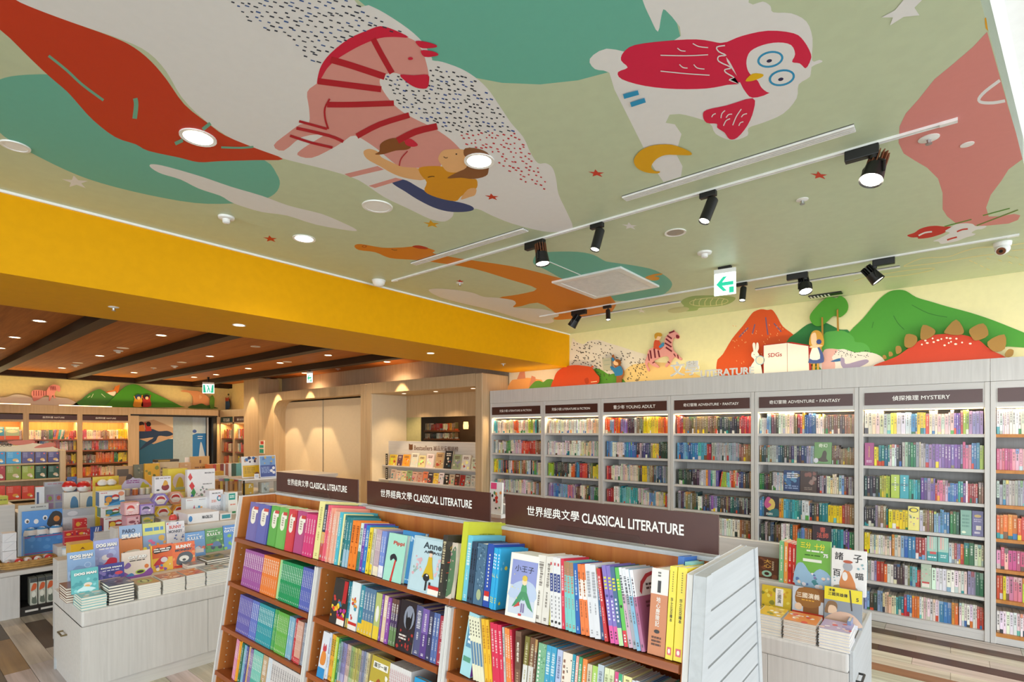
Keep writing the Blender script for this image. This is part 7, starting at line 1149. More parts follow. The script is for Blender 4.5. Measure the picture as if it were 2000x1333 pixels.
# purple tower
xa = -6.72; t = xbox('purple_display', 'lilac cardboard tower display with a lettered peak', 'display box', 241, 968, 300, 0, xa, .2, 'b8b0d8', [('r', 0, .93, 1, 1, 'd8d4ec'), ('r', 0, .42, 1, .5, '8a74b8'), ('r', .02, .52, .98, .9, 'c4bcd0'), ('e', .2, .3, .14, .08, 'c84a40'), ('e', .55, .33, .14, .08, '6a5a90'), ('e', .85, .3, .12, .08, '9a8ab8'), ('e', .25, .12, .13, .07, 'c89aa8'), ('e', .65, .14, .16, .07, 'c8a030')], z0=HL + .001 if 0 else .5)
riser(-7.0, 1.71 + .1, -6.5, 2.2, HL + .001, .499, 'pale riser block under the lilac tower')
a, b = onX(238, 950, xa - .16).y, onX(294, 950, xa - .16).y; zt = onX(268, 968, xa).z; P = MB().prism([(xa - .16, a, zt), (xa - .16, b, zt), (xa - .16, b, zt + .09), (xa - .16, a + (b - a) * .8, zt + .15), (xa - .16, a + (b - a) * .62, zt + .17), (xa - .16, a + (b - a) * .45, zt + .17), (xa - .16, a + (b - a) * .38, zt + .185), (xa - .16, a + (b - a) * .3, zt + .165), (xa - .16, a + .03, zt + .15), (xa - .16, a, zt + .10)], (-.01, 0, 0), 'c6c0dc'); P.build('peak_card', 'print', t); art(MB(), (xa - .16, a, zt), EY, UP, EX, b - a, .17, [('d', .15, .68, .6, .92, 2, '9a5aa0'), ('s', [(.62, .3), (.72, .75), (.82, .6), (.95, .5), (.9, .2), (.7, .15)], 'c8c040'), ('d', .1, .2, .5, .35, 1, '8a84a8')]).build('peak_print', 'print', t)
for i, px in enumerate((251, 267, 281, 292)):
    c = Vector((xa - .05, onX(px, 960, xa).y, zt + .001)); q = thing('toy_canister', f'clear-lidded round toy canister on the lilac tower, {["first", "second", "third", "last"][i]} from the left', 'toy', c, 'canisters on the lilac tower'); cc = ['d8d4d0', 'd87a48', 'd8d0cc', 'c8c8b0'][i]; MB().cyl(c, c + Vector((0, 0, .06)), .026, n=16, col=cc).build('body', 'print', q, True); MB().cyl(c + Vector((0, 0, .0605)), c + Vector((0, 0, .072)), .028, n=16, col='e8e0b8').build('lid', 'print', q, True)
zq = onX(270, 1027, -5.5).z; riser(-5.63, 1.34, -5.47, 1.69, 0, zq, 'pale plinth under the small pink and purple toy boxes')
for i, (p0, y0, p1, y1, X, c, c1, c2, lb) in enumerate(((246, 1008, 274, 1027, -5.50, 'c88a94', 'd8a8b0', '8a4a58', 'pink windowed toy box, lower left'), (275, 1007, 303, 1027, -5.50, '5a5a40', 'c8a830', '7a8a48', 'dark green windowed toy box with yellow inside, lower right'), (243, 982, 272, 1008, -5.54, 'd8a0a0', 'c83a30', 'e8d0c8', 'rose toy box with a red round toy, upper left'), (273, 985, 302, 1007, -5.54, '8a6ab0', '4a4660', 'b8a0c8', 'purple toy box with a dark round toy, upper right'))):
    z0 = zq + .001 if i < 2 else onX((p0 + p1) / 2, y1, -5.50).z + .003
    xbox('small_toy_box', lb + ' of four', 'toy', p0, y0, p1, 0, X, .12, c, [('r', .08, .12, .92, .85, mix(c, 'e8e4e8', .45)), ('e', .42, .5, .26, .28, c1), ('e', .42, .4, .24, .14, c2), ('b', .6, .15, .95, .8, 4, [c2, 'ece6e4', c1], .12), ('d', .1, .02, .9, .1, 1, 'f0e8e4')], z0=z0, group='small boxes before the raised table')
for i, (px, py, c) in enumerate(((88, 1060, 'c8c4b0'), (110, 1060, 'd8d040'))):
    p = onX(px, py, -6.60); z0 = HL + .001; q = thing('toy_cup', f'{["clear grey", "white and yellow"][i]} lidded cup behind the straw basket', 'toy', (p.x - .02, 1.235 + .09 * i, z0), 'cups behind the basket'); MB().lathe((p.x - .02, 1.235 + .09 * i, z0), [(.03, 0), (.036, .08), (.036, .13)], 16, c if i else 'c8ccc8', cols=[c, 'e6e6e2']).build('cup', 'print', q, True); MB().cyl((p.x - .02, 1.235 + .09 * i, z0 + .1302), (p.x - .02, 1.235 + .09 * i, z0 + .142), .04, n=16, col='b8d4e8' if i == 0 else 'ecebe6').build('lid', 'print', q, True)
# raised table with building-block boxes
HM = .905
t = thing('raised_table', 'raised pale table carrying the white building-block boxes', 'display table', (-5.7, 2.4, 0)); MB().box(-6.52, 1.70, 0, -5.0, 2.56, HM - .07).build('cabinet', 'oaky', t); MB().box(-6.54, 1.695, HM - .062, -4.975, 2.58, HM).build('top', 'oaky', t, bevel=.006)
xbox('yellow_toy_box', 'tall yellow toy box with a round white picture', 'toy', 328, 916, 366, 0, -6.28, .16, 'eed84a', [('e', .6, .66, .36, .22, 'e8dce4'), ('s', [(.4, .5), (.5, .72), (.62, .78), (.75, .7), (.8, .52), (.6, .47)], 'e0c83c'), ('e', .6, .48, .28, .04, 'b8d0b0'), ('d', .2, .28, .9, .36, 1, 'b0a030'), ('d', .2, .12, .9, .2, 1, 'b0a030')], z0=HM + .001)
xbox('white_toy_box', 'small white toy box with a red and yellow picture beside the yellow one', 'toy', 302, 931, 334, 964, -6.12, .08, 'e9e7ea', [('e', .65, .35, .24, .2, '8a2a30'), ('s', [(.5, .45), (.6, .75), (.75, .7), (.8, .5)], 'e0a838'), ('r', .06, .84, .26, .94, '8a8a90'), ('d', .32, .86, .95, .92, 1, '6a3a40'), ('e', .2, .2, .1, .05, '3a3a40')])
q = onX(318, 964, -6.12).z; t = thing('yellow_base_box', 'flat yellow box under the small white toy box', 'toy', (-6.16, 1.9, HM)); a, b = onX(300, 964, -6.12).y, onX(366, 964, -6.1).y; MB().box(-6.22, a, HM + .001, -6.06, b, q - .001, 'efe27c').build('box', 'print', t); art(MB(), (-6.06, a, HM), EY, UP, EX, b - a, q - HM, [('d', .1, .4, .9, .7, 1, 'd0b840')]).build('print', 'print', t)
HX = lambda rr: [(rr * math.cos(R(60 * i)), rr * math.sin(R(60 * i)) * .92) for i in range(6)]
for i, (px, py, c, X) in enumerate(((314, 977, '8a7ac4', -5.86), (343, 973, 'e0a08a', -5.92), (319, 1002, 'e8c838', -5.70), (351, 998, 'e8a436', -5.76))):
    p = onX(px, py, X); rr = .072; lb = ['lilac', 'peach', 'yellow', 'amber'][i]; z0 = HM + .001 if i > 1 else None
    q = thing('hexagon_toy_box', f'{lb} hexagonal toy box with a round red case window', 'toy', p, 'hexagonal toy boxes'); MB().prism([(X, p.y + y, p.z + z) for y, z in HX(rr)], (-.07, 0, 0), c).build('box', 'print', q, bevel=.001); m = MB()
    m.poly([(X + .0006, p.y + y, p.z + z) for y, z in HX(rr * .72)], 'e6e2e0'); m.poly([(X + .001, p.y + y, p.z + z) for y, z in ell(0, .004, .036, .03)], 'b8302c'); m.poly([(X + .0014, p.y + y, p.z + z) for y, z in ell(0, -.008, .034, .016)], 'e8e4e0'); m.build('window_print', 'print', q)
t = thing('upper_shelf', 'white block lifting the lilac and peach hexagon boxes', 'display riser', (-5.93, 1.78, HM)); zq = onX(314, 977, -5.86).z - .067; MB().box(-6.05, 1.66, HM + .001, -5.87, 1.98, zq).build('block', 'plastic', t)
t = thing('low_shelf', 'low white shelf carrying the front hexagonal toy boxes', 'display riser', (-5.8, 1.75, HM)); MB().box(-5.865, 1.70, HM + .001, -5.62, 1.98, onX(319, 1002, -5.7).z - .068).build('block', 'plastic', t)
MG = 'MAGBLOX'
xbox('block_toy_box', 'largest white box lettered MAGBLOX with coloured diamonds', 'toy', 366, 917, 420, 0, -5.95, .06, 'edecee', [('t', MG, .8, .9, .36, '2c2c34', .035), ('t', MG, .72, .62, .34, '3a3a42', .028), ('p', [(.02, .82), (.1, .72), (.18, .8), (.1, .92)], 'd84a48'), ('p', [(.06, .6), (.16, .48), (.26, .58), (.16, .7)], 'd83a3c'), ('p', [(.12, .42), (.22, .3), (.3, .42), (.22, .54)], '3f9a50'), ('p', [(.08, .28), (.16, .18), (.24, .28), (.16, .4)], '3a6ac0'), ('b', .3, .25, .7, .55, 10, ['8a9a98', 'b0a0a8', '6a8a70', '9a8a90'], .06), ('d', .75, .3, .95, .5, 3, 'd0c8a8')], z0=HM + .001)
xbox('block_toy_box', 'middle white box with small coloured blocks, left of the lettered one', 'toy', 363, 973, 405, 0, -5.48, .12, 'dfe3e6', [('d', .05, .86, .3, .92, 1, 'c08a88'), ('d', .6, .86, .9, .92, 1, '8a8a98'), ('p', [(.3, .3), (.38, .62), (.46, .3)], 'b85a78'), ('r', .56, .3, .66, .55, '3a88b8'), ('r', .66, .25, .76, .5, 'e0a040'), ('e', .5, .38, .06, .08, '50b0a8'), ('r', .84, .0, 1, .14, '4a4a80')], z0=HM + .001)
xbox('block_toy_box', 'upright white box lettered MAGBLOX with a ring of colours', 'toy', 409, 958, 436, 0, -5.42, .10, 'e4e4ea', [('t', MG, .5, .88, .6, '2c2c34', .05), ('e', .7, .66, .17, .12, '4a88b0'), ('p', [(.7, .66), (.88, .66), (.8, .78)], 'd8943c'), ('p', [(.7, .66), (.62, .78), (.78, .78)], 'c84a48'), ('p', [(.7, .66), (.55, .6), (.66, .55)], '3f9a60'), ('e', .7, .66, .09, .065, 'e4e4ea'), ('d', .15, .5, .5, .62, 2, 'd88a78'), ('d', .1, .1, .9, .38, 5, 'c0c0c8')], z0=HM + .001)
xbox('block_tray', 'flat white tray lettered MAGBLOX along the table edge', 'toy', 367, 1002, 428, 0, -5.03, .34, 'e9e8ea', [('t', MG, .62, .55, .34, '2c2c34', .34), ('e', .08, .5, .06, .3, '4a8ac8')], z0=HM + .001)
xbox('teal_card_box', 'low white box with a teal label at the tray end', 'toy', 430, 1003, 452, 0, -5.03, .2, 'e2dcd8', [('r', .15, .2, .9, .8, '2f94a0')], z0=HM + .001)
xbox('teal_tall_box', 'tall white and teal box beside the classics stand', 'toy', 446, 962, 464, 0, -5.3, .1, 'e6e8e4', [('r', .05, .66, .75, .95, '2a9a8c'), ('d', .15, .74, .65, .88, 2, 'e0f0ec'), ('d', .2, .4, .8, .5, 1, 'd88a78'), ('r', .4, .05, .8, .14, '2f8a50')], z0=HM + .001)
for i, (p0, p1, y0, c) in enumerate(((436, 441, 966, 'c8d0d8'), (441, 446, 966, 'c8a078'))): xbox('slim_toy_box', f'{["pale blue", "tan"][i]} slim box between the ringed box and the teal one', 'toy', p0, y0, p1, 0, -5.36, .12, c, z0=HM + .001)
q = thing('knitted_toy', 'small red and white round-headed plush behind the white comic', 'toy', onX(344, 1016, -5.25)); c = onX(338, 1016, -5.25)
c = Vector((c.x, c.y, HM)); r = .032
for k, dy_ in enumerate((0, .07)): MB().lathe(c + Vector((0, dy_, .001)), [(.018, 0), (r, .02), (r * .95, .045), (r * .6, .065), (.001, .072)], 14, cols=['e8e0d8', 'd8443c', 'd8443c', 'e8a090']).build('head', 'print', q, True)
# table of boxed games farther back and its books
t = thing('game_table', 'rear table with game boxes before the whale doorway', 'display table', (-8.5, 3.3, 0)); MB().box(-9.1, 2.0, 0, -7.95, 5.0, .95).build('cabinet', 'oaky', t); MB().box(-9.12, 1.98, .95, -7.92, 5.02, 1.0).build('top', 'oaky', t, bevel=.005)
for i, (p0, y0, p1, X, c, it, lb) in enumerate(((225, 911, 262, -8.1, 'b08c62', [('r', .1, .5, .7, .85, '5a4a3a'), ('e', .75, .3, .2, .3, '4a3a34')], 'brown game box with dark picture, leftmost of the rear table'), (262, 908, 283, -8.05, '6a6c5a', [('b', .1, .2, .9, .9, 6, ['8a8a70', '4a5a48', 'a89a80'], .2)], 'grey green game box on the rear table'), (283, 906, 312, -8.0, 'dda820', [('b', .1, .2, .9, .9, 6, ['8a8a30', 'e8c850', '5a6a38'], .16)], 'mustard yellow game box on the rear table'), (312, 903, 349, -8.05, 'cdb690', [('d', .05, .3, .4, .8, 3, '7a6a50'), ('s', [(.4, .3), (.6, .7), (.9, .6), (.95, .3)], '6a4a38')], 'tan game box with a brown drawing'), (351, 904, 373, -8.2, 'd8b080', [('b', .1, .1, .9, .9, 5, ['a87a50', 'e8d0a8'], .2)], 'small peach game box on the rear table'), (373, 892, 409, -8.2, 'cf9f5c', [('r', .45, .72, .55, .85, '7a4a28'), ('d', .2, .5, .8, .6, 1, '8a5a34'), ('s', [(0, 0), (.1, .3), (.3, .15), (.4, 0)], '7a8a48'), ('s', [(.75, 0), (.85, .3), (1, .35), (1, 0)], '6a7a40')], 'orange brown card with leaves standing tallest on the rear table'))):
    xbox('game_box', lb, 'game', p0, y0, p1, 0, X, .05, c, it, z0=1.001)
xbox('black_game_box', 'flat black and gold game box lying above the tan one', 'game', 304, 898, 350, 903, -8.4, .12, '3a3020', [('r', .1, .2, .6, .8, 'a88a30')]); z_ = onX(327, 903, -8.4).z; riser(-8.52, onX(304, 903, -8.4).y, -8.39, onX(350, 903, -8.4).y, 1.001, z_ - .001, 'plain riser under the flat black game box')
xbox('price_card', 'small blank white price card above the game boxes', 'price card', 361, 894, 369, 0, -8.3, .006, 'f4f2ee', z0=1.001)
bk = 0; px = 409
for c, w_, lb in (('d8743c', 7, 'orange'), ('c8453a', 6, 'red'), ('d89a3c', 8, 'amber'), ('8a3a30', 7, 'maroon'), ('e8e0dc', 3, 'white'), ('b06a50', 6, 'brick'), ('ece6e0', 6, 'striped white'), ('3f5a48', 9, 'dark green'), ('6fb0ac', 11, 'pale teal')):
    a, b = onX(px, 910, -8.0).y, onX(px + w_, 910, -8.0).y; q = put_book('picture_book', f'{lb} book in the row at the end of the rear table', 'book', Matrix.Translation((-8.16, b, 1.001)) @ Matrix.Rotation(R(180), 4, 'Z') @ Matrix.Translation((-.16, 0, 0)), .16, .235, b - a - .002, c, group=None); px += w_
xbox('yellow_bucket', 'yellow bowl-shaped tub in front of the rear table books', 'tub', 420, 921, 437, 929, -7.7, .1, 'd8a428'); xbox('toy_crate', 'wooden toy crate behind the stick toys', 'crate', 421, 938, 472, 0, -7.0, .2, 'b88a58', [('r', .1, .3, .45, .7, '8a5a34'), ('r', .55, .3, .9, .7, '8a5a34')], z0=HM + .001)
riser(-7.85, 2.35, -6.56, 3.5, 0, HM, 'plain pale counter behind the building-block boxes'); z_ = onX(428, 929, -7.7).z; riser(-7.82, onX(419, 929, -7.7).y, -7.58, onX(438, 929, -7.7).y, HM + .001, z_ - .001, 'small block under the yellow tub')
for i, (px, c) in enumerate(((433, 'b8a0c8'), (443, '58b0a8'), (452, 'e0d060'), (461, 'c85048'), (468, '68c0c0'))):
    p = onX(px, 940, -6.78); q = thing('stick_toy', f'{["lilac", "green", "yellow", "red", "aqua"][i]} capped striped stick toy in the crate row', 'toy', (p.x, p.y, HM + .001), 'stick toys'); MB().cyl((p.x, p.y, HM + .001), (p.x, p.y, p.z), .016, n=12, col=['e8d060', 'd8d8e0', 'd8b080', 'e0a848', 'd8d8d0'][i]).build('stick', 'print', q, True); MB().lathe((p.x, p.y, p.z), [(.03, 0), (.034, .01), (.028, .03), (.001, .034)], 14, c).build('cap', 'print', q, True)
# glass showcase with posters
t = thing('glass_showcase', 'glass-topped showcase of craft goods behind the classics stand', 'showcase', (-6.1, 3.0, 0)); gx0, gx1, gy0, gy1, gz0, gz1 = -6.45, -5.92, 2.60, 3.28, .985, 1.165
MB().box(gx0, gy0, 0, gx1, gy1, gz0).build('cabinet', 'beige', t); MB().box(gx0, gy0, gz0, gx1, gy1, gz0 + .012).build('deck', 'white', t)
MB().box(gx0, gy0, gz1, gx1, gy1, gz1 + .012).build('top_board', 'white', t); MB().box(gx1 - .006, gy0 + .012, gz0 + .012, gx1, gy1, gz1).build('front_pane', 'glass', t); MB().box(gx0, gy0, gz0 + .012, gx1 - .01, gy0 + .006, gz1).build('side_pane', 'glass', t)
for y in (gy0 + .006,): MB().box(gx1 - .012, y, gz0 + .012, gx1 + .002, y + .006, gz1).build('corner_post', 'black', t)
for i, (y, c, lb) in enumerate(((2.72, 'd8a82c', 'yellow'), (2.9, 'c8cac4', 'pale grey'), (3.08, 'e8e4dc', 'white'))): q = thing('craft_box', f'{lb} craft box inside the glass showcase', 'box', (-6.1, y, gz0 + .013)); MB().box(-6.14, y - .04, gz0 + .013, -6.06, y + .05, gz0 + .13, c).build('box', 'print', q); art(MB(), (-6.06, y - .04, gz0 + .013), EY, UP, EX, .09, .117, [('b', .1, .1, .9, .9, 4, ['8a8a80', 'e0d8c0'], .2)]).build('print', 'print', q)
zp = gz1 + .013
for i, (p0, y0, p1, c, it, lb) in enumerate(((473, 892, 509, 'ece6e2', [('r', .06, .05, .94, .58, 'dfb01c'), ('b', .05, .64, .95, .95, 9, ['3a70b0', 'b0703a', '3a2a50', 'c89a78'], .12), ('d', .14, .2, .7, .5, 4, 'b08a20'), ('e', .8, .18, .12, .08, '8a5a48')], 'yellow and white notice on the glass showcase'), (508, 890, 540, 'dfe4ee', [('r', .04, .04, .96, .56, '3b549e'), ('r', .04, .56, .96, .96, '78a0d0'), ('b', .1, .6, .9, .92, 9, ['c05a80', '5a80c0', 'd0b060'], .1), ('d', .1, .2, .6, .5, 5, '9ab0dc'), ('e', .84, .42, .09, .07, 'ecebf0'), ('e', .7, .3, .09, .07, 'ecebf0'), ('e', .84, .22, .09, .07, 'ecebf0')], 'blue notice with white rings on the glass showcase'))):
    mt, w_, h_ = face_x(p0, y0, p1, 0, -5.97 - .1 * (1 - i), zp, 6); q = thing('table_notice', lb, 'notice', mt.translation, None); q2 = MB().box(0, 0, 0, w_, .004, h_, c).build('card', 'print'); q2.parent = q; q.matrix_world = mt; q3 = art(MB(), (0, 0, 0), EX, UP, -EY, w_, h_, it).build('print', 'print'); q3.parent = q
xbox('small_price_stand', 'tiny white price card before the yellow notice', 'price card', 497, 926, 506, 0, -5.94, .006, 'ecebec', [('d', .2, .2, .8, .8, 3, '8aa0c0')], z0=zp)
# BOOKS display rack at the left
t = thing('activity_rack', 'pale wooden rack headed BOOKS with rows of activity boxes', 'display rack', (-9.2, 1.1, 0)); rx, ry0, ry1 = -9.0, .3, 1.60
MB().box(rx - .4, ry1, 0, rx + .06, ry1 + .06, 1.46).build('side_panel', 'beige', t, bevel=.01); MB().box(rx - .4, ry0, 0, rx - .36, ry1, 1.48).build('back_panel', 'beige', t); s = MB().prism([(rx - .06, ry0, 1.44), (rx - .06, ry1, 1.40), (rx - .06, ry1, 1.47), (rx - .06, ry1 - .1, 1.53), (rx - .06, ry1 - .25, 1.55), (rx - .06, ry1 - .4, 1.52), (rx - .06, ry0, 1.60)], (-.03, 0, 0), 'ffffff').build('header_board', 'cream', t)
P = Print('x', rx - .06, .001); P.p([(15, 863), (60, 860), (68, 864), (55, 868), (30, 870)], 'd08070'); P.p([(66, 875), (90, 866), (106, 866), (106, 872), (85, 875)], 'd08070'); P.mb.text('BOOKS', (rx - .058, onX(7, 870, rx - .06).y, onX(7, 870, rx - .06).z), EY, UP, w=.145, h=.034, col='3a3028'); P.build('header_print', s)
rows_ = [(1.385, 883, 905, ['2a88c0', '2f98d0', '4a3f7a', '4a3f7a', '4a3f7a']), (1.2, 910, 936, ['a82a30', '8a9a38', '96a83c', '23503c', '23503c']), (.95, 950, 974, ['d8483c', 'd84a3a', 'd84c3e', 'd84a3c', None])]; pxs = [(-18, 10), (12, 41), (43, 67), (69, 91), (94, 117)]
for j, (z_, ya, yb, cs) in enumerate(rows_):
    zb0 = onX(60, yb, rx).z; MB().box(rx - .34, ry0, zb0 - .02, rx + .02, ry1, zb0 - .001).build('shelf', 'beige', t)
    for i, c in enumerate(cs):
        if not c: continue
        lb = {'2': 'blue', '4': 'violet', '8': 'olive', '9': 'olive', 'a': 'crimson', 'd': 'glossy red'}[c[0]]; lb = 'dark green' if c == '23503c' else lb
        xbox('activity_box', f'{lb} activity box on the {["upper", "middle", "lower"][j]} shelf of the BOOKS rack, {["at its open end", "second along", "third along", "fourth along", "beside the end panel"][i]}', 'activity box', pxs[i][0], ya, pxs[i][1], yb, rx, .05, c, [('d', .1, .5, .45, .95, 5, mix(c, 'ffffff', .4)), ('e', .62, .3, .2, .12, ['e0b060', 'd8c0a0', 'e0a040'][j % 3]), ('e', .75, .2, .12, .08, 'e8e4d8'), ('e', .78, .85, .08, .06, 'd85a50')], z0=zb0, group='activity boxes of the BOOKS rack')
MB().box(rx - .34, ry0, 0, rx + .05, ry1, .8).build('base', 'beige', t)
xbox('green_box', 'olive yellow box on the low counter by the photo edge', 'box', -10, 970, 16, 986, -7.6, .1, 'b8b83a', [('d', .1, .4, .9, .7, 1, '7a7a20')]); riser(-7.85, .35, -7.5, .98, 0, onX(3, 986, -7.6).z - .001, 'plain counter at the far left holding an olive box')

# ================================================================ TABLE WITH COMICS (right, behind the stand)
H2 = .60
cabinet('display_table', 'pale display table with comics behind the white slatted side', -3.0, 3.084, -.395, 3.86, H2, 'y', 7)
t = thing('display_step', 'cream step shelf under the upper row of the right comics table', 'display riser', (-1.2, 3.5, H2)); MB().box(-2.98, 3.40, H2, -.40, 3.62, .812).build('block', 'oakx', t, bevel=.003); MB().box(-2.98, 3.60, .812, -.78, 3.64, 1.0).build('rail', 'oakx', t, bevel=.002)
def comicy(px0, py0, px1, py1, Y, z0, c, label, it, T=.016, lean=7, name='comic_book', **k):
    mt, w_, h_ = face_y(px0, py0, px1, py1 or 1150, Y, z0, lean)
    if not py1: h_ = onY((px0 + px1) / 2, py0, Y).z - z0
    return put_book(name, label, 'comic', mt, w_, h_, T, c, front=it, **k)
UZ = .813
comicy(1478, 1090, 1519, 0, 3.46, UZ, '5a3524', 'dark wood-brown comic with gold brush title and jade ring', [('b', .02, .02, .98, .98, 10, ['6a4028', '4a2a1c', '7a4a30'], .16), ('t', '大\n心', .5, .7, .34, 'd8a850', .4, .03), ('d', .72, .4, .8, .85, 5, 'e0d0b0'), ('e', .48, .22, .24, .15, '9ac8b0'), ('e', .48, .22, .12, .075, '3a2018')])
for i, (a, b, c, lb) in enumerate(((1521, 1530, '7fc08a', 'pale green'), (1530.4, 1538, 'f0a04c', 'orange'), (1538.4, 1545.5, 'd8302c', 'red with a 75 burst'), (1546, 1553, 'd6342f', 'plain red'))):
    xa, xb = onY(a, 1150, 3.42).x, onY(b, 1150, 3.42).x; put_book('comic_book', f'{lb} thick comic, spine out beside the green cover', 'comic', Matrix.Translation((xb, 3.42, UZ)) @ Matrix.Rotation(R(-4), 4, 'X') @ RZ, .17, .24 - .004 * i, xb - xa - .0008, c, spineart=dashes('f4ece0') + ([('e', .5, .34, .6, .08, 'c8201c')] if i == 2 else []), front=[('r', 0, 0, 1, 1, 'f0c8b8')])
comicy(1554, 1057, 1621, 0, 3.40, UZ, '77b94e', 'bright green comic titled 三分 十分 with a blue battle scene', [('s', [(0, 0), (0, .42), (.2, .5), (.45, .3), (.7, .42), (1, .3), (1, 0)], '9ac0dc'), ('b', .03, .03, .97, .3, 18, ['5a7ab0', 'e8e4ec', 'c86a4a', '8a7ab0', 'f0d8c0', '4a9098'], .09), ('t', '三分', .27, .88, .3, 'f2e23c', .12, .05), ('t', '十分', .68, .87, .3, 'f2e23c', .12, .05), ('d', .3, .74, .8, .8, 1, 'eef6e8'), ('d', .25, .66, .7, .7, 1, '3a6a2c'), ('r', .2, .54, .75, .6, 'eef4e6'), ('t', '75', .86, .7, .14, 'f4f4f0', .08, .05)], .03)
comicy(1623, 1076, 1691, 0, 3.385, UZ, 'eeecea', 'white comic titled 諸子百喵 with an orange-robed figure', [('t', '諸', .22, .84, .24, '2c2a2a', .17), ('t', '子', .76, .82, .24, '2c2a2a', .17), ('t', '百', .16, .46, .22, '2c2a2a', .15), ('t', '喵', .82, .44, .22, '2c2a2a', .15), ('e', .42, .14, .36, .07, 'a89a80'), ('s', [(.25, .15), (.35, .5), (.5, .55), (.72, .15)], 'd8884c'), ('e', .48, .62, .14, .1, 'a8acb4'), ('e', .48, .73, .14, .035, 'b8583a'), ('e', .4, .4, .08, .1, 'f0ece8'), ('b', .05, .25, .2, .4, 3, ['8ab0b8'], .05), ('b', .75, .6, .95, .7, 4, ['8ab0b8'], .05)], .034)
comicy(1452, 1080, 1476, 0, 3.47, UZ, '5a4a80', 'violet comic half hidden behind the slatted side', [('b', .1, .1, .9, .9, 8, ['e0c050', '8a70b0', 'd86a50'], .14)])
riser2 = thing('display_step', 'narrow cream step under the lower comics of the right table', 'display riser', (-.8, 3.3, H2)); MB().box(-1.3, 3.29, H2, -.40, 3.39, .66).build('block', 'oakx', riser2)
comicy(1487, 1148, 1544, 0, 3.33, .661, 'd8bc34', 'yellow comic with a white title slip, leftmost of the lower row', [('b', .03, .03, .97, .97, 18, ['c8a028', 'e8d860', '8a8a3a', 'd8905a'], .1), ('r', .48, .25, .74, .95, 'f2eee8'), ('t', '三\n國\n演', .61, .62, .13, '2c2a28', .5, .02)])
comicy(1547, 1150, 1608, 0, 3.32, .661, '8a5a2c', 'brown comic titled 三國演義 with pale panels', [('r', 0, 0, .35, 1, 'c8d4e0'), ('r', .85, 0, 1, .6, 'd0d8e0'), ('s', [(.1, .5), (.2, .95), (.8, .95), (.9, .5), (.5, .35)], '9a6a34'), ('t', '三國演義', .5, .74, .74, 'f4e8d0', .17, .04), ('d', .3, .56, .7, .62, 1, 'e8b040'), ('r', 0, 0, 1, .2, 'c83a24'), ('e', .2, .35, .12, .12, 'f0d0b0')])
comicy(1609, 1152, 1683, 0, 3.30, .661, '8f98a2', 'yellow and grey comic titled 漫畫三國英雄傳 number 5', [('r', 0, .66, 1, 1, 'ecdc30'), ('t', '漫畫', .2, .92, .18, '2a2824', .07, .03), ('t', '三國英雄傳', .36, .82, .52, '2a2824', .09, .04), ('t', '5', .88, .76, .07, '2a2824', .09), ('p', [(.66, .98), (.7, .98), (.76, .45), (.72, .45)], '4a4440'), ('s', [(.02, .3), (.1, .6), (.3, .62), (.36, .5), (.3, .35)], '8a6a48'), ('s', [(.12, .3), (.14, .5), (.3, .5), (.34, .36)], 'e8c8a8'), ('s', [(0, .05), (.3, .35), (.7, .38), (.95, .2), (.95, .05)], 'dcb8a0'), ('r', .05, .0, .9, .1, 'ece8ec')])
def stacky(px0, px1, Y, zb, n, th, cols, label, Wd=.17, topart=()):
    a, b = onY(px0, 1240, Y).x, onY(px1, 1240, Y).x
    for k in range(n):
        Mx = Matrix.Translation((a + .001 + rnd.uniform(-.002, .002), Y + Wd + rnd.uniform(-.003, .003), zb + k * th + .0004)) @ Matrix(((0, 0, 1, 0), (-1, 0, 0, 0), (0, -1, 0, 0), (0, 0, 0, 1))) @ Matrix.Translation((0, -th + .0006, 0))
        lb = f'{label}, topmost copy' if k == n - 1 else f'{label}, {["lowest", *NTH[1:]][k]} copy up'; o = put_book('comic_book', lb, 'comic', Mx, Wd, b - a - .003, th - .0006, cols[k % len(cols)], group=None if k == n - 1 else label)
    if topart: q = art(MB(), (a + .003, Y + .003, zb + n * th), EX, EY, UP, b - a - .006, Wd - .006, topart, .0006).build('cover_print', 'print'); bpy.context.view_layer.update(); q.parent = o; q.matrix_parent_inverse = o.matrix_world.inverted()
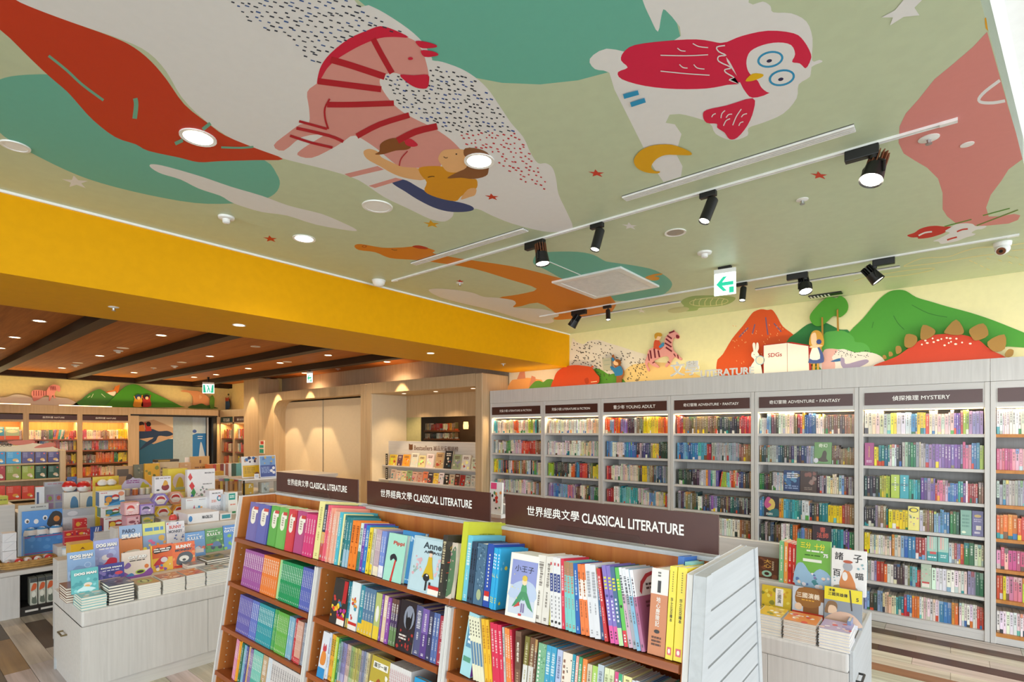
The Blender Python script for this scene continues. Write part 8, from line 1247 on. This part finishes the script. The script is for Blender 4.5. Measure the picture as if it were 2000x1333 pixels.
stacky(1478, 1527, 3.105, H2, 7, .0148, ['d8dadc', 'e4e4e2'], 'stack of white comics topped by a yellow cover', topart=[('r', 0, 0, 1, 1, 'd8b038')] + busy(['e8d060', 'b88a30', 'ece8d8', '8a8a40']))
stacky(1529, 1595, 3.095, H2, 12, .0086, ['e2e4e8', 'd8c0b0'], 'tall stack of thin comics topped by a red and white cover', topart=[('r', 0, 0, 1, 1, 'e08a48')] + busy(['f0e4d8', 'd84838', 'e8b040', 'd8d8e0']))
stacky(1598, 1661, 3.09, H2, 7, .0142, ['e4e4ea', 'd8d8e0'], 'stack of pale comics at the right table corner', topart=[('r', 0, 0, 1, 1, 'b8a8c8')] + busy(['ece4ea', 'd85a58', '9a8ab8', 'e8c8c0']))
for i, (y, c, lb) in enumerate(((3.12, 'e8dc5a', 'yellow-backed'), (3.22, '7a90b8', 'blue-backed'), (3.32, 'c8584a', 'red-backed'))): put_book('comic_book', f'{lb} comic standing along the right table end', 'comic', Matrix.Translation((-.402, y + .0, H2 + .001)) @ RZ, .09, [.06, .12, .19][i], .016, c)
# magazine between the signs, on the far half of the stand
a, b = onY(960, 1000, 2.2).x, onY(984, 1000, 2.2).x
t = thing('magazine_holder', 'slim clear-fronted holder with a red and white comic between two brown signs', 'stand', ((a + b) / 2, 2.2, 0)); MB().box(a - .01, 2.205, 0, b + .01, 2.25, 1.30).build('post', 'oak', t)
put_book('comic_book', 'red and white comic in the holder between two brown signs', 'comic', Matrix.Translation((a, 2.18, onY(972, 1003, 2.2).z)) @ Matrix.Rotation(R(-3), 4, 'X'), b - a, .17, .012, 'dfe2e4', front=[('r', .08, .78, .55, .98, 'd84a80'), ('b', .1, .1, .95, .75, 14, ['c8342c', '3a3434', 'e8d8c8', '4a8a58', 'e09050'], .13)]); MB().box(a - .01, 2.165, onY(972, 1003, 2.2).z - .02, b + .01, 2.205, onY(972, 1003, 2.2).z - .0005).build('ledge', 'oak', t)

for o in COL.objects:
    if '_o' in o: del o['_o']
